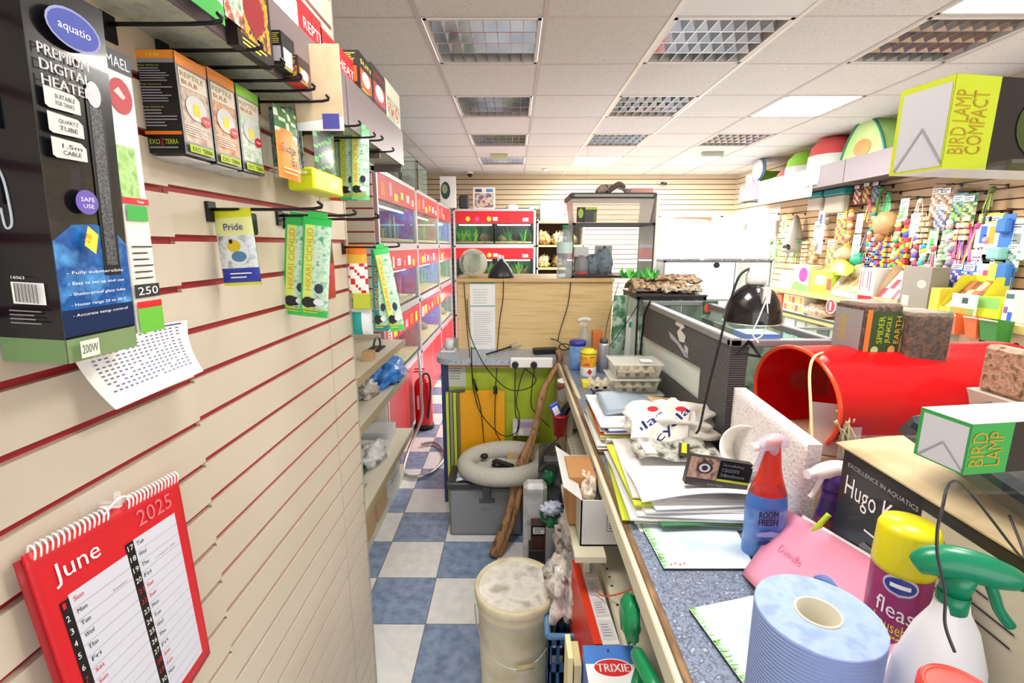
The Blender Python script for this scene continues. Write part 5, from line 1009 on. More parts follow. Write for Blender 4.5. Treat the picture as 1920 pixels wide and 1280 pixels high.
# ------------------------------------------------------------------ counter goods, far part
def on(px, py): return at(px, py, z=CT)
c = on(1082, 690); m = MB(); m.lathe((c.x, c.y, CT), [(.044, 0), (.046, .005), (.046, .13), (.044, .135)], mat('#3f6fc8', .35, noise_=['#8ab8ec', '#2a4ab8'], scale=6)); m.lathe((c.x, c.y, CT + .135), [(.047, 0), (.048, .018), (.042, .026), (.001, .027)], mat('#3a3f9a', .35)); one(m, 'wipes_tub', 'blue wipes tub with a dark blue lid on the counter', 'tub')
c = on(1102, 703); m = MB(); m.lathe((c.x, c.y, CT), [(.040, 0), (.042, .004), (.042, .05), (.042, .051), (.042, .11), (.042, .12)], WHT, ms=[WHT, WHT, WHT, mat('#e8742a', .4, noise_=['#f4c23a', '#d84a2a'], scale=30), YEL]); m.lathe((c.x, c.y, CT + .12), [(.045, 0), (.045, .015), (.03, .017), (.03, .025), (.001, .026)], mat('#f0e02a', .35)); m.face([(c.x - .012, c.y - .043, CT + .025), (c.x + .006, c.y - .0435, CT + .012), (c.x + .016, c.y - .042, CT + .03), (c.x, c.y - .0435, CT + .045)], mat('#c83a2a', .4)); one(m, 'orange_tub', 'orange and white tub with a yellow lid beside the blue wipes tub', 'tub')
c = on(1130, 697); m = MB(); m.lathe((c.x, c.y, CT), [(.028, 0), (.029, .15), (.026, .16), (.018, .165)], mat('#b9bcc4', .3, .4), ms=None); m.cyl((c.x, c.y, CT + .16), (c.x, c.y, CT + .185), .022, mat('#4a4c50', .4)); one(m, 'grey_canister', 'slim grey canister with a dark cap right of the orange tub', 'canister')
c = on(1118, 690); m = MB(); m.box(c.x - .015, c.x + .04, c.y + .06, c.y + .12, CT, CT + .20, mat('#d87a3a', .5), bev=.003); one(m, 'orange_carton', 'orange carton behind the grey canister', 'box')
c = on(1095, 672); t = thing('clear_spray_bottle', 'clear trigger spray bottle behind the wipes tub by the oak cabinet', 'spray bottle', (c.x, c.y, CT)); q = Vector(t.location)
m = MB(); m.lathe(q, [(.035, 0), (.038, .01), (.036, .13), (.014, .19), (.014, .2)], glass('#eef4f8', .3, .2)); m.build('body', t); m = MB(); m.cyl(q + Vector((0, 0, .195)), q + Vector((0, 0, .225)), .015, PLASTIC); m.tube([q + Vector((.03, 0, .235)), q + Vector((0, 0, .245)), q + Vector((-.045, 0, .235))], .014, mat('#dfe2e4', .3)); m.tube([q + Vector((-.02, 0, .225)), q + Vector((-.035, 0, .19))], .005, WHITE); m.build('trigger_head', t)
a = on(1150, 665); carton('grey_carton', a.x, a.x + .16, a.y, a.y + .1, CT, CT + .075, mat('#a9adb8', .5), 'grey and ochre carton on the counter before the green hanging bags', 'box', None, lambda f: f['-y'].rect(.05, .15, .3, .8, mat('#c08a2a', .5)).rect(.35, .5, .9, .85, WHT))
m = MB(); a = on(1120, 725); 
t = thing('egg_tray', 'pale egg carton with black openings left of the tub stack', 'egg carton', (a.x, a.y, CT)); EGG = mat('#c9bfa6', .9, noise_=['#dbd3bd', '#a89d80'], scale=40)
def eggs(m, x0, x1, y0, y1, z0, h):
    def fn(u, v):
        return Vector((x0 + (x1 - x0) * u, y0 + (y1 - y0) * v, z0 + h * (.35 + .65 * abs(math.sin(u * math.pi * 4)) * abs(math.sin(v * math.pi * 2)))))
    m.sheet(fn, 24, 12, EGG, thick=.003); m.box(x0, x1, y0, y0 + .003, z0, z0 + h * .4, EGG); m.box(x0, x1, y1 - .003, y1, z0, z0 + h * .4, EGG)
    for k in range(3): u = (k + 1) / 4; m.box(x0 + (x1 - x0) * u - .009, x0 + (x1 - x0) * u + .009, y0 - .0006, y0, z0 + .002, z0 + h * .35, BLACK)
eggs(m, a.x - .05, a.x + .11, a.y - .04, a.y + .07, CT, .04); m.build('tray', t)
m = MB(); p = at(1091, 705, z=CT); m.box(a.x - .075, a.x - .04, a.y - .02, a.y + .04, CT, CT + .03, YEL, bev=.002); one(m, 'yellow_box', 'small yellow warning box beside the egg carton', 'box')
for k in range(3):
    z_ = CT + .066 * k + (.012 if k == 2 else 0) * 0
    cx_ = .515 + (.012, -.006, .004)[k]; t = thing('livefood_tub', f'clear ventilated tub packed with egg tray, {["lowest","middle","topmost"][k]} of the stack of three', 'tub', (cx_, 2.0, z_), 'stack of clear livefood tubs')
    m = MB(); G_ = glass('#f2f2ee', .16, .15); X0_, X1_, Y0_, Y1_ = cx_ - .1, cx_ + .1, 1.92, 2.08
    for q in ([(X0_ + .012, Y0_ + .01, z_), (X1_ - .012, Y0_ + .01, z_), (X1_, Y0_, z_ + .058), (X0_, Y0_, z_ + .058)], [(X0_ + .012, Y1_ - .01, z_), (X1_ - .012, Y1_ - .01, z_), (X1_, Y1_, z_ + .058), (X0_, Y1_, z_ + .058)], [(X0_ + .012, Y0_ + .01, z_), (X0_ + .012, Y1_ - .01, z_), (X0_, Y1_, z_ + .058), (X0_, Y0_, z_ + .058)], [(X1_ - .012, Y0_ + .01, z_), (X1_ - .012, Y1_ - .01, z_), (X1_, Y1_, z_ + .058), (X1_, Y0_, z_ + .058)]): m.face(q, G_)
    m.build('body', t); m = MB(); m.box(X0_ - .006, X1_ + .006, Y0_ - .006, Y1_ + .006, z_ + .057, z_ + .0645, G_, bev=.002)
    if k == 2: m.box(X0_ + .12, X0_ + .17, Y0_ + .03, Y0_ + .08, z_ + .0645, z_ + .0655, WHT)
    m.build('lid', t); m = MB(); eggs(m, X0_ + .018, X1_ - .018, Y0_ + .018, Y1_ - .018, z_ + .003, .048); m.build('egg_tray', t)
m = MB(); m.tube([on(1100, 718) + Vector((0, 0, .004)), on(1115, 737) + Vector((0, 0, .004)), on(1145, 748) + Vector((0, 0, .004)), on(1125, 733) + Vector((0, 0, .004)), on(1110, 742) + Vector((0, 0, .004)), on(1120, 750) + Vector((0, 0, .004)), on(1150, 752) + Vector((0, 0, .004))], .0035, CB); one(m, 'cable', 'black cable curled on the speckled counter beside the tub stack', 'cable')
# ------------------------------------------------------------------ grey wrapped tank
t = thing('wrapped_tank', 'large glass tank wrapped in ribbed black plastic with a cut window', 'tank', (.80, 1.88, CT)); XA, YA, YB, ZA = .648, 1.39, 2.38, EYE - .285
RIB = mat('#4b4a4d', .45, bump=.0); RIBM = bpy.data.materials.new('ribbed_plastic'); RIBM.use_nodes = True; nt = RIBM.node_tree; b_ = nt.nodes['Principled BSDF']; b_.inputs['Roughness'].default_value = .45; b_.inputs['Base Color'].default_value = (*lin('#505053'), 1)
tc = nt.nodes.new('ShaderNodeTexCoord'); wv = nt.nodes.new('ShaderNodeTexWave'); wv.bands_direction = 'Z'; wv.inputs['Scale'].default_value = 45; bp = nt.nodes.new('ShaderNodeBump'); bp.inputs['Strength'].default_value = .6; bp.inputs['Distance'].default_value = .003
nt.links.new(tc.outputs['Object'], wv.inputs[0]); nt.links.new(wv.outputs['Fac'], bp.inputs['Height']); nt.links.new(bp.outputs[0], b_.inputs['Normal'])
cr_ = nt.nodes.new('ShaderNodeValToRGB'); cr_.color_ramp.elements[0].color = (*lin('#434346'), 1); cr_.color_ramp.elements[1].color = (*lin('#606063'), 1); nt.links.new(wv.outputs['Fac'], cr_.inputs[0]); nt.links.new(cr_.outputs[0], b_.inputs['Base Color'])
def xa(px, py): p = at(px, py, x=XA); return (p.y, p.z)
h0, h1, h2, h3 = xa(1203, 628), xa(1313, 690), xa(1312, 752), xa(1238, 695)
m = MB()
hy = [YB - .005, h0[0], h1[0], YA]; ztop = ZA; zb2 = CT
# wrap on the aisle side as panels round the cut window
for X_ in (XA, XA + .004):
    P4 = lambda y, z: (X_, y, z)
    m.face([P4(YB, zb2), P4(h0[0], zb2), P4(h0[0], ztop), P4(YB, ztop)], RIBM)
    m.face([P4(h1[0], zb2), P4(YA, zb2), P4(YA, ztop), P4(h1[0], ztop)], RIBM)
    m.face([P4(h0[0], h0[1]), P4(h1[0], h1[1]), P4(h1[0], ztop), P4(h0[0], ztop)], RIBM)
    m.face([P4(h0[0], zb2), P4(h1[0], zb2), P4(h1[0], h2[1]), P4(h0[0], h3[1])], RIBM)
m.face([(XA, YA, CT), (XA + .065, YA, CT), (XA + .065, YA, CT + .26), (XA + .05, YA, CT + .26), (XA + .055, YA, ztop), (XA, YA, ztop)], RIBM); m.face([(XA, YA + .004, CT), (XA + .065, YA + .004, CT), (XA + .065, YA + .004, CT + .26), (XA + .05, YA + .004, CT + .26), (XA + .055, YA + .004, ztop), (XA, YA + .004, ztop)], RIBM)
m.build('ribbed_wrap', t)
m = MB(); TR_ = mat('#86888c', .35); m.box(XA - .006, XA + .03, YA - .006, YB + .01, ZA - .012, ZA + .014, TR_, bev=.004); m.box(XA - .006, .96, YA - .006, YA + .018, ZA - .012, ZA + .010, TR_, bev=.003); m.box(XA - .006, .96, YB - .014, YB + .01, ZA - .012, ZA + .010, TR_, bev=.003); m.box(.94, .965, YA, YB, ZA - .012, ZA + .010, TR_, bev=.003); m.build('rim', t)
m = MB(); m.face([(XA + .012, YA + .01, CT), (XA + .012, YB, CT), (XA + .012, YB, ZA), (XA + .012, YA + .01, ZA)], glass('#e8f4f0', .06)); m.face([(XA + .07, YA, CT), (.955, YA, CT), (.955, YA, ZA), (XA + .07, YA, ZA)], glass('#e8f4f0', .06)); m.face([(.955, YA, CT), (.955, YB, CT), (.955, YB, ZA), (.955, YA, ZA)], glass('#d8ece4', .12)); m.build('glass', t)
m = MB(); SND = mat('#d8d2bc', .9, noise_=['#c4bda2', '#ece8d8'], scale=90); m.sheet(lambda u, v: Vector((XA + .015 + .285 * u, YA + .02 + (YB - YA - .03) * v, CT + .05 + .12 * max(0, .5 - abs(v - .15)) + .01 * noise.noise(Vector((u * 6, v * 9, 1))))), 12, 20, SND); m.build('sand', t)
m = MB(); f = Face(m, (XA - .0005, 2.1, CT), (0, -1, 0), (0, 0, 1)); TORN = mat('#e9e6da', .8)
c0 = at(1272, 600, x=XA); 
def tp(*pts, mm=TORN):
    m.face([(XA - .0012, *xa(*q)) for q in pts], mm)
tp((1268, 598), (1280, 602), (1284, 614), (1277, 618), (1286, 630), (1284, 642), (1274, 640), (1270, 622), (1276, 614), (1267, 608)); tp((1254, 620), (1266, 632), (1280, 650), (1292, 672), (1284, 668), (1270, 645), (1258, 634), mm=mat('#b9bcc8', .5)); tp((1284, 645), (1291, 652), (1290, 670), (1284, 660), mm=mat('#c9ccd4', .5))
m.build('torn_sticker', t)
m = MB(); m.box(.93, .945, 1.5, 2.36, CT + .02, CT + .33, mat('#7d9488', .6, noise_=['#a8b8a8', '#5a7068', '#8fa8a0'], scale=7)); m.blob((.78, 2.0, CT + .14), (.09, .16, .11), mat('#6f7a68', .8, noise_=['#9aa890', '#4a5244'], scale=20), amp=.35, seed=31); m.blob((.76, 2.22, CT + .13), (.05, .08, .07), mat('#7a8a9a', .8, noise_=['#4f5a68', '#a8b4c0'], scale=20), amp=.3, seed=32); one(m, 'rockwork', 'grey green rocks inside the wrapped tank', 'rock')
# second black framed tank with cork bark on top
tk = open_tank(.655, 1.02, 2.52, 2.86, CT, EYE - .268, 'black framed glass tank carrying the cork bark behind the wrapped tank', e=.016, gl=glass('#dfeee8', .12))
m = MB(); m.box(.65, 1.025, 2.515, 2.865, EYE - .268, EYE - .258, mat('#33343a', .4), bev=.002); m.box(.68, 1.0, 2.55, 2.83, EYE - .2585, EYE - .2565, mat('#6a4a3c', .7)); one(m, 'mesh_cover', 'dark mesh lid on the tank under the cork bark', 'lid')
m = MB(); m.sheet(lambda u, v: Vector((.67 + .33 * u, 2.83, CT + .02 + .38 * v)), 2, 2, mat('#8fae9a', .6, noise_=['#d8e6dc', '#4a6a54', '#a8c4b0'], scale=14)); m.box(.68, .99, 2.6, 2.8, CT + .005, CT + .06, mat('#4a5a44', .8)); one(m, 'tank_backdrop', 'pale green rocky backdrop inside the tank under the cork bark', 'backdrop')
CK1 = mat('#9a7454', .9, noise_=['#d8c0a0', '#5a3a26', '#b8926a'], scale=42, bump=1); CK2 = mat('#a8987f', .9, noise_=['#d6cab2', '#6a5a44'], scale=60, bump=1)
zc = EYE - .2565
def bark(x0, x1, y0, y1, z0, h, mm, label, seed, curl=1):
    m = MB()
    def fn(u, v):
        q = Vector((u * 4, v * 3, seed)); n1 = noise.noise(q * 1.5); n2 = noise.noise(q * 5)
        return Vector((x0 + (x1 - x0) * u + .012 * n1, y0 + (y1 - y0) * v + .02 * noise.noise(Vector((u * 5, seed, 0))), z0 + h * (.3 + .55 * math.sin(math.pi * min(1, max(0, v))) ** .6 * curl) + .02 * n1 + .010 * n2))
    m.sheet(fn, 34, 18, mm, thick=.018); 
    m.box(x0 + .01, x0 + .03, y0 + .05, y1 - .04, z0, z0 + h * .5, mm); m.box(x1 - .04, x1 - .02, y0 + .05, y1 - .04, z0, z0 + h * .5, mm)
    return one(m, 'cork_bark', label, 'bark', 'cork bark pieces on the tank')
bark(.64, .94, 2.56, 2.76, zc, .075, CK1, 'curved brown cork bark tube lying on the black framed tank', 3)
bark(.80, 1.00, 2.53, 2.66, zc, .06, CK2, 'pale grey cork bark slab, front right on the black framed tank', 8, .6)
bark(.72, 1.03, 2.62, 2.80, zc + .055, .05, CK1, 'long brown cork bark lying topmost on the pile', 13, .7)
m = MB(); rr = random.Random(3)
for k in range(60):
    b_ = Vector((rr.uniform(.62, .80), rr.uniform(2.62, 2.80), zc + .07)); d = Vector((rr.uniform(-.03, .03), rr.uniform(-.02, .02), rr.uniform(.03, .07))); s_ = Vector((.008, 0, .003)); m.face([b_, b_ + d * .5 + s_, b_ + d, b_ + d * .5 - s_], mat(['#3fae3a', '#5fd04a', '#2a8a34'][k % 3], .5))
one(m, 'artificial_plant', 'bright green artificial plant behind the cork bark', 'plant')
# green translucent bags hanging left of it
m = MB(); m.pouch((.56, 2.72, CT + .05), (.085, 0, 0), (.01, 0, .35), .05, mat('#8fb89a', .35, noise_=['#c9e0cf', '#4f8a68', '#3a6a4a'], scale=14), nu=12, nv=20); one(m, 'green_bag', 'translucent green patterned bag hanging beside the black framed tank', 'bag')
m = MB(); m.pouch((.63, 2.66, CT + .03), (.05, 0, 0), (.005, 0, .26), .03, WHT, cell=lambda u, v: TEAL if .75 < v < .9 and .3 < u < .7 else mat('#eef0ee', .4)); one(m, 'white_bag', 'white packet with a teal mark hanging by the green bag', 'bag')
cable([at(1200, 560, x=.60), at(1185, 590, x=.58), at(1150, 640, x=.55), at(1100, 705, x=.42), at(1085, 730, x=.36)], 'thin black cable from the wrapped tank rim across the tubs', r=.0022)
cable([at(1160, 530, y=2.9), at(1140, 600, y=2.88), at(1133, 640, y=2.8)], 'thin black cable down from the terrarium corner to the counter', r=.0022)
m = MB(); m.tube([(XA - .008, *xa(1222, 565)), (XA - .012, *xa(1213, 590)), (XA - .008, *xa(1208, 620)), (XA - .01, *xa(1204, 665))], .005, BLACK); m.tube([(XA - .005, *xa(1199, 620)), (XA - .005, *xa(1199, 663))], .002, WHITE); one(m, 'airline_tube', 'black air tube hanging down the wrapped tank at its far end', 'tube')
# show tank with light top, far right of counter
open_tank(.99, 1.70, 3.18, 3.7, CT, EYE - .10, 'large pale framed glass tank on the far table', mat('#8f9498', .4), e=.012, gl=glass('#f6fbfa', .06))
m = MB(); m.box(.98, 1.71, 3.17, 3.71, EYE - .10, EYE - .085, mat('#c9ccd0', .25, noise_=['#8a8d92', '#eef0f2'], scale=30), bev=.003); one(m, 'glass_cover', 'pale glittery cover sheet on the large pale framed tank', 'lid')
m = MB(); p = at(1343, 497, y=3.175); m.cyl((p.x, 3.175, p.z), (p.x, 3.165, p.z), .019, BLACK); one(m, 'round_thermometer', 'round black dial on the front of the pale framed tank', 'dial')
carton('fish_picture', 1.18, 1.33, 3.0, 3.08, CT, CT + .30, mat('#8a8a2a', .5, noise_=['#b8a83a', '#4a5a1f', '#d8c86a'], scale=9, stretch=(3, 1, .4)), 'olive grassy picture box behind the cork bark', 'box')
m = MB(); m.blob((1.40, 2.95, CT + .10), (.07, .06, .11), mat('#4a5058', .6, noise_=['#6a7078'], scale=12), seed=5, flat=.9); m.blob((1.52, 2.95, CT + .08), (.05, .05, .09), mat('#3a3f44', .6), seed=6, flat=.9); one(m, 'grey_ornaments', 'dark grey rock ornaments behind the black dome lamp', 'ornament')
# middle tank right of wrapped tank, with blue and green card
open_tank(1.0, 1.28, 1.75, 2.7, CT, EYE - .30, 'low glass tank between the cork bark tank and the red tunnel', mat('#9aa09c', .4), e=.01, gl=glass('#dff0e8', .14))
p = at(1378, 625, y=1.74); carton('blue_card_box', .70, .80, 1.405, 1.5, EYE - .300, EYE - .262, mat('#7f9ad0', .5), 'blue and green printed card lying across the wrapped tank', 'box', None, lambda f: [f['-y'].rect(0, .5, 1, 1, mat('#5a82c8', .5)), f['-y'].text('INTERPET', .15, .12, .35, GRN, w=.7)])
carton('rubber_duck_card', .92, .99, 2.3, 2.31, EYE - .33, EYE - .265, mat('#3a5a44', .5), 'dark card with red and yellow marks on the glass tank', 'card', None, lambda f: f['-y'].ell(.3, .5, .25, .35, mat('#e05a4a', .5)).rect(.6, .4, .95, .6, YEL))
# ------------------------------------------------------------------ paper stacks
def stack(x0, x1, y0, y1, z0, n, name, label, cols, seed=0, jit=.012, th=.004):
    r = random.Random(seed); t = thing(name, label, 'papers', ((x0 + x1) / 2, (y0 + y1) / 2, z0)); z = z0
    for k in range(n):
        m = MB(); dx, dy = r.uniform(-jit, jit), r.uniform(-jit, jit); a = r.uniform(-5, 5); T = RZ(((x0 + x1) / 2, (y0 + y1) / 2, z), a); m.T = T
        h = th * r.uniform(.7, 1.6); m.box(x0 + dx, x1 + dx, y0 + dy, y1 + dy, z, z + h, mat(cols[k % len(cols)], .6), bev=.0006); z += h + .0004
        o = m.build('sheet_bundle', t)
    return z
za = stack(.285, .50, 1.47, 1.80, CT, 20, 'paper_stack', 'tall untidy stack of white letters and folders at the counter edge', ['#e8e8e6', '#f4f4f2', '#c9d66a', '#e2563a', '#f0f0ee', '#dcdcdc', '#3a4a9a', '#f2f2f0', '#c9c4b8', '#ececec'], 2)
zb3 = stack(.46, .62, 1.55, 1.83, CT, 10, 'envelope_stack', 'brown padded envelopes under the carrier bag', ['#f0f0ee', '#c9a87c', '#e8e8e6', '#d2b48c', '#f2f2f0'], 4, th=.006)
m = MB(); m.T = RZ((.53, 1.72, zb3), -14); m.box(.44, .62, 1.62, 1.84, zb3, zb3 + .008, mat('#c8a070', .8, noise_=['#d8b484'], scale=20), bev=.001); m.T = None; one(m, 'brown_envelope', 'brown cardboard envelope topmost behind the carrier bag', 'envelope')
m = MB(); m.sheet(lambda u, v: Vector((.31 + .2 * u, 1.55 + .2 * v, za + .004 + .02 * (1 - u) * v + .012 * math.sin(u * 3))), 10, 6, mat('#8a99a8', .4), thick=.003); one(m, 'magazine', 'grey blue curled magazine on the tall paper stack', 'magazine')
m = MB(); m.box(.435, .50, 1.36, 1.44, CT + .061, CT + .0625, mat('#2fc87a', .5)); 
zc3 = stack(.31, .62, 1.06, 1.42, CT, 14, 'paper_stack', 'wide spread of white papers in the middle of the counter', ['#f2f2f2', '#e6e6ea', '#c8d63a', '#f4f4f4', '#d8d4d0', '#3a7a4a', '#f0f0f0', '#dcdce4', '#f6f6f6'], 7, jit=.03)
m.V = []; m.Fc = []; m.mi = []; m.sm = []; m.mats = []; m.box(.40, .46, 1.43, 1.50, CT + .03, CT + .055, mat('#2fc87a', .5)); one(m, 'green_note', 'small bright green note block between the paper stacks', 'note')
m = MB(); m.sheet(lambda u, v: Vector((.31 + .30 * u, 1.05 + .26 * v, zc3 + .006 + .02 * math.sin(u * 2.6) * (1 - v) + .006 * math.sin(v * 5 + u * 2))), 14, 10, mat('#f4f4f6', .6), thick=.002); one(m, 'loose_sheet', 'large loose white sheet curling over the wide paper spread', 'paper')
m = MB(); m.sheet(lambda u, v: Vector((.35 + .22 * u, 1.24 + .12 * v, zc3 + .030 + .008 * math.sin(u * 9) + .006 * math.sin(v * 8))), 16, 8, mat('#8f8f86', .25, noise_=['#c9c9c0', '#4a4a42'], scale=30), thick=.004); m.box(.37, .40, 1.245, 1.32, zc3 + .042, zc3 + .044, WHT); one(m, 'tobacco_sachet', 'grey green foil sachet on papers before the carrier bag', 'packet')
m = MB(); m.T = RZ((.48, 1.27, zc3 + .04), -20); m.box(.47, .50, 1.24, 1.31, zc3 + .036, zc3 + .046, mat('#2a2c22', .4)); m.box(.478, .492, 1.24, 1.31, zc3 + .046, zc3 + .047, mat('#c8d820', .4)); m.T = None; one(m, 'striped_sachet', 'small dark packet with a yellow green stripe by the carrier bag', 'packet')
# carrier bag with lettering
c = on(1255, 850); BAG = mat('#dedad2', .4, noise_=['#f0eee8', '#c8c2b8'], scale=10)
t = thing('carrier_bag', 'crumpled white carrier bag with navy lettering lying on the paper stacks', 'bag', (.50, 1.47, CT + .06)); m = MB(); bc_ = Vector((.50, 1.47, CT + .115))
m.blob(bc_, (.145, .09, .062), BAG, amp=.3, fr=2.6, seed=22, n=22, flat=.85); m.build('body', t)
m = MB(); f = Face(m, bc_ + Vector((-.145, -.105, -.035)), (.17, -.015, 0), (.02, .06, .11)); f.rect(0, 0, 1, 1, BAG); LN = mat('#2a3580', .5); f.text('plas', .12, .15, .30, LN, w=.62, rot=38, bold=.05).text('cycla', .55, .02, .28, LN, w=.8, rot=50, bold=.05); f.ell(.35, .9, .1, .07, RED); f.ell(.85, .92, .1, .06, RED); m.build('lettering', t)
m = MB(); m.sheet(lambda u, v: bc_ + Vector((-.135 + .2 * u, -.106 + .05 * v, -.03 + .085 * v + .006 * math.sin(u * 9 + v * 4))), 12, 8, BAG); o = m.build('fold', t)
carton('blue_box', .60, .635, 1.28, 1.40, CT + .001, CT + .05, mat('#6aa8e0', .5), 'pale blue box between carrier bag and wrapped tank', 'box')
# tobacco pack
def paint_tob(f):
    a = f['-y']; a.rect(0, 0, 1, 1, mat('#3a352e', .3)); a.rect(.0, .28, .47, 1, mat('#8a6a5a', .4, noise_=['#c9a590', '#3a2a26'], scale=40)); a.ell(.25, .66, .13, .2, mat('#3a302c', .3)).ell(.25, .66, .09, .15, mat('#dcdcdc', .3)).ell(.25, .66, .05, .09, INK)
    a.rect(.47, .28, 1, 1, mat('#15151a', .3)); a.rect(.47, .28, 1, .36, mat('#c4d41e', .4)); 
    for k, s in enumerate(('Smoking', 'causes', 'blindness')): a.text(s, .52, .80 - k * .17, .12, WHT, w=(.34, .28, .38)[k], bold=.03)
    a.text('RATED', .35, .1, .06, GREY, w=.25)
c = Vector((.475, 1.065, zc3 + .03))
a = at(1282, 905, y=1.08); z_ = a.z
carton('tobacco_pack', a.x, a.x + .155, 1.075, 1.095, z_, z_ + .075, mat('#2e2a26', .4), 'dark pack with an eye picture and a smoking warning on the papers', 'packet', None, paint_tob, RZ((a.x, 1.08, z_), 0, (9, 'Y')) )
# ------------------------------------------------------------------ foreground counter
PADM = mat('#dfeaf2', .4, noise_=['#c3def0', '#eef4ee'], scale=5)
def pad(pts, label, sd):
    P4 = [Vector(p) for p in pts]; m = MB(); h = .006
    top = [p + Vector((0, 0, h)) for p in P4]; m.face(top, PADM); m.face([p + Vector((0, 0, .0005)) for p in P4][::-1], DGREY)
    for k in range(4): m.face([P4[k] + Vector((0, 0, .0005)), P4[(k + 1) % 4] + Vector((0, 0, .0005)), top[(k + 1) % 4], top[k]], mat('#2e3a44', .5))
    u, v = top[1] - top[0], top[3] - top[0]; rr = random.Random(sd); f = Face(m, top[0], u, v)
    GRS = [mat('#8fd04a', .5), mat('#b4e07a', .5), mat('#6fbf3a', .5)]
    for k in range(90):
        b = rr.random(); l = rr.uniform(.03, .12); f.poly([(.005, b), (.005, b + .012), (.005 + l, b + rr.uniform(-.03, .04))], GRS[k % 3]); f.k = 1 + k % 3
    f.k = 5
    for k in range(4): f.ell(.10 + .05 * k, .07 + .02 * (k % 2), .012, .014, mat('#d8743a', .5))
    for k in range(9): f.rect(.38 + .035 * k, .12, .384 + .035 * k, .12 + rr.uniform(.5, .8), mat('#a9bccb', .5))
    o = m.build('card_pad'); return tag(o, label, 'card pad', 'pale blue card pads with grass borders')
pad([on(1245, 1070), on(1415, 1070), on(1375, 985), on(1200, 985)], 'pale blue card pad with grass edge beside the pink envelope', 1)
pad([on(1395, 1290), on(1560, 1250), on(1440, 1115), on(1292, 1146)], 'pale blue card pad with grass edge partly under the blue paper roll', 2)
# pink envelope
A_ = on(1390, 1078) + Vector((0, 0, .004)); B_ = at(1476, 955, z=CT + .09); C_ = at(1762, 1128, z=CT + .187); D_ = A_ + (C_ - B_)
m = MB(); m.sheet(lambda u, v: A_ + (B_ - A_) * v + (D_ - A_) * u + Vector((0, 0, .004 * math.sin(u * 3.1))), 8, 8, mat('#f29ab8', .6), thick=.002)
f = Face(m, A_ + (B_ - A_) * .05, (D_ - A_) * .9, (B_ - A_) * .9); f.n = -f.n if f.n.z < 0 else f.n; f.k = 18
f.text('Danielle', .16, .50, .10, mat('#cf86a6', .6), w=.22); one(m, 'pink_envelope', 'pink envelope with a handwritten name leaning behind the blue paper roll', 'envelope')
m = MB(); m.sheet(lambda u, v: A_ + (B_ - A_) * (v * 1.03) + (D_ - A_) * (.15 + .85 * u) + Vector((.002, .006, .001)), 6, 4, WHT, thick=.002); one(m, 'white_envelope', 'white envelope edge showing behind the pink envelope', 'envelope')
# blue paper roll
t = thing('paper_roll', 'large roll of pale blue embossed paper towel standing on the counter', 'paper roll', (.372, .505, CT)); q = Vector(t.location); H_ = EYE - .44 - CT
BR = bpy.data.materials.new('embossed_blue_paper'); BR.use_nodes = True; nt = BR.node_tree; b_ = nt.nodes['Principled BSDF']; b_.inputs['Base Color'].default_value = (*lin('#8398cc'), 1); b_.inputs['Roughness'].default_value = .8
tc = nt.nodes.new('ShaderNodeTexCoord'); wv = nt.nodes.new('ShaderNodeTexWave'); wv.bands_direction = 'Z'; wv.inputs['Scale'].default_value = 62; bp = nt.nodes.new('ShaderNodeBump'); bp.inputs['Strength'].default_value = .5; bp.inputs['Distance'].default_value = .002
nt.links.new(tc.outputs['Object'], wv.inputs[0]); nt.links.new(wv.outputs['Fac'], bp.inputs['Height']); nt.links.new(bp.outputs[0], b_.inputs['Normal'])
BT = mat('#8fa6dc', .8, noise_=['#9bb0e2', '#869cd2'], scale=40)
m = MB(); m.lathe(q, [(.069, 0), (.070, H_ - .002), (.069, H_), (.026, H_), (.026, .02)], BR, n=64, ms=[BR, BT, BT, mat('#b9b3a2', .8)], closed=False); m.build('paper', t)
m = MB(); m.lathe(q, [(.026, .02), (.026, H_ + .0015), (.0235, H_ + .0015), (.0235, .02)], mat('#c9c3b0', .8), n=40, closed=False); m.build('core', t)
m = MB(); m.sheet(lambda u, v: q + Vector(((.0705 + .004 * v * u) * math.cos(math.radians(40 + 22 * u)), (.0705 + .004 * v * u) * math.sin(math.radians(40 + 22 * u)), H_ * (.02 + .98 * v) + .008 * v * math.sin(u * 3.14))), 8, 8, BT); m.build('loose_flap', t)
# blue and red trigger cleaner
def sprayer(t, q, z0, scale, hm, flip=1, nozzle=None, trig=None, ang=0):
    """trigger head: neck, body sweeping forward, nozzle and lever"""
    R = Matrix.Translation(q) @ Matrix.Rotation(math.radians(ang), 4, 'Z') @ Matrix.Scale(scale, 4); m = MB(); m.T = R
    m.cyl((0, 0, z0), (0, 0, z0 + .026), .018, hm); m.cyl((0, 0, z0 + .026), (.004, 0, z0 + .06), .017, hm, r1=.019)
    m.tube([(-.045, 0, z0 + .052), (-.03, 0, z0 + .064), (0, 0, z0 + .070), (.04, 0, z0 + .066), (.062, 0, z0 + .063)], lambda u: .006 + .016 * math.sin(math.pi * min(1, .12 + u * .78)), hm, n=14, sub=5); hd = m.build('trigger_head', t)
    m = MB(); m.T = R; m.cyl((.058, 0, z0 + .063), (.080, 0, z0 + .062), .012, nozzle or hm, r1=.012); m.build('nozzle', hd)
    m = MB(); m.T = R; m.tube([(.030, 0, z0 + .058), (.040, 0, z0 + .035), (.048, 0, z0 + .015), (.062, 0, z0 - .004)], .0065, trig or hm, n=8); m.build('trigger', hd)
t = thing('cleaner_bottle', 'blue cleaner bottle with red shoulders and a clear trigger on the counter', 'spray bottle', (.556, .957, CT)); q = Vector(t.location)
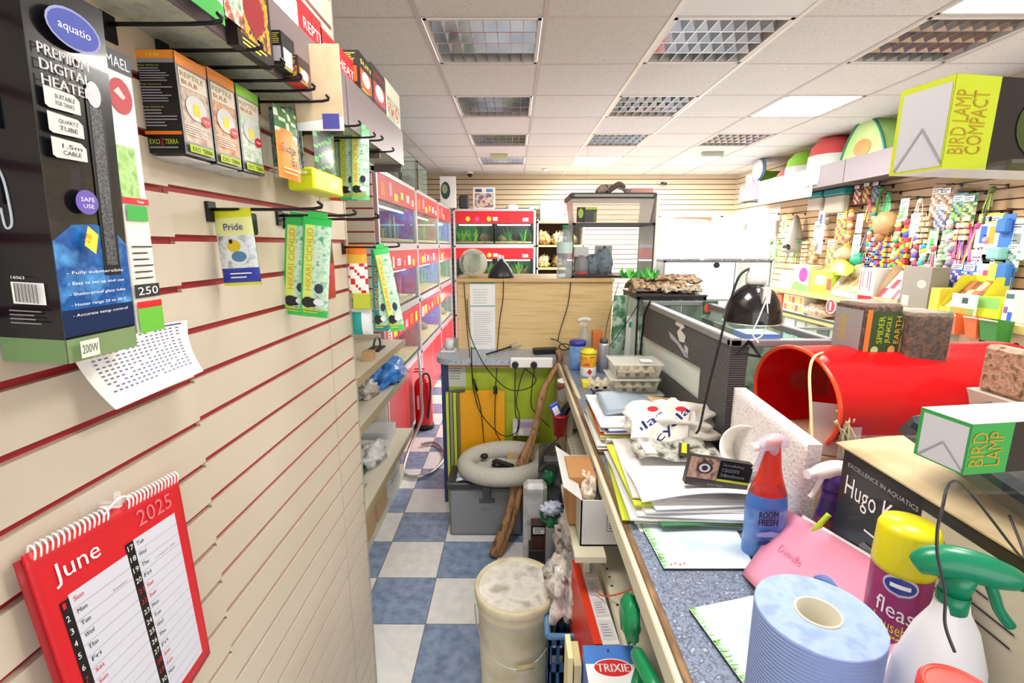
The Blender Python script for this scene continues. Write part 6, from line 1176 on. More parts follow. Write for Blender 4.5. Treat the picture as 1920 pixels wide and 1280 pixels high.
m = MB(); m.lathe(q, [(.040, .001), (.043, .006), (.044, .12), (.040, .15), (.030, .175)], BLUE, ms=[mat('#2a4a9a', .3), mat('#3f74c8', .3, noise_=['#6a9ae0', '#2a4a9a'], scale=14), mat('#3f74c8', .3), RED], sx=1, sy=.75, n=36); m.build('body', t)
m = MB(); m.lathe(q, [(.040, .15), (.028, .185), (.022, .21), (.016, .262), (.017, .275)], mat('#d8392a', .3), sx=1, sy=.75, n=32); m.build('shoulder', t)
m = MB(); f = Face(m, q + Vector((-.034, -.0345, .04)), (.05, -.002, 0), (0, 0, .11)); f.k = 2; f.text('ROOM', .02, .62, .14, INK, w=.8, bold=.06).text('FRESH', .02, .46, .14, INK, w=.8, bold=.06); f.poly([(0, .3), (.6, .34), (1, .3), (.8, .22), (0, .22)], mat('#8ab4ee', .3)).poly([(.1, .12), (1, .16), (.9, .06), (.1, .04)], mat('#1f3f8a', .3)); m.build('lettering', t)
sprayer(t, q, .275, .78, glass('#efe9f4', .35, .2), nozzle=WHITE, ang=200)
# white polystyrene sheet
m = MB(); PS = mat('#e9e4e6', .9, noise_=['#f4f0f0', '#dcd4d8'], scale=120, bump=.6); yb_, yn_ = 1.31, .957; zt_ = EYE - .42
m.sheet(lambda u, v: Vector((.662, yb_ + (yn_ - yb_) * u, CT + .001 + (zt_ - CT + .02 * (1 - u)) * v + .002 * noise.noise(Vector((u * 20, v * 9, 0))))), 20, 14, PS, thick=-.032)
one(m, 'polystyrene_sheet', 'white polystyrene sheet standing on edge beside the cleaner bottle', 'sheet')
# small white round fan-like tub behind
m = MB(); c = at(1395, 840, x=.61); T = Matrix.Translation(c) @ Matrix.Rotation(math.radians(62), 4, 'X') @ Matrix.Rotation(math.radians(-35), 4, 'Y'); m.T = T; zc_ = .0
m.lathe((0, 0, 0), [(.050, -.10), (.060, -.02), (.062, 0), (.058, 0), (.046, -.095), (.001, -.097)], mat('#f0ede4', .4), n=36, closed=False); m.T = None
one(m, 'white_tub', 'white round tub lying on its side against the wrapped tank', 'tub')
m = MB(); m.box(.57, .635, 1.10, 1.28, CT + .0005, CT + .065, mat('#bcd6ee', .5), bev=.003); one(m, 'blue_papers', 'pale blue pack under the white round tub', 'papers')
# purple trigger bottle
t = thing('purple_bottle', 'purple and green cleaner bottle with a white head by the black Kami box'.replace('Kami ', 'carton '), 'spray bottle', (at(1550, 985, y=.90).x, .90, CT)); q = Vector(t.location)
m = MB(); m.lathe(q, [(.028, .001), (.030, .006), (.030, .10), (.024, .13), (.018, .17), (.018, .19)], PURP, ms=[PURP, mat('#7ac04a', .3, noise_=['#4a2a7a', '#e8d83a'], scale=22), mat('#5a2a6a', .3, noise_=['#8a4a2a', '#3a1a5a'], scale=22), mat('#3a2270', .3), mat('#4a2f90', .3)]); m.cyl(q + Vector((0, 0, .19)), q + Vector((0, 0, .225)), .021, mat('#4a2f90', .3)); m.build('body', t)
sprayer(t, q, .222, .8, mat('#e9e6ee', .35), ang=190)
m = MB(); m.tube([q + Vector((-.03, -.02, .07)), q + Vector((-.045, -.03, .11)), q + Vector((-.02, -.03, .15))], .006, LIME); m.box(q.x - .062, q.x - .032, q.y - .05, q.y - .03, CT + .001, CT + .09, mat('#a6cc3a', .4), bev=.004); one(m, 'green_tool', 'lime green tool beside the purple bottle', 'tool')
# Hugo box
HX = .62; zt_ = EYE - .372; y_far = .835; y_near = .30
KB = mat('#ccb78e', .7, noise_=['#d6c39c', '#bda67c'], scale=6)
t = thing('black_carton', 'large cardboard carton with a black printed side and white script lettering', 'box', (.74, .57, CT))
m = MB(); m.box(HX, .90, y_near, y_far, CT + .0005, zt_, KB, bev=.001); f = Face(m, (HX, y_far, CT + .0005), (0, y_near - y_far, 0), (0, 0, zt_ - CT))
f.rect(0, 0, .33, 1, mat('#1a1a1d', .3, coat=.2)).rect(.33, 0, 1, 1, mat('#c9c4ae', .45)).rect(.33, .93, 1, 1, mat('#2a2a26', .4)); f.text('Hugo Kam', .03, .69, .16, WHT, w=.285); f.rect(.14, .60, .21, .612, WHT); f.text('EXCELLENCE IN AQUATICS', .03, .90, .03, mat('#b8b8b0', .5), w=.29)
f.poly([(.13, .05), (.13, .50), (.15, .54), (.27, .53), (.27, .05)], mat('#6a6d72', .4)).poly([(.13, .05), (.13, .42), (.27, .40), (.27, .05)], mat('#5f8f3a', .5, noise_=['#c8b87a', '#2a5a1f', '#a0bf5a'], scale=30)); f.lines(.4, .45, .62, .85, 6, INK, fill=.12, seed=2); f.text('Technical', .40, .8, .05, INK, w=.1); f.lines(.66, .1, .9, .5, 9, mat('#8a8a80', .5), fill=.2); m.build('body', t)
m = MB(); m.sheet(lambda u, v: Vector((HX - .004 + .29 * v, y_far + .02 - .55 * u, zt_ + .003 + .012 * math.sin(v * 3.14) * (1 - u) + .006 * v)), 8, 6, KB, thick=.003); m.build('flap', t)
# black flat device on the box
t = thing('black_till', 'black ribbed plastic device with a grey cable on the cardboard carton', 'device', (.76, .70, zt_ + .012)); Tm = RZ((.74, .58, zt_ + .02), 22, (22, 'X')); DV = mat('#2f3338', .4, noise_=['#3a3f44'], scale=90)
m = MB(); m.T = Tm; m.box(.655, .86, .58, .76, zt_ + .016, zt_ + .058, DV, bev=.01); m.face([(.655, .581, zt_ + .02), (.655, .759, zt_ + .02), (.63, .75, zt_ + .05), (.63, .59, zt_ + .05)], DV)
for k in range(14): m.box(.67 + k * .013, .676 + k * .013, .5785, .5805, zt_ + .02, zt_ + .05, BLACK)
m.build('body', t)
m = MB(); m.tube([(.64, .56, zt_ + .03), (.60, .50, zt_ + .01)] + [at(1800, 905, y=.46), at(1765, 960, y=.43), at(1757, 1030, y=.42), at(1772, 1110, y=.415), at(1772, 1170, y=.41), at(1790, 1222, y=.40)], .0015, mat('#2a2a30', .4)); m.build('cable', t)
# aerosol on a small block
t = thing('aerosol_can', 'magenta aerosol can with a big yellow cap behind the blue roll', 'aerosol', (.549, .597, CT)); q = Vector(t.location)
m = MB(); MG = mat('#8f0f45', .25, .1); m.lathe(q, [(.033, .001), (.036, .006), (.036, .02), (.036, .10), (.036, .235), (.033, .25), (.03, .255)], MG, n=40, ms=[STEEL, STEEL, mat('#b89abc', .3), mat('#9a2f6a', .25), MG, STEEL]); m.build('can', t)
m = MB(); YC = mat('#dfd40e', .3); m.lathe(q, [(.0365, .236), (.037, .243), (.0358, .294), (.032, .303), (.001, .304)], YC, n=40); m.build('cap', t)
def wrap(m, q, r, st, a0, a1, z0, z1, mm, slant=0):
    vs, fs, tw, th = text_mesh(st); i0 = len(m.V)
    for p in vs:
        a = math.radians(a0 + (a1 - a0) * p.x / tw); m.addv(q + Vector((r * math.cos(a), r * math.sin(a), z0 + (z1 - z0) * p.y / th + slant * p.x / tw)))
    for f_ in fs: m.addf([i0 + k for k in f_], mm)
def patch(m, q, r, a0, a1, z0, z1, mm, n=8, ell=False):
    def fn(u, v):
        a = math.radians(a0 + (a1 - a0) * u); w_ = 1
        if ell:
            s = math.sqrt(max(0, 1 - (2 * v - 1) ** 2)); a = math.radians((a0 + a1) / 2 + (a1 - a0) / 2 * (2 * u - 1) * s)
        return q + Vector((r * math.cos(a), r * math.sin(a), z0 + (z1 - z0) * v))
    m.sheet(fn, n, 12 if ell else 3, mm)
m = MB(); r_ = .036; wrap(m, q, r_ + .0006, 'fleas', 192, 262, .178, .202, WHT, -.01); wrap(m, q, r_ + .0006, 'household', 192, 280, .156, .173, mat('#f2d83a', .4), -.012); wrap(m, q, r_ + .0006, 'spray', 200, 262, .130, .152, mat('#f2d83a', .4), -.01)
patch(m, q, r_ + .0004, 198, 262, .208, .240, mat('#c9ccd8', .3), ell=True); patch(m, q, r_ + .0008, 202, 258, .212, .236, mat('#2f3f9a', .3), ell=True); patch(m, q, r_ + .0012, 212, 248, .221, .227, WHT)
patch(m, q, r_ + .0004, 200, 262, .05, .098, mat('#cbb6d0', .3), ell=True); patch(m, q, r_ + .0008, 222, 236, .055, .092, mat('#7a4a2a', .4), ell=True); patch(m, q, r_ + .0008, 196, 226, .025, .045, WHT, ell=True); patch(m, q, r_ + .001, 200, 222, .028, .042, mat('#7a1a2a', .4), ell=True); m.build('print', t)
# white trigger spray with green head
t = thing('green_trigger_spray', 'white spray bottle with a glossy green trigger head at the right front', 'spray bottle', (.518, .492, CT)); q = Vector(t.location)
m = MB(); WB2 = mat('#e6e6ea', .3); m.lathe(q, [(.050, .001), (.055, .006), (.056, .13), (.052, .18), (.036, .23), (.022, .255), (.019, .268)], WB2, sx=1, sy=.62, n=40); m.build('body', t)
m = MB(); f = Face(m, q + Vector((-.05, -.0365, .06)), (.06, 0, 0), (0, .002, .06)); f.n = Vector((0, -1, 0)); f.k = 4; f.ell(.5, .5, .42, .42, mat('#b8722a', .4)).rect(.3, .62, .7, .75, INK).lines(.25, .25, .75, .55, 3, WHT); m.build('label', t)
m = MB(); patch(m, q + Vector((.0, 0, 0)), .001, 0, 1, 0, .001, WB2); 
HG = mat('#04805a', .28)
sprayer(t, q, .300, .86, HG, nozzle=mat('#036a4a', .3), ang=-26)
# leaflet behind green trigger
a = at(1812, 1090, y=.42)
m = MB(); m.face([(.575, .385, EYE - .44), (.66, .385, EYE - .36), (.66, .385, EYE - .50), (.575, .385, EYE - .56)], mat('#d9dce4', .5)); m.face([(.575, .386, EYE - .44), (.575, .386, EYE - .56), (.66, .386, EYE - .50), (.66, .386, EYE - .36)], mat('#d9dce4', .5))
f = Face(m, (.577, .3845, EYE - .53), (.08, 0, .05), (0, 0, .08)); f.text('Instructions', .1, .8, .12, INK, w=.5); f.lines(.05, .1, .95, .75, 8, mat('#6a6d78', .5), fill=.3)
m.box(.575, .66, .3855, .3858, CT + .001, EYE - .56, mat('#c82a7a', .4)); one(m, 'leaflet', 'grey printed leaflet standing behind the green trigger head', 'leaflet')
# red cap bottle
t = thing('red_cap_bottle', 'white bottle with a round red screw cap at the bottom right corner', 'bottle', (.425, .378, CT)); q = Vector(t.location)
m = MB(); m.lathe(q, [(.034, .001), (.036, .005), (.036, .20), (.028, .225), (.024, .235)], WHT, n=32); m.build('body', t); m = MB(); RC = mat('#de3a2a', .3); m.lathe(q, [(.030, .232), (.033, .235), (.0325, .262), (.030, .266), (.026, .264), (.001, .264)], RC, n=36); m.build('cap', t)
# ------------------------------------------------------------------ red tunnel, bricks
t = thing('red_tunnel', 'translucent red acrylic half tunnel hide lying behind the polystyrene sheet', 'tunnel', (1.0, 1.25, 1.12))
RA = bpy.data.materials.new('red_acrylic'); RA.use_nodes = True; nt = RA.node_tree; nt.nodes.clear(); out = nt.nodes.new('ShaderNodeOutputMaterial'); tr = nt.nodes.new('ShaderNodeBsdfTransparent'); tr.inputs[0].default_value = (.85, .05, .05, 1)
pr = nt.nodes.new('ShaderNodeBsdfPrincipled'); pr.inputs['Base Color'].default_value = (*lin('#d8141c'), 1); pr.inputs['Roughness'].default_value = .15; mx = nt.nodes.new('ShaderNodeMixShader'); mx.inputs[0].default_value = .72
nt.links.new(tr.outputs[0], mx.inputs[1]); nt.links.new(pr.outputs[0], mx.inputs[2]); nt.links.new(mx.outputs[0], out.inputs[0])
TC = Vector((.745, 1.22, EYE - .398)); AX = Vector((math.sin(math.radians(72)), math.cos(math.radians(72)) * .35, 0)).normalized(); SD = Vector((AX.y, -AX.x, 0)); LNG = .62
def tun(u, v, r=1.0):
    a = math.radians(-52 + 284 * u); return TC + AX * (LNG * v) + SD * (.165 * r * math.cos(a)) + Vector((0, 0, .135 * r * math.sin(a)))
m = MB(); m.sheet(lambda u, v: tun(u, v), 40, 10, RA); m.sheet(lambda u, v: tun(u, v, .965), 40, 10, RA); m.build('shell', t)
m = MB(); m.tube([tun(k / 40, 0, .985) for k in range(41)], .0055, mat('#f2502a', .25), n=8, sub=1); m.build('rim', t)  # orange colour paints in the light glowing at the acrylic's edge
m = MB(); m.box(TC.x - .02, TC.x + .60, 1.08, 1.36, CT + .0005, EYE - .506, KRAFT); one(m, 'brown_carton', 'brown carton under the red acrylic tunnel', 'box')
m = MB(); m.sheet(lambda u, v: Vector((.72 + .07 * u, 1.1 - .03 * u, EYE - .50 + .13 * v)), 6, 6, glass('#f4eef0', .4, .2)); m.sheet(lambda u, v: Vector((.77 + .05 * u, 1.06, EYE - .50 + .08 * v)), 6, 6, glass('#f4eef0', .4, .2))
one(m, 'clear_packets', 'clear cellophane packets in the mouth of the red tunnel', 'packet')
m = MB(); rr = random.Random(4); STRW = mat('#d8cfa8', .7)
for k in range(14):
    b_ = Vector((.80, 1.06, EYE - .50)); m.tube([b_ + Vector((rr.uniform(-.01, .02), 0, -.02)), b_ + Vector((rr.uniform(-.03, .0), rr.uniform(-.01, .01), .06)), b_ + Vector((rr.uniform(-.06, .01), rr.uniform(-.01, .01), rr.uniform(.08, .13)))], .002, STRW, n=5, sub=3)
m.tube([(.80, 1.06, EYE - .52), (.82, 1.04, EYE - .58), (.83, 1.04, EYE - .64)], .008, STRW); one(m, 'straw_bunch', 'bundle of pale straw stems before the red tunnel', 'bunch')
m = MB(); p0 = tun(.58, 0); m.tube([at(1524, 860, y=1.0), at(1520, 760, y=1.05), at(1518, 700, y=1.1), at(1526, 670, y=1.12), at(1545, 660, y=1.2)], .0035, mat('#e2cf9a', .6)); one(m, 'cream_string', 'cream cord hanging over the mouth of the red tunnel', 'cord')
m = MB(); m.box(.90, .93, 1.12, 1.14, EYE - .49, EYE - .43, mat('#f03a9a', .4)); one(m, 'pink_packet', 'pink packet inside the red tunnel', 'packet')
BRN = mat('#4c301c', .9, noise_=['#7a5232', '#24150c', '#5f3f26'], scale=55, bump=1); SHR = glass('#f6f4f0', .07, .15)
def brick(px, py_top, py_bot, wpx, y, label, printed, turn=0):
    a, b = at(px - wpx / 2, py_bot, y=y), at(px + wpx / 2, py_bot, y=y); z1 = at(px, py_top, y=y).z; x0, x1 = a.x, b.x; z0 = a.z; d = .11
    tt = thing('coir_brick', label, 'brick', ((x0 + x1) / 2, y + d / 2, z0), 'shrink wrapped coir bricks'); m = MB(); m.T = RZ(((x0 + x1) / 2, y + d / 2, z0), turn)
    m.box(x0, x1, y, y + d, z0, z1, BRN, bev=.006); m.build('block', tt)
    m = MB(); m.T = RZ(((x0 + x1) / 2, y + d / 2, z0), turn); m.box(x0 - .003, x1 + .003, y - .003, y + d + .003, z0 - .001, z1 + .004, SHR, bev=.008)
    if printed:
        f = Face(m, (x0, y - .0035, z0), (x1 - x0, 0, 0), (0, 0, z1 - z0)); f.rect(.1, .08, .92, .88, mat('#2a4a22', .3)).rect(0, .05, .14, .92, mat('#d8782a', .3)); f.text('SPIDER', .48, .3, .16, LIME, w=.5, rot=90, bold=.05).text('JUNGLE', .70, .3, .16, mat('#c8c83a', .3), w=.5, rot=90, bold=.05).text('EARTH', .92, .3, .14, mat('#e8a03a', .3), w=.5, rot=90); f.ell(.3, .18, .1, .07, mat('#b8c88a', .3)).ell(.75, .18, .1, .08, mat('#c88a5a', .3))
        g2 = Face(m, (x0 - .0035, y + d, z0), (0, -d, 0), (0, 0, z1 - z0)); g2.rect(.05, .1, .95, .9, mat('#9aa0a0', .3)); g2.text('BARK', .5, .3, .3, mat('#b8b03a', .4), w=.5, rot=90)
    else:
        g2 = Face(m, (x0 - .0035, y + d, z0), (0, -d, 0), (0, 0, z1 - z0)); g2.rect(.3, .05, .8, .95, mat('#8a9a5a', .3, noise_=['#c8b87a', '#4a6a4a'], scale=30))
    m.build('shrink_wrap', tt)
brick(1645, 572, 673, 72, 1.20, 'shrink wrapped coir brick with a green printed label on the red tunnel', True, 3)
brick(1738, 590, 692, 74, 1.17, 'plain brown shrink wrapped coir brick standing right on the red tunnel', False, -4)
p = at(1563, 574, y=1.19); m = MB(); m.cyl((p.x - .002, 1.26, p.z), (p.x - .002, 1.255, p.z), .02, WHT); 
m = MB(); a = at(1828, 728, y=1.10); b = at(1999, 738, y=.95); m.box(a.x, b.x, .95, 1.10, a.z, at(1828, 672, y=.95).z, mat('#9a7a62', .9, noise_=['#c0a088', '#6a4f3c'], scale=60, bump=.8), bev=.008); f = Face(m, (a.x + .02, .96, at(1828, 672, y=.95).z), (b.x - a.x - .03, 0, 0), (0, .13, 0)); f.rect(0, 0, 1, 1, mat('#d8c9bc', .3, noise_=['#e8a07a', '#f0f0ea'], scale=14)); one(m, 'coir_brick', 'large pale brown wrapped brick lying at the right edge', 'brick')
carton('brown_carton', a.x - .01, b.x, .93, 1.12, CT + .0005, a.z - .001, mat('#b9b3a4', .6), 'grey carton under the large pale brown brick', 'box')
# ------------------------------------------------------------------ clamp lamp
t = thing('clamp_lamp', 'black dome clamp lamp with white ceramic socket hanging over the wrapped tank', 'lamp', (.70, 1.36, EYE - .30)); LC = Vector((at(1414, 560, y=1.30).x, 1.30, 0)); z0 = at(1414, 603, y=1.30).z
m = MB(); DM = mat('#161518', .18, .2, coat=.4); m.lathe((LC.x, LC.y, z0), [(.073, 0), (.074, .006), (.072, .03), (.064, .06), (.048, .085), (.030, .10), (.022, .105)], DM, n=40, closed=False); m.lathe((LC.x, LC.y, z0), [(.0725, .001), (.070, .03), (.045, .083), (.02, .1)], mat('#d8d8d8', .3, .6), n=32, closed=False); m.build('shade', t)
m = MB(); m.tube([Vector((LC.x + .0745 * math.cos(k * math.pi / 16), LC.y + .0745 * math.sin(k * math.pi / 16), z0)) for k in range(33)], .002, mat('#b8b8bc', .3, .8), sub=1); m.build('rim', t)
m = MB(); m.lathe((LC.x, LC.y, z0 + .10), [(.022, 0), (.026, .01), (.026, .03), (.022, .036), (.022, .05), (.012, .056), (.001, .058)], mat('#e2e2e2', .35)); m.build('socket', t)
m = MB(); b_ = Vector((LC.x, LC.y - .06, z0 + .075)); m.box(b_.x - .012, b_.x + .012, b_.y - .004, b_.y + .012, b_.z - .02, b_.z + .025, STEEL, bev=.002); m.tube([b_, b_ + Vector((.004, -.01, -.05)), b_ + Vector((-.005, -.01, -.10)), b_ + Vector((-.03, .0, -.115))], .0022, WHITE)
m.tube([b_ + Vector((0, -.008, 0)), b_ + Vector((-.02, -.01, -.06)), b_ + Vector((-.030, -.01, -.095)), b_ + Vector((-.012, -.01, -.12))], .002, WHITE); m.build('clamp', t)
m = MB(); k0 = at(1405, 640, y=1.30); k1, k2 = at(1382, 662, y=1.30), at(1425, 668, y=1.30); m.tube([k0, k1, k2, k0], .006, BLACK, sub=1, n=8); m.build('hook', t)
m = MB(); m.tube([Vector((LC.x, LC.y, z0 + .155)), at(1408, 502, y=1.30), at(1385, 520, y=1.30), at(1365, 580, y=1.30), at(1345, 660, y=1.30), at(1325, 740, y=1.32), at(1312, 800, y=1.33), at(1305, 812, y=1.34)], .0035, BLACK, n=8); m.build('cable', t)
# ------------------------------------------------------------------ clear riser shelves with slim boxes, near right
AC = bpy.data.materials.new('clear_acrylic'); AC.use_nodes = True; nt = AC.node_tree; nt.nodes.clear(); out = nt.nodes.new('ShaderNodeOutputMaterial'); tr = nt.nodes.new('ShaderNodeBsdfTransparent'); gl = nt.nodes.new('ShaderNodeBsdfGlossy'); gl.inputs['Roughness'].default_value = .08; mx = nt.nodes.new('ShaderNodeMixShader'); mx.inputs[0].default_value = .05
tr.inputs[0].default_value = (.985, .99, .985, 1); nt.links.new(tr.outputs[0], mx.inputs[1]); nt.links.new(gl.outputs[0], mx.inputs[2]); nt.links.new(mx.outputs[0], out.inputs[0])
t = thing('acrylic_display', 'clear acrylic two tier display riser at the right edge of the counter', 'display stand', (.70, .44, CT))
zl1 = EYE - .220; zl2 = EYE + .067
for z_ in (zl1, zl2):
    m = MB(); m.box(.395, .95, .40, .53, z_ - .003, z_, AC); m.build('shelf', t)
m = MB(); m.box(.93, .945, .40, .53, CT, zl2 + .2, AC); m.build('upright', t)
def slim(y0, x0, z0, h, cols, label, turn, l=.30, d=.05, txt=()):
    c1, c2 = cols; m = MB(); T = RZ((x0, y0, z0), turn); m.T = T; m.box(x0, x0 + l, y0, y0 + d, z0, z0 + h, WHT, bev=.0015)
    f = m.side(x0, x0 + l, y0, y0 + d, z0, z0 + h, '-y'); f.rect(0, 0, .16, 1, c1).rect(.16, 0, 1, 1, mat('#1d1a20', .35)); 
    f.text(txt[0], .065, .16, .055, mat('#b8921e', .5), w=.68, rot=90); f.text(txt[1], .125, .16, .055, mat('#b8921e', .5), w=.68, rot=90)
    f.ell(.36, .5, .12, .38, mat('#3a4a1a', .4)).ell(.37, .5, .10, .3, c2); f.lines(.55, .2, .95, .8, 5, mat('#8a9a2a', .5), seed=3)
    g_ = m.side(x0, x0 + l, y0, y0 + d, z0, z0 + h, '-x'); g_.rect(0, 0, 1, 1, c1).rect(.08, .03, .97, .93, mat('#c9cbd6', .5)); e = mat('#9a9da8', .5); g_.poly([(.08, .05), (.52, .48), (.55, .46), (.12, .03)], e).poly([(.97, .05), (.52, .48), (.55, .5), (.97, .1)], e)
    m.side(x0, x0 + l, y0, y0 + d, z0, z0 + h, '+z').rect(0, 0, 1, 1, mat('#ecece8', .5))
    return one(m, 'lamp_carton', label, 'box', 'slim bulb cartons on the clear riser')
a = at(1812, 872, y=.42); z0_ = zl1 + .0005
slim(.43, at(1811, 860, y=.43).x, zl1 + .0005, .052, (mat('#2fa04a', .4), mat('#8ac83a', .4)), 'slim white ended green and black carton on the lower clear shelf', 8, txt=('BIRD', 'LAMP'))
slim(.45, at(1762, 330, y=.45).x, zl2 + .0005, .078, (mat('#c8d82a', .4), mat('#6a9a1e', .4)), 'slim white ended yellow and black carton on the upper clear shelf', 10, txt=('BIRD LAMP', 'COMPACT'))
# ------------------------------------------------------------------ right wall: pelmet shelf, stocked shelves
PX_ = 3.0; ZP0, ZP1 = EYE + .56, EYE + .765
FASR = mat('#746a70', .45)
for (ya, yb, lb) in ((2.4, 4.55, 'grey high shelf with deep fascia on the right wall, nearer length'), (4.56, 6.62, 'grey high shelf with deep fascia on the right wall, farther length')):
    t = thing('wall_shelf', lb, 'shelf', (3.2, (ya + yb) / 2, ZP0), 'high wall shelves on the right')
    m = MB(); m.box(PX_ + .006, WR - .001, ya, yb, ZP0 + .01, ZP0 + .03, mat('#5a4a44', .5)); m.build('board', t)
    m = MB(); m.box(PX_, PX_ + .006, ya, yb, ZP0, ZP1, FASR); m.build('fascia', t)
    m = MB(); m.box(PX_ + .006, WR - .001, yb - .006, yb, ZP0, ZP1, FASR); m.build('end_panel', t)
ZS2 = ZP0 + .0305
def onp(px, py, x=3.05): return at(px, py, x=x)
m = MB(); a, b = onp(1425, 340, PX_ - .004), onp(1524, 340, PX_ - .004); za_, zb_ = onp(1475, 372, PX_).z, onp(1475, 318, PX_).z
m.box(PX_ - .003, PX_ - .0005, b.y, a.y, za_ - .02, ZP1 - .01, WHT); f = m.side(PX_ - .003, PX_, b.y, a.y, za_ - .02, ZP1 - .01, '-x'); f.poly([(0, .35), (.3, .4), (.65, 1), (0, 1)], mat('#a9b4e4', .5)).rect(.12, .2, .3, .6, mat('#e8d8d0', .5)).ell(.66, .5, .1, .35, mat('#d0c4c0', .5, noise_=['#b8a49c'], scale=10)).ell(.86, .5, .1, .35, mat('#b9bcc8', .5, noise_=['#8f98a8'], scale=10))
one(m, 'shelf_poster', 'white and blue animal poster fixed along the right high shelf fascia', 'poster')
def domeh(px, py, r, c1, c2, label, x=3.18):
    p = at(px, py, x=x); m = MB(); m.lathe((x, p.y, ZS2), [(r * 1.0, 0), (r * 1.05, r * .5), (r, r * 1.35), (r * .98, r * 1.36), (r * .9, r * 1.75), (r * .6, r * 2.1), (r * .2, r * 2.22), (.001, r * 2.23)], WHT, n=32, ms=[mat(c2, .4)] * 2 + [mat(c1, .4)] * 5)
    return one(m, 'domed_hide', label, 'pet house', 'plastic pet houses on the right high shelf')
a = onp(1418, 330, 3.05); carton('purple_carton', 3.06, 3.35, a.y - .08, a.y + .3, ZS2, ZP1 + .14, mat('#7a6ab8', .5, noise_=['#a99ad8', '#5a4a98'], scale=6), 'purple carton with a grey disc at the far end of the right high shelf', 'box', None, lambda f: f['-y'].rect(0, 0, 1, 1, mat('#6f9a2a', .4)))
m = MB(); p = at(1423, 318, x=3.05); m.cyl((3.055, p.y, p.z), (3.03, p.y, p.z), .12, mat('#b9bcc0', .4), n=32); m.cyl((3.055, p.y - .0, p.z), (3.075, p.y, p.z), .13, mat('#5a8ab8', .4), n=32); one(m, 'running_disc', 'round grey running disc leaning on the purple carton', 'pet toy')
domeh(1462, 320, .10, '#8fd03a', '#e8f0e0', 'small lime and white domed house, farthest on the right high shelf'); domeh(1480, 310, .125, '#e0646a', '#d8e4dc', 'small red and white domed house on the right high shelf')
domeh(1510, 300, .185, '#8fd03a', '#dfe3e0', 'large lime and white domed house on the right high shelf'); domeh(1562, 285, .21, '#e0595a', '#e4e8e6', 'large red and white domed house beside the fabric tent')
t = thing('fabric_tent', 'pale green fabric pet tent with an orange oval on the right high shelf', 'tent', (3.2, at(1625, 280, x=3.1).y, ZS2)); q = Vector(t.location); m = MB()
def tent(u, v):
    a = math.pi * u; w_ = .30 * (1 - v * .02); r = Vector((0, -math.cos(a) * w_, 0)); return q + Vector((-.14 + .3 * v, r.y * (1 - .25 * math.sin(a)), .50 * math.sin(a) ** .8))
m.sheet(tent, 20, 6, mat('#9fd070', .6, noise_=['#b8e08a'], scale=5)); 
m.sheet(lambda u, v: tent(u, 0).lerp(q + Vector((-.14, 0, .0)), v), 20, 6, mat('#a6d878', .6, noise_=['#d6ecb0'], scale=4)); m.build('canopy', t)
m = MB(); m.tube([tent(k / 20, 0) for k in range(21)], .012, mat('#2f7a6a', .5), sub=1, n=6); m.build('piping', t)
m = MB(); Face(m, q + Vector((-.146, .12, .17)), (0, -.24, 0), (0, 0, .16)).ell(.5, .5, .45, .45, mat('#e88a4a', .5)); m.build('oval_patch', t)
# wall fittings
SHY = mat('#dcc278', .45)
g = thing('wall_shelving', 'long cream wall shelving below the bird toys on the right', 'shelving', (3.2, 4.5, 0))
for zz, xf in ((EYE - .48, 3.05), (EYE - .73, 3.05), (EYE - 1.08, 3.05)):
    m = MB(); m.box(xf, WR - .001, 2.2, 6.2, zz - .03, zz - .001, mat('#e6dcc4', .5)); m.box(xf - .008, xf, 2.2, 6.2, zz - .045, zz + .004, SHY); m.build('shelf', g)
m = MB(); m.box(3.1, WR - .001, 2.2, 6.2, 0, .12, CREAM); m.build('plinth', g)
def sitem(px0, px1, ytop, zs, col, label, paint=None, xf=3.09, dx=.14, name='carton', cat='box', grp='goods on the right wall shelves'):
    zb = EYE + zs; ya, yb = at(px1, 520, x=xf).y, at(px0, 520, x=xf).y; zt = at((px0 + px1) / 2, ytop, x=xf).z
    zt = min(max(zt, zb + .05), zb + (9 if zs == L1 else .19 if zs == L2 else .28)); return carton(name, xf, xf + dx, ya, yb, zb, zt, mat(col, .5), label, cat, grp, paint)
P1 = lambda *a: (lambda f: [f['-x'].rect(*r[:4], mat(r[4], .5)) for r in a])
L1 = -.48; L2 = -.73; L3 = -1.08
sitem(1463, 1484, 508, L1, '#e6e8e0', 'pale carton with lavender top at the far end of the first right shelf', P1((.1, .6, .9, .95, '#b9c0e0')))
sitem(1487, 1516, 496, L1, '#d8cfae', 'carton with a magenta disc and green base on the first right shelf', lambda f: f['-x'].ell(.65, .62, .28, .28, mat('#b03a98', .4)).poly([(0, 0), (1, 0), (1, .2), (.2, .35), (0, .2)], mat('#7fa86a', .5)))
sitem(1521, 1560, 508, L1, '#b9cf4a', 'yellow green carton with a red corner on the first right shelf', P1((.2, .4, .7, .8, '#e8f0c0'), (.8, .2, 1, .7, '#e85a4a'), (.1, .1, .7, .3, '#e8d83a')))
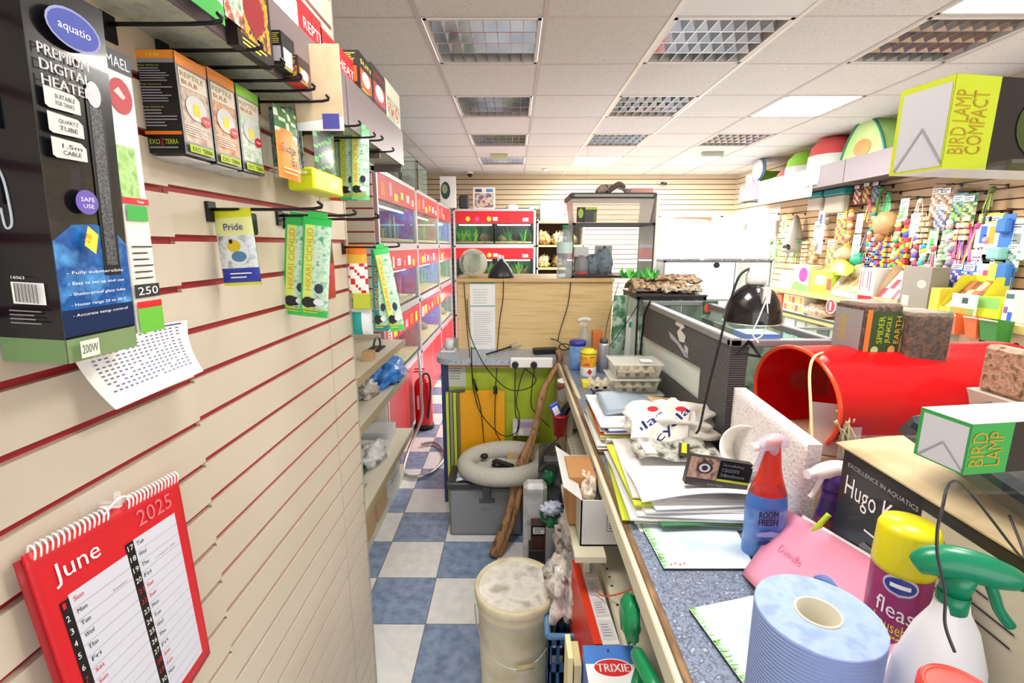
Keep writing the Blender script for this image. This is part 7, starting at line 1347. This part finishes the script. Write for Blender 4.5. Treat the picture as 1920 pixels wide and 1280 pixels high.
def tray(px0, px1, ytop, zs, col, inner, label, fill=None):
    xf = 3.08; ya, yb = at(px1, 520, x=xf).y, at(px0, 520, x=xf).y; zb = EYE + zs; zt = at(px1, ytop, x=xf).z; cm_ = mat(col, .5); m = MB()
    m.box(xf, xf + .004, ya, yb, zb, zb + .05, cm_); m.box(xf, xf + .22, ya, yb, zb, zb + .004, cm_); m.box(xf + .216, xf + .22, ya, yb, zb, zt, cm_)
    for y_ in (ya, yb - .004): m.face([(xf, y_, zb), (xf + .22, y_, zb), (xf + .22, y_, zt), (xf + .12, y_, zt), (xf, y_, zb + .05)], cm_); m.face([(xf, y_ + .004, zb), (xf, y_ + .004, zb + .05), (xf + .12, y_ + .004, zt), (xf + .22, y_ + .004, zt), (xf + .22, y_ + .004, zb)], cm_)
    rr = random.Random(int(px0)); n = max(3, int((yb - ya) / .05)); ic = [mat(c, .5) for c in inner]
    o = one(m, 'display_tray', label, 'display box', 'open display trays on the right shelf')
    m = MB(); m.sheet(lambda u, v: Vector((xf + .02 + .17 * v, ya + .01 + (yb - ya - .02) * u, zb + .05 + (zt - zb - .09) * v + .01 * noise.noise(Vector((u * 12, v * 9, px0))))), max(4, n * 2), 6, ic[0], cell=lambda u, v: ic[int(u * n + int(v * 3)) % len(ic)], smooth=False)
    tag(m.build('packed_sticks'), label.replace('open ', 'contents of the open '), 'treats', 'contents of the display trays', 'stuff')
tray(1561, 1612, 508, L1, '#e9e9e6', ('#c9a878', '#b8946a', '#d8bc94'), 'open white display tray of tan sticks on the first right shelf')
sitem(1612, 1640, 502, L1, '#eceae6', 'white and red printed carton pile on the first right shelf', lambda f: [f['-x'].rect(0, 0, 1, .16, RED)] + [f['-x'].rect(.05 + .16 * k, .3 + .1 * (k % 2), .15 + .16 * k, .9, mat(['#d87a84', '#8a8a94', '#e8b8b0'][k % 3], .5)) for k in range(6)])
tray(1644, 1690, 500, L1, '#c9b088', ('#e8e0d0', '#c9485a', '#f0f0ea'), 'open kraft display tray of wrapped sticks on the first right shelf')
sitem(1692, 1746, 500, L1, '#8f8a80', 'large grey carton with a round mark on the first right shelf', lambda f: f['-x'].ell(.72, .6, .16, .1, mat('#b8b4aa', .5)).rect(.1, .05, .35, .3, mat('#d8dcb8', .5)))
sitem(1750, 1768, 540, L1, '#f0d84a', 'narrow yellow carton right of the large grey carton')
tray(1771, 1836, 520, L1, '#e2e040', ('#b8703a', '#e8c08a', '#8a4a2a'), 'open bright yellow display tray on the first right shelf')
sitem(1792, 1838, 552, L1, '#d8ecec', 'pale blue carton with a green hill picture before the yellow tray', P1((.0, .0, 1, .4, '#9ac06a'), (.1, .15, .7, .4, '#e8a84a'), (.45, .6, .7, .85, '#3a5a4a')), xf=3.055, dx=.02)
sitem(1842, 1885, 558, L1, '#e8e838', 'short yellow and green carton pair near the right edge', P1((0, .5, 1, 1, '#8fcf6a')))
sitem(1892, 1912, 545, L1, '#eef0f4', 'white carton with a purple and blue swirl near the right edge', P1((.1, .75, .9, .9, '#4a7a6a'), (.1, .3, .5, .5, '#8a6aa8'), (.55, .0, 1, .35, '#3a6ad8')))
sitem(1452, 1470, 552, L2, '#d86a4a', 'orange red carton at the far end of the second right shelf', P1((0, 0, 1, .5, '#f0c83a')))
sitem(1474, 1512, 545, L2, '#f0e8d0', 'white carton with red and yellow rows on the second right shelf', lambda f: [f['-x'].rect(.05 + .19 * k, .1 + .45 * r_, .2 + .19 * k, .45 + .45 * r_, mat(['#e8603a', '#f0c84a', '#d89a5a'][(k + r_) % 3], .5)) for k in range(5) for r_ in range(2)])
m = MB(); p = at(1535, 575, x=3.15); m.blob((3.16, p.y, EYE + L2 + .055), (.09, .22, .075), mat('#b89a80', .8, noise_=['#d8c0a8', '#8a6a54'], scale=24), seed=41, flat=.7); one(m, 'tan_bag', 'tan lumpy bag on the second right shelf', 'bag', 'goods on the right wall shelves')
p = at(1558, 574, x=3.03); m = MB(); m.cyl((3.034, p.y, p.z), (3.028, p.y, p.z), .07, WHT, n=28); m.cyl((3.029, p.y, p.z), (3.025, p.y, p.z), .06, mat('#c83a3a', .4), n=28); m.box(3.022, 3.026, p.y - .012, p.y + .012, p.z - .04, p.z + .04, WHT); one(m, 'round_sign', 'round red and white mark on the edge of the second right shelf', 'sign')
for k, (a_, b_, c_, lb) in enumerate(((1480, 1500, '#e4e8f0', 'white pouch with blue print'), (1504, 1520, '#e8e4dc', 'cream pouch with blue print'), (1524, 1544, '#d8d0b8', 'beige pouch with navy print'), (1548, 1566, '#3a3a4a', 'dark navy pouch'), (1570, 1592, '#e6e2d6', 'pale pouch with navy print'))):
    sitem(a_, b_, 590, L3, c_, f'{lb} on the third right shelf', P1((.2, .35, .8, .65, '#2a3f9a')), name='food_pouch', cat='pouch')
sitem(1598, 1628, 592, L3, '#eef0ea', 'white tub pack with green and yellow bands on the third right shelf', P1((.1, .6, .9, .85, '#2fa04a'), (.1, .3, .9, .55, '#e8d83a')))
PLY = mat('#d8b48c', .6, noise_=['#e2c29c'], scale=5)
def nest(px0, px1, ytop, label):
    ya, yb = at(px1, 620, x=3.08).y, at(px0, 620, x=3.08).y; zb = EYE + L2; zt = at(px0, ytop, x=3.08).z
    tt = thing('nest_box', label, 'nest box', (3.2, (ya + yb) / 2, zb), 'wooden nest boxes'); m = MB(); m.box(3.08, 3.3, ya, yb, zb, zt, PLY, bev=.003); m.box(3.07, 3.32, ya - .008, yb + .008, zt, zt + .012, PLY); m.build('body', tt)
    m = MB(); m.cyl((3.081, ya + (yb - ya) * .25, zb + (zt - zb) * .62), (3.078, ya + (yb - ya) * .25, zb + (zt - zb) * .62), .022, BLACK); m.build('hole', tt)
nest(1800, 1862, 612, 'pale wooden nest box with a round hole, left of two on the second right shelf'); nest(1872, 1925, 620, 'pale wooden nest box, right of two on the second right shelf')
m = MB(); p = at(1788, 635, x=3.1); m.lathe((3.16, p.y, EYE + L2), [(.05, 0), (.09, .03), (.1, .09), (.095, .09)], glass('#f0f4f4', .4, .2)); one(m, 'clear_bowl', 'clear plastic bowl left of the wooden nest boxes', 'bowl')
for (px0, px1, c, lb) in ((1744, 1764, '#4a7aa8', 'blue open bin hung on the first right shelf edge'), (1776, 1800, '#e0703a', 'orange open bin hung on the shelf edge, farther one'), (1816, 1842, '#e0703a', 'orange open bin hung on the shelf edge, nearer one'), (1846, 1882, '#3f8a3a', 'green open bin hung on the first right shelf edge')):
    ya, yb = at(px1, 590, x=2.96).y, at(px0, 590, x=2.96).y; m = MB(); z1 = EYE - .455; c_ = mat(c, .4)
    m.face([(2.93, ya, z1), (2.93, yb, z1), (2.955, yb - .01, z1 - .13), (2.955, ya + .01, z1 - .13)], c_); m.face([(2.934, ya, z1), (2.957, ya + .01, z1 - .128), (2.957, yb - .01, z1 - .128), (2.934, yb, z1)], c_)
    for y_ in (ya, yb): e = .01 if y_ == ya else -.01; m.face([(2.93, y_, z1), (3.04, y_, z1), (3.03, y_ + e, z1 - .13), (2.955, y_ + e, z1 - .13)], c_)
    m.box(2.955, 3.03, ya + .01, yb - .01, z1 - .132, z1 - .128, c_); m.box(3.028, 3.034, ya, yb, z1 - .13, z1, c_); m.tube([(2.93, ya, z1), (2.93, yb, z1)], .006, mat('#e8c8b0', .4))
    one(m, 'open_bin', lb, 'bin', 'open bins on the right shelf edge')
# ------------------------------------------------------------------ bird toys on pegs
def toy(kind, px, py, cols, label, size=1.0, x=3.30):
    p = at(px, py, x=x); t = thing('bird_toy' if kind not in ('card', 'pack') else 'hanging_pack', label, 'bird toy' if kind not in ('card', 'pack') else 'pack', p, 'bird toys and packs hanging on the right wall')
    m = MB(); m.tube([(WR - .001, p.y, p.z + .012), (x - .03, p.y, p.z + .014)], .003, HK, n=5, sub=1); m.box(WR - .006, WR, p.y - .01, p.y + .01, p.z - .01, p.z + .02, HK); m.build('peg', t)
    m = MB(); cs = [mat(c, .5) for c in cols]; z = p.z; s = size; rr = random.Random(int(px * 7 + py))
    if kind in ('card', 'pack'):
        w_ = .10 * s; h = .20 * s
        f = m.pouch((x, p.y + w_ / 2, z - h), (0, -w_, 0), (0, 0, h), .02 if kind == 'pack' else .006, cs[0], cell=lambda u, v: cs[0] if v > .72 else cs[1 % len(cs)] if kind == 'card' and .25 < u < .75 and .15 < v < .65 else cs[(int(u * 5) + int(v * 9)) % len(cs)] if kind == 'pack' else cs[-1], nu=10, nv=14)
        f.rect(.15, .76, .85, .92, WHT); f.lines(.2, .78, .8, .90, 2, INK, fill=.4)
    elif kind == 'beads':
        n = int(7 * s) + 2
        for k in range(n): zz = z - .03 - k * .034; r = .019 + .008 * rr.random(); m.blob((x, p.y + rr.uniform(-.012, .012), zz), r * 1.15, cs[k % len(cs)], amp=.02, n=6)
        m.tube([(x, p.y, z), (x, p.y, z - .034 * n - .04)], .003, mat('#d8c8a0', .6), n=5, sub=1)
        m.box(x - .02, x + .02, p.y - .022, p.y + .022, z - .034 * n - .075, z - .034 * n - .035, cs[0], bev=.003)
    elif kind == 'blocks':
        for k in range(int(5 * s) + 1):
            for j in (-1, 0, 1): zz = z - .04 - k * .045; yy = p.y + j * .036 + rr.uniform(-.006, .006); m.box(x - .02, x + .02, yy - .015, yy + .015, zz - .016, zz + .016, cs[(k * 2 + j) % len(cs)], bev=.003)
        m.tube([(x, p.y, z), (x, p.y, z - .25 * s)], .003, mat('#d8c8a0', .6), n=5, sub=1)
    elif kind == 'strips':
        for k in range(14):
            yy = p.y + rr.uniform(-.05, .05) * s; l = rr.uniform(.12, .24) * s; m.face([(x, p.y + (yy - p.y) * .3, z - .02), (x + .004, p.y + (yy - p.y) * .3 + .01, z - .02), (x + rr.uniform(-.01, .01), yy + .014, z - l), (x - .004, yy, z - l)], cs[k % len(cs)])
        m.blob((x, p.y, z - .02), .022, cs[0], n=6)
    elif kind == 'ball':
        m.tube([(x, p.y, z), (x, p.y, z - .06)], .004, mat('#d8c8a0', .6), n=5, sub=1); m.blob((x, p.y, z - .06 - .07 * s), .07 * s, cs[0], amp=.06, n=10, seed=int(px)); 
        if len(cs) > 1: m.blob((x - .02, p.y + .02, z - .07 - .14 * s), .03 * s, cs[1], n=6)
    elif kind == 'cone':
        m.lathe((x, p.y, z - .30 * s), [(.085 * s, 0), (.08 * s, .05), (.05 * s, .18 * s), (.02 * s, .28 * s), (.001, .3 * s)], cs[0], n=16); m.cyl((x - .045 * s, p.y - .03, z - .26 * s), (x - .07 * s, p.y - .035, z - .275 * s), .035 * s, BLACK)
    elif kind == 'basket':
        m.box(x - .05, x + .03, p.y - .11 * s, p.y + .11 * s, z - .20 * s, z - .07 * s, cs[0], bev=.015); m.box(x - .06, x + .035, p.y - .12 * s, p.y + .12 * s, z - .07 * s, z - .02 * s, cs[1], bev=.01)
    elif kind == 'chair':
        m.box(x - .005, x, p.y - .045, p.y + .045, z - .28 * s, z - .02, cs[0], bev=.002); m.box(x - .07, x - .005, p.y - .05, p.y + .05, z - .27 * s, z - .20 * s, cs[1], bev=.01); m.box(x - .05, x - .005, p.y - .04, p.y + .04, z - .12 * s, z - .05, cs[0], bev=.01)
    m.build('body', t); return t
TOYS = [
 ('basket', 1537, 356, ('#cfc8b8', '#1f8a90'), 'small teal rimmed grey basket hanging under the high shelf', .8), ('basket', 1575, 348, ('#cfc8b8', '#1f8a90'), 'large teal rimmed grey basket hanging under the high shelf', 1.0),
 ('pack', 1610, 345, ('#4a3a3a', '#d8483a', '#e8e0d0'), 'dark and red pack right of the teal rimmed baskets', .7), ('pack', 1628, 340, ('#3a4a2a', '#e8c83a', '#b83a5a'), 'yellow and dark pack, second right of the baskets', .7), ('pack', 1645, 338, ('#2a2a4a', '#8a7ab8', '#4a8a4a'), 'navy and lilac pack, third right of the baskets', .7),
 ('card', 1446, 402, ('#e8d8e8', '#c878b8', '#f0e8f0'), 'pale pink card toy nearest the grey door', .8), ('card', 1472, 402, ('#c8c86a', '#6a8a3a', '#e8e8b0'), 'olive green card toy beside the grey cone house', .8),
 ('cone', 1494, 402, ('#9a968a',), 'grey cone shaped fabric bird house with a black opening', 1.1),
 ('card', 1543, 388, ('#e8e8f4', '#6a6ab8', '#f4f4fa'), 'white and lavender carded pack above the tall white pack', .8), ('card', 1538, 415, ('#f0f0f6', '#9aa0c8', '#e4e4ee'), 'tall white carded pack left of the mesh bag', 1.3),
 ('pack', 1580, 395, ('#d8c84a', '#b83a7a', '#8ac04a'), 'yellow and magenta wedge pack in the upper row', 1.1), ('beads', 1598, 390, ('#e8a84a', '#f0d8a0', '#d86a6a'), 'orange and pink bead string in the upper row', .8), ('card', 1614, 400, ('#d8ccf0', '#a99ad8', '#e8e0f8'), 'pale lilac carded pack in the upper row', .7),
 ('beads', 1640, 388, ('#e89a3a', '#3a9a8a', '#d8c8a0', '#d86a4a'), 'orange and teal bead string left of the coconut toy', 1.0), ('strips', 1668, 362, ('#3fc07a', '#5fd89a', '#2fa86a'), 'bright green plastic leaf bunch on top of the coconut toy', .9), ('ball', 1668, 382, ('#c89a6a', '#a87a4a'), 'large brown coconut toy under the green leaves', 1.15),
 ('strips', 1447, 452, ('#5a9a4a', '#c8a86a', '#8ac06a'), 'green and tan strip bunch nearest the doorway in the lower row', .9), ('strips', 1462, 452, ('#8ab85a', '#e8d8a0', '#3f8a4a'), 'yellow green strip bunch, second from the doorway in the lower row', .9), ('strips', 1482, 450, ('#3fa86a', '#b8c8e0', '#2f8a4a'), 'green and pale blue strip bunch, third from the doorway in the lower row', .9), ('strips', 1497, 450, ('#2fa04a', '#4fc06a', '#1f7a3a'), 'all green strip bunch beside the wooden blocks', .9),
 ('blocks', 1513, 448, ('#d8c09a', '#c8aa7a', '#e8d4b0'), 'plain wooden block toy in the lower row', .9), ('blocks', 1528, 452, ('#c8b08a', '#a88a5a', '#d8c8a0'), 'darker plain wooden block toy in the lower row', .7),
 ('pack', 1562, 448, ('#a8a070', '#8a845a', '#c8c090'), 'olive mesh bag of nuts in the lower row', 1.2), ('strips', 1590, 430, ('#3fa84a', '#e8e04a', '#2f8a3a'), 'green strips with yellow in the middle row', .9), ('ball', 1588, 450, ('#d8b890', '#6a5ac8'), 'tan ball toy with a violet bead in the middle row', .9),
 ('card', 1608, 440, ('#d8e8dc', '#9ac8a8', '#f0f4f0'), 'pale mint card pack in the middle row', .8), ('strips', 1628, 430, ('#5a5a6a', '#9a9aa8', '#c8484a'), 'grey and red strip bunch in the middle row', .9), ('ball', 1612, 462, ('#3fb88a', '#e8e04a'), 'green ball toy with a yellow bead in the lower row', .7), ('ball', 1618, 482, ('#b8a884', '#a85a3a'), 'beige gourd toy low in the toy display', .9),
 ('pack', 1658, 425, ('#e8e8f0', '#8a8a9a', '#b8485a'), 'white and grey pack under the coconut toy', .8), ('blocks', 1655, 455, ('#7a3a9a', '#e8c83a', '#d83a7a', '#3a7ac8'), 'purple and yellow block toy under the coconut toy', .9), ('blocks', 1672, 440, ('#d83a3a', '#e8a83a', '#3a6ac8', '#e8d83a'), 'red and orange block cluster right of the coconut toy', 1.2),
 ('card', 1698, 372, ('#f4f6f0', '#7ac07a', '#ffffff'), 'white header card with green tips near the long sticks', .7), ('beads', 1690, 400, ('#8ac06a', '#e8d8b0', '#b8e08a', '#c8484a'), 'leafy green bead string right of the coconut', 1.0),
 ('beads', 1703, 410, ('#c83a4a', '#e85a3a', '#e8c83a', '#3a5ac8'), 'red to yellow bead string', 1.3), ('blocks', 1700, 440, ('#e85a3a', '#e8c83a', '#3a9a5a', '#d8384a'), 'red and yellow chunky block toy in the middle bay', 1.1),
 ('strips', 1727, 372, ('#e8d8c0', '#d8b894', '#f0e8dc'), 'pair of long pale wooden sticks', 1.8), ('pack', 1762, 348, ('#b89a80', '#8a6a5a', '#d8c8b8'), 'row of brown chews hung high, left bundle', .9), ('pack', 1778, 348, ('#a88a70', '#7a5a4a', '#c8b8a8'), 'row of brown chews hung high, right bundle', .9), ('pack', 1768, 380, ('#4a5a8a', '#8a8a9a', '#c8b8a0'), 'navy and grey pack under the brown chews', .8),
 ('pack', 1802, 362, ('#5a8a9a', '#8ab84a', '#3a4a3a'), 'blue green pack in the upper right bay', .9), ('pack', 1822, 362, ('#3a6a4a', '#c8b87a', '#8a9a6a'), 'dark green pack in the upper right bay', .9), ('strips', 1862, 350, ('#5a6a2a', '#8a9a3a', '#3a3a2a'), 'olive and black rubber toy hung highest on the right', .8),
 ('beads', 1722, 440, ('#7a5ab8', '#c8c8e0', '#d8485a', '#b8b8d8'), 'lavender and red bead string in the centre bay', 1.1), ('beads', 1735, 455, ('#3aaac8', '#e8d83a', '#e8e8e8', '#8ad0b8'), 'blue and yellow bead string in the centre bay', 1.1), ('card', 1752, 430, ('#8fd08a', '#5fb05a', '#c8e8c0'), 'light green card pack in the centre bay', .7), ('card', 1778, 432, ('#7fc87a', '#4fa04a', '#b8e0b0'), 'mid green card pack right of the light green one', .7),
 ('strips', 1800, 418, ('#e86ab8', '#e8d88a', '#8a6ad8'), 'pink topped tassel toy, left of three', 1.2), ('strips', 1818, 418, ('#d83a9a', '#e8e08a', '#f0a8d0'), 'magenta topped tassel toy, middle of three', 1.2), ('strips', 1836, 418, ('#e84a9a', '#c8d84a', '#f4c8e0'), 'magenta and lime tassel toy, right of three', 1.2),
 ('beads', 1786, 452, ('#c8c8c0', '#8a8aa0', '#d8a8c0'), 'grey and pink bead string under the tassels', 1.0), ('beads', 1770, 455, ('#b8b0a8', '#9ab08a', '#d8d0c8'), 'pale stone bead string beside the grey bead string', 1.0),
 ('card', 1852, 400, ('#e8e04a', '#3a6ac8', '#f0f0e8'), 'yellow and blue carded clip set, left one', .9), ('card', 1868, 400, ('#e8e85a', '#e8a83a', '#f4f4e0'), 'yellow carded clip set, right one', .9), ('chair', 1896, 395, ('#3a7ad0', '#8ac8c0'), 'bright blue plastic feeder hung high at the right', .9),
 ('pack', 1800, 490, ('#2a6ac8', '#e8e8f0', '#8a4aa8'), 'row of blue and purple packs behind the yellow tray, left', .9), ('pack', 1822, 492, ('#6a8ad8', '#e0e0ec', '#3a4a9a'), 'row of blue packs behind the yellow tray, right', .9), ('card', 1792, 488, ('#f4f4f6', '#e0a8c8', '#ffffff'), 'white pack with pink edge above the blue packs', .7),
 ('card', 1843, 468, ('#f2f2f0', '#c8b8c8', '#ffffff'), 'large white ladder pack, left of two', 1.5), ('card', 1862, 468, ('#f0f0ee', '#c84a7a', '#fafafa'), 'large white ladder pack with pink base, right of two', 1.5), ('chair', 1880, 480, ('#c8dc5a', '#4ab08a'), 'lime and green plastic feeder beside the white packs', 1.1), ('chair', 1897, 478, ('#3a7ac8', '#3a9a8a'), 'large blue plastic feeder low at the right', 1.3),
 ('card', 1915, 410, ('#e8e8e4', '#8a9a9a', '#f4f4f4'), 'white card pack at the right edge, upper', 1.0), ('pack', 1716, 500, ('#e8a83a', '#d8703a', '#e8d8a0'), 'orange and tan pack behind the large grey carton', .7), ('pack', 1742, 492, ('#c8485a', '#3a5ab8', '#e8c83a'), 'small red and blue pack above the narrow yellow carton', .7),
 ('strips', 1632, 372, ('#d86a8a', '#e8c86a', '#8a5a3a'), 'pink and yellow ribbon bunch above the orange and teal beads', .7), ('blocks', 1640, 440, ('#e8e8e8', '#c8485a', '#5a8ac8'), 'white and red block toy below the mint card', .8), ('beads', 1684, 430, ('#e8e8e8', '#d83a3a', '#3a9a5a'), 'white and red bead string under the coconut', 1.0),
 ('pack', 1718, 400, ('#b8c8d8', '#d8e0e8', '#8aa0b8'), 'pale blue pack beside the long wooden sticks', .7), ('blocks', 1738, 400, ('#d8b890', '#e8d0b0', '#c8a070'), 'plain wood block ladder beside the long sticks', .7), ('beads', 1788, 400, ('#8ac08a', '#e8e8d8', '#c8a8b8'), 'mint and cream bead string above the mid green card', .7),
 ('strips', 1752, 462, ('#e85a7a', '#e8e8e8', '#5ab8a8'), 'pink and white ribbon toy under the light green card', .9), ('blocks', 1812, 400, ('#e8e0a8', '#c8b878', '#f0e8c8'), 'cream block toy above the tassels', .5), ('beads', 1685, 470, ('#e8c83a', '#3a6ac8', '#d83a3a', '#3a9a5a'), 'primary coloured bead string low under the coconut', .8), ('ball', 1645, 488, ('#c8a878',), 'plain tan ball low in the toy display', .6),
 ('blocks', 1630, 470, ('#8a3ab8', '#3a9ad8', '#e8a83a'), 'violet and blue block toy beside the green ball', .7), ('card', 1884, 440, ('#e8f0f0', '#5aa8b8', '#ffffff'), 'white and teal card under the bright blue feeder', .7), ('pack', 1905, 455, ('#d8e8e0', '#6ab08a', '#f0f4f0'), 'mint pack between the two blue feeders', .7), ('strips', 1850, 445, ('#d8a8c8', '#e8e8e8'), 'pale pink ribbon toy left of the ladder packs', .8),
 ('card', 1520, 372, ('#d8dcc8', '#a8b098', '#eef0e4'), 'small pale card on the slats above the cone house', .5), ('beads', 1556, 380, ('#b8a890', '#8a7a68'), 'short brown bead string by the lavender pack', .5), ('strips', 1654, 350, ('#4a8a3a', '#2a5a2a', '#7ab05a'), 'dark green leaf bunch under the high shelf end', .8),
]
for (k_, px_, py_, c_, lb_, sz) in TOYS: toy(k_, px_, py_, c_, lb_, sz * 1.32)
m = MB(); p = at(1560, 500, x=3.1); m.sheet(lambda u, v: Vector((3.10 + .08 * v, p.y + .22 - .44 * u, EYE + L1 + .20 + .10 * math.sin(u * 3.14) * v + .05 * v)), 10, 5, mat('#a8c81e', .4, noise_=['#c8e03a', '#5a8a1e'], scale=12), thick=.004); one(m, 'leaf_packet', 'bright lime leaf shaped packet lying above the white tray', 'packet')
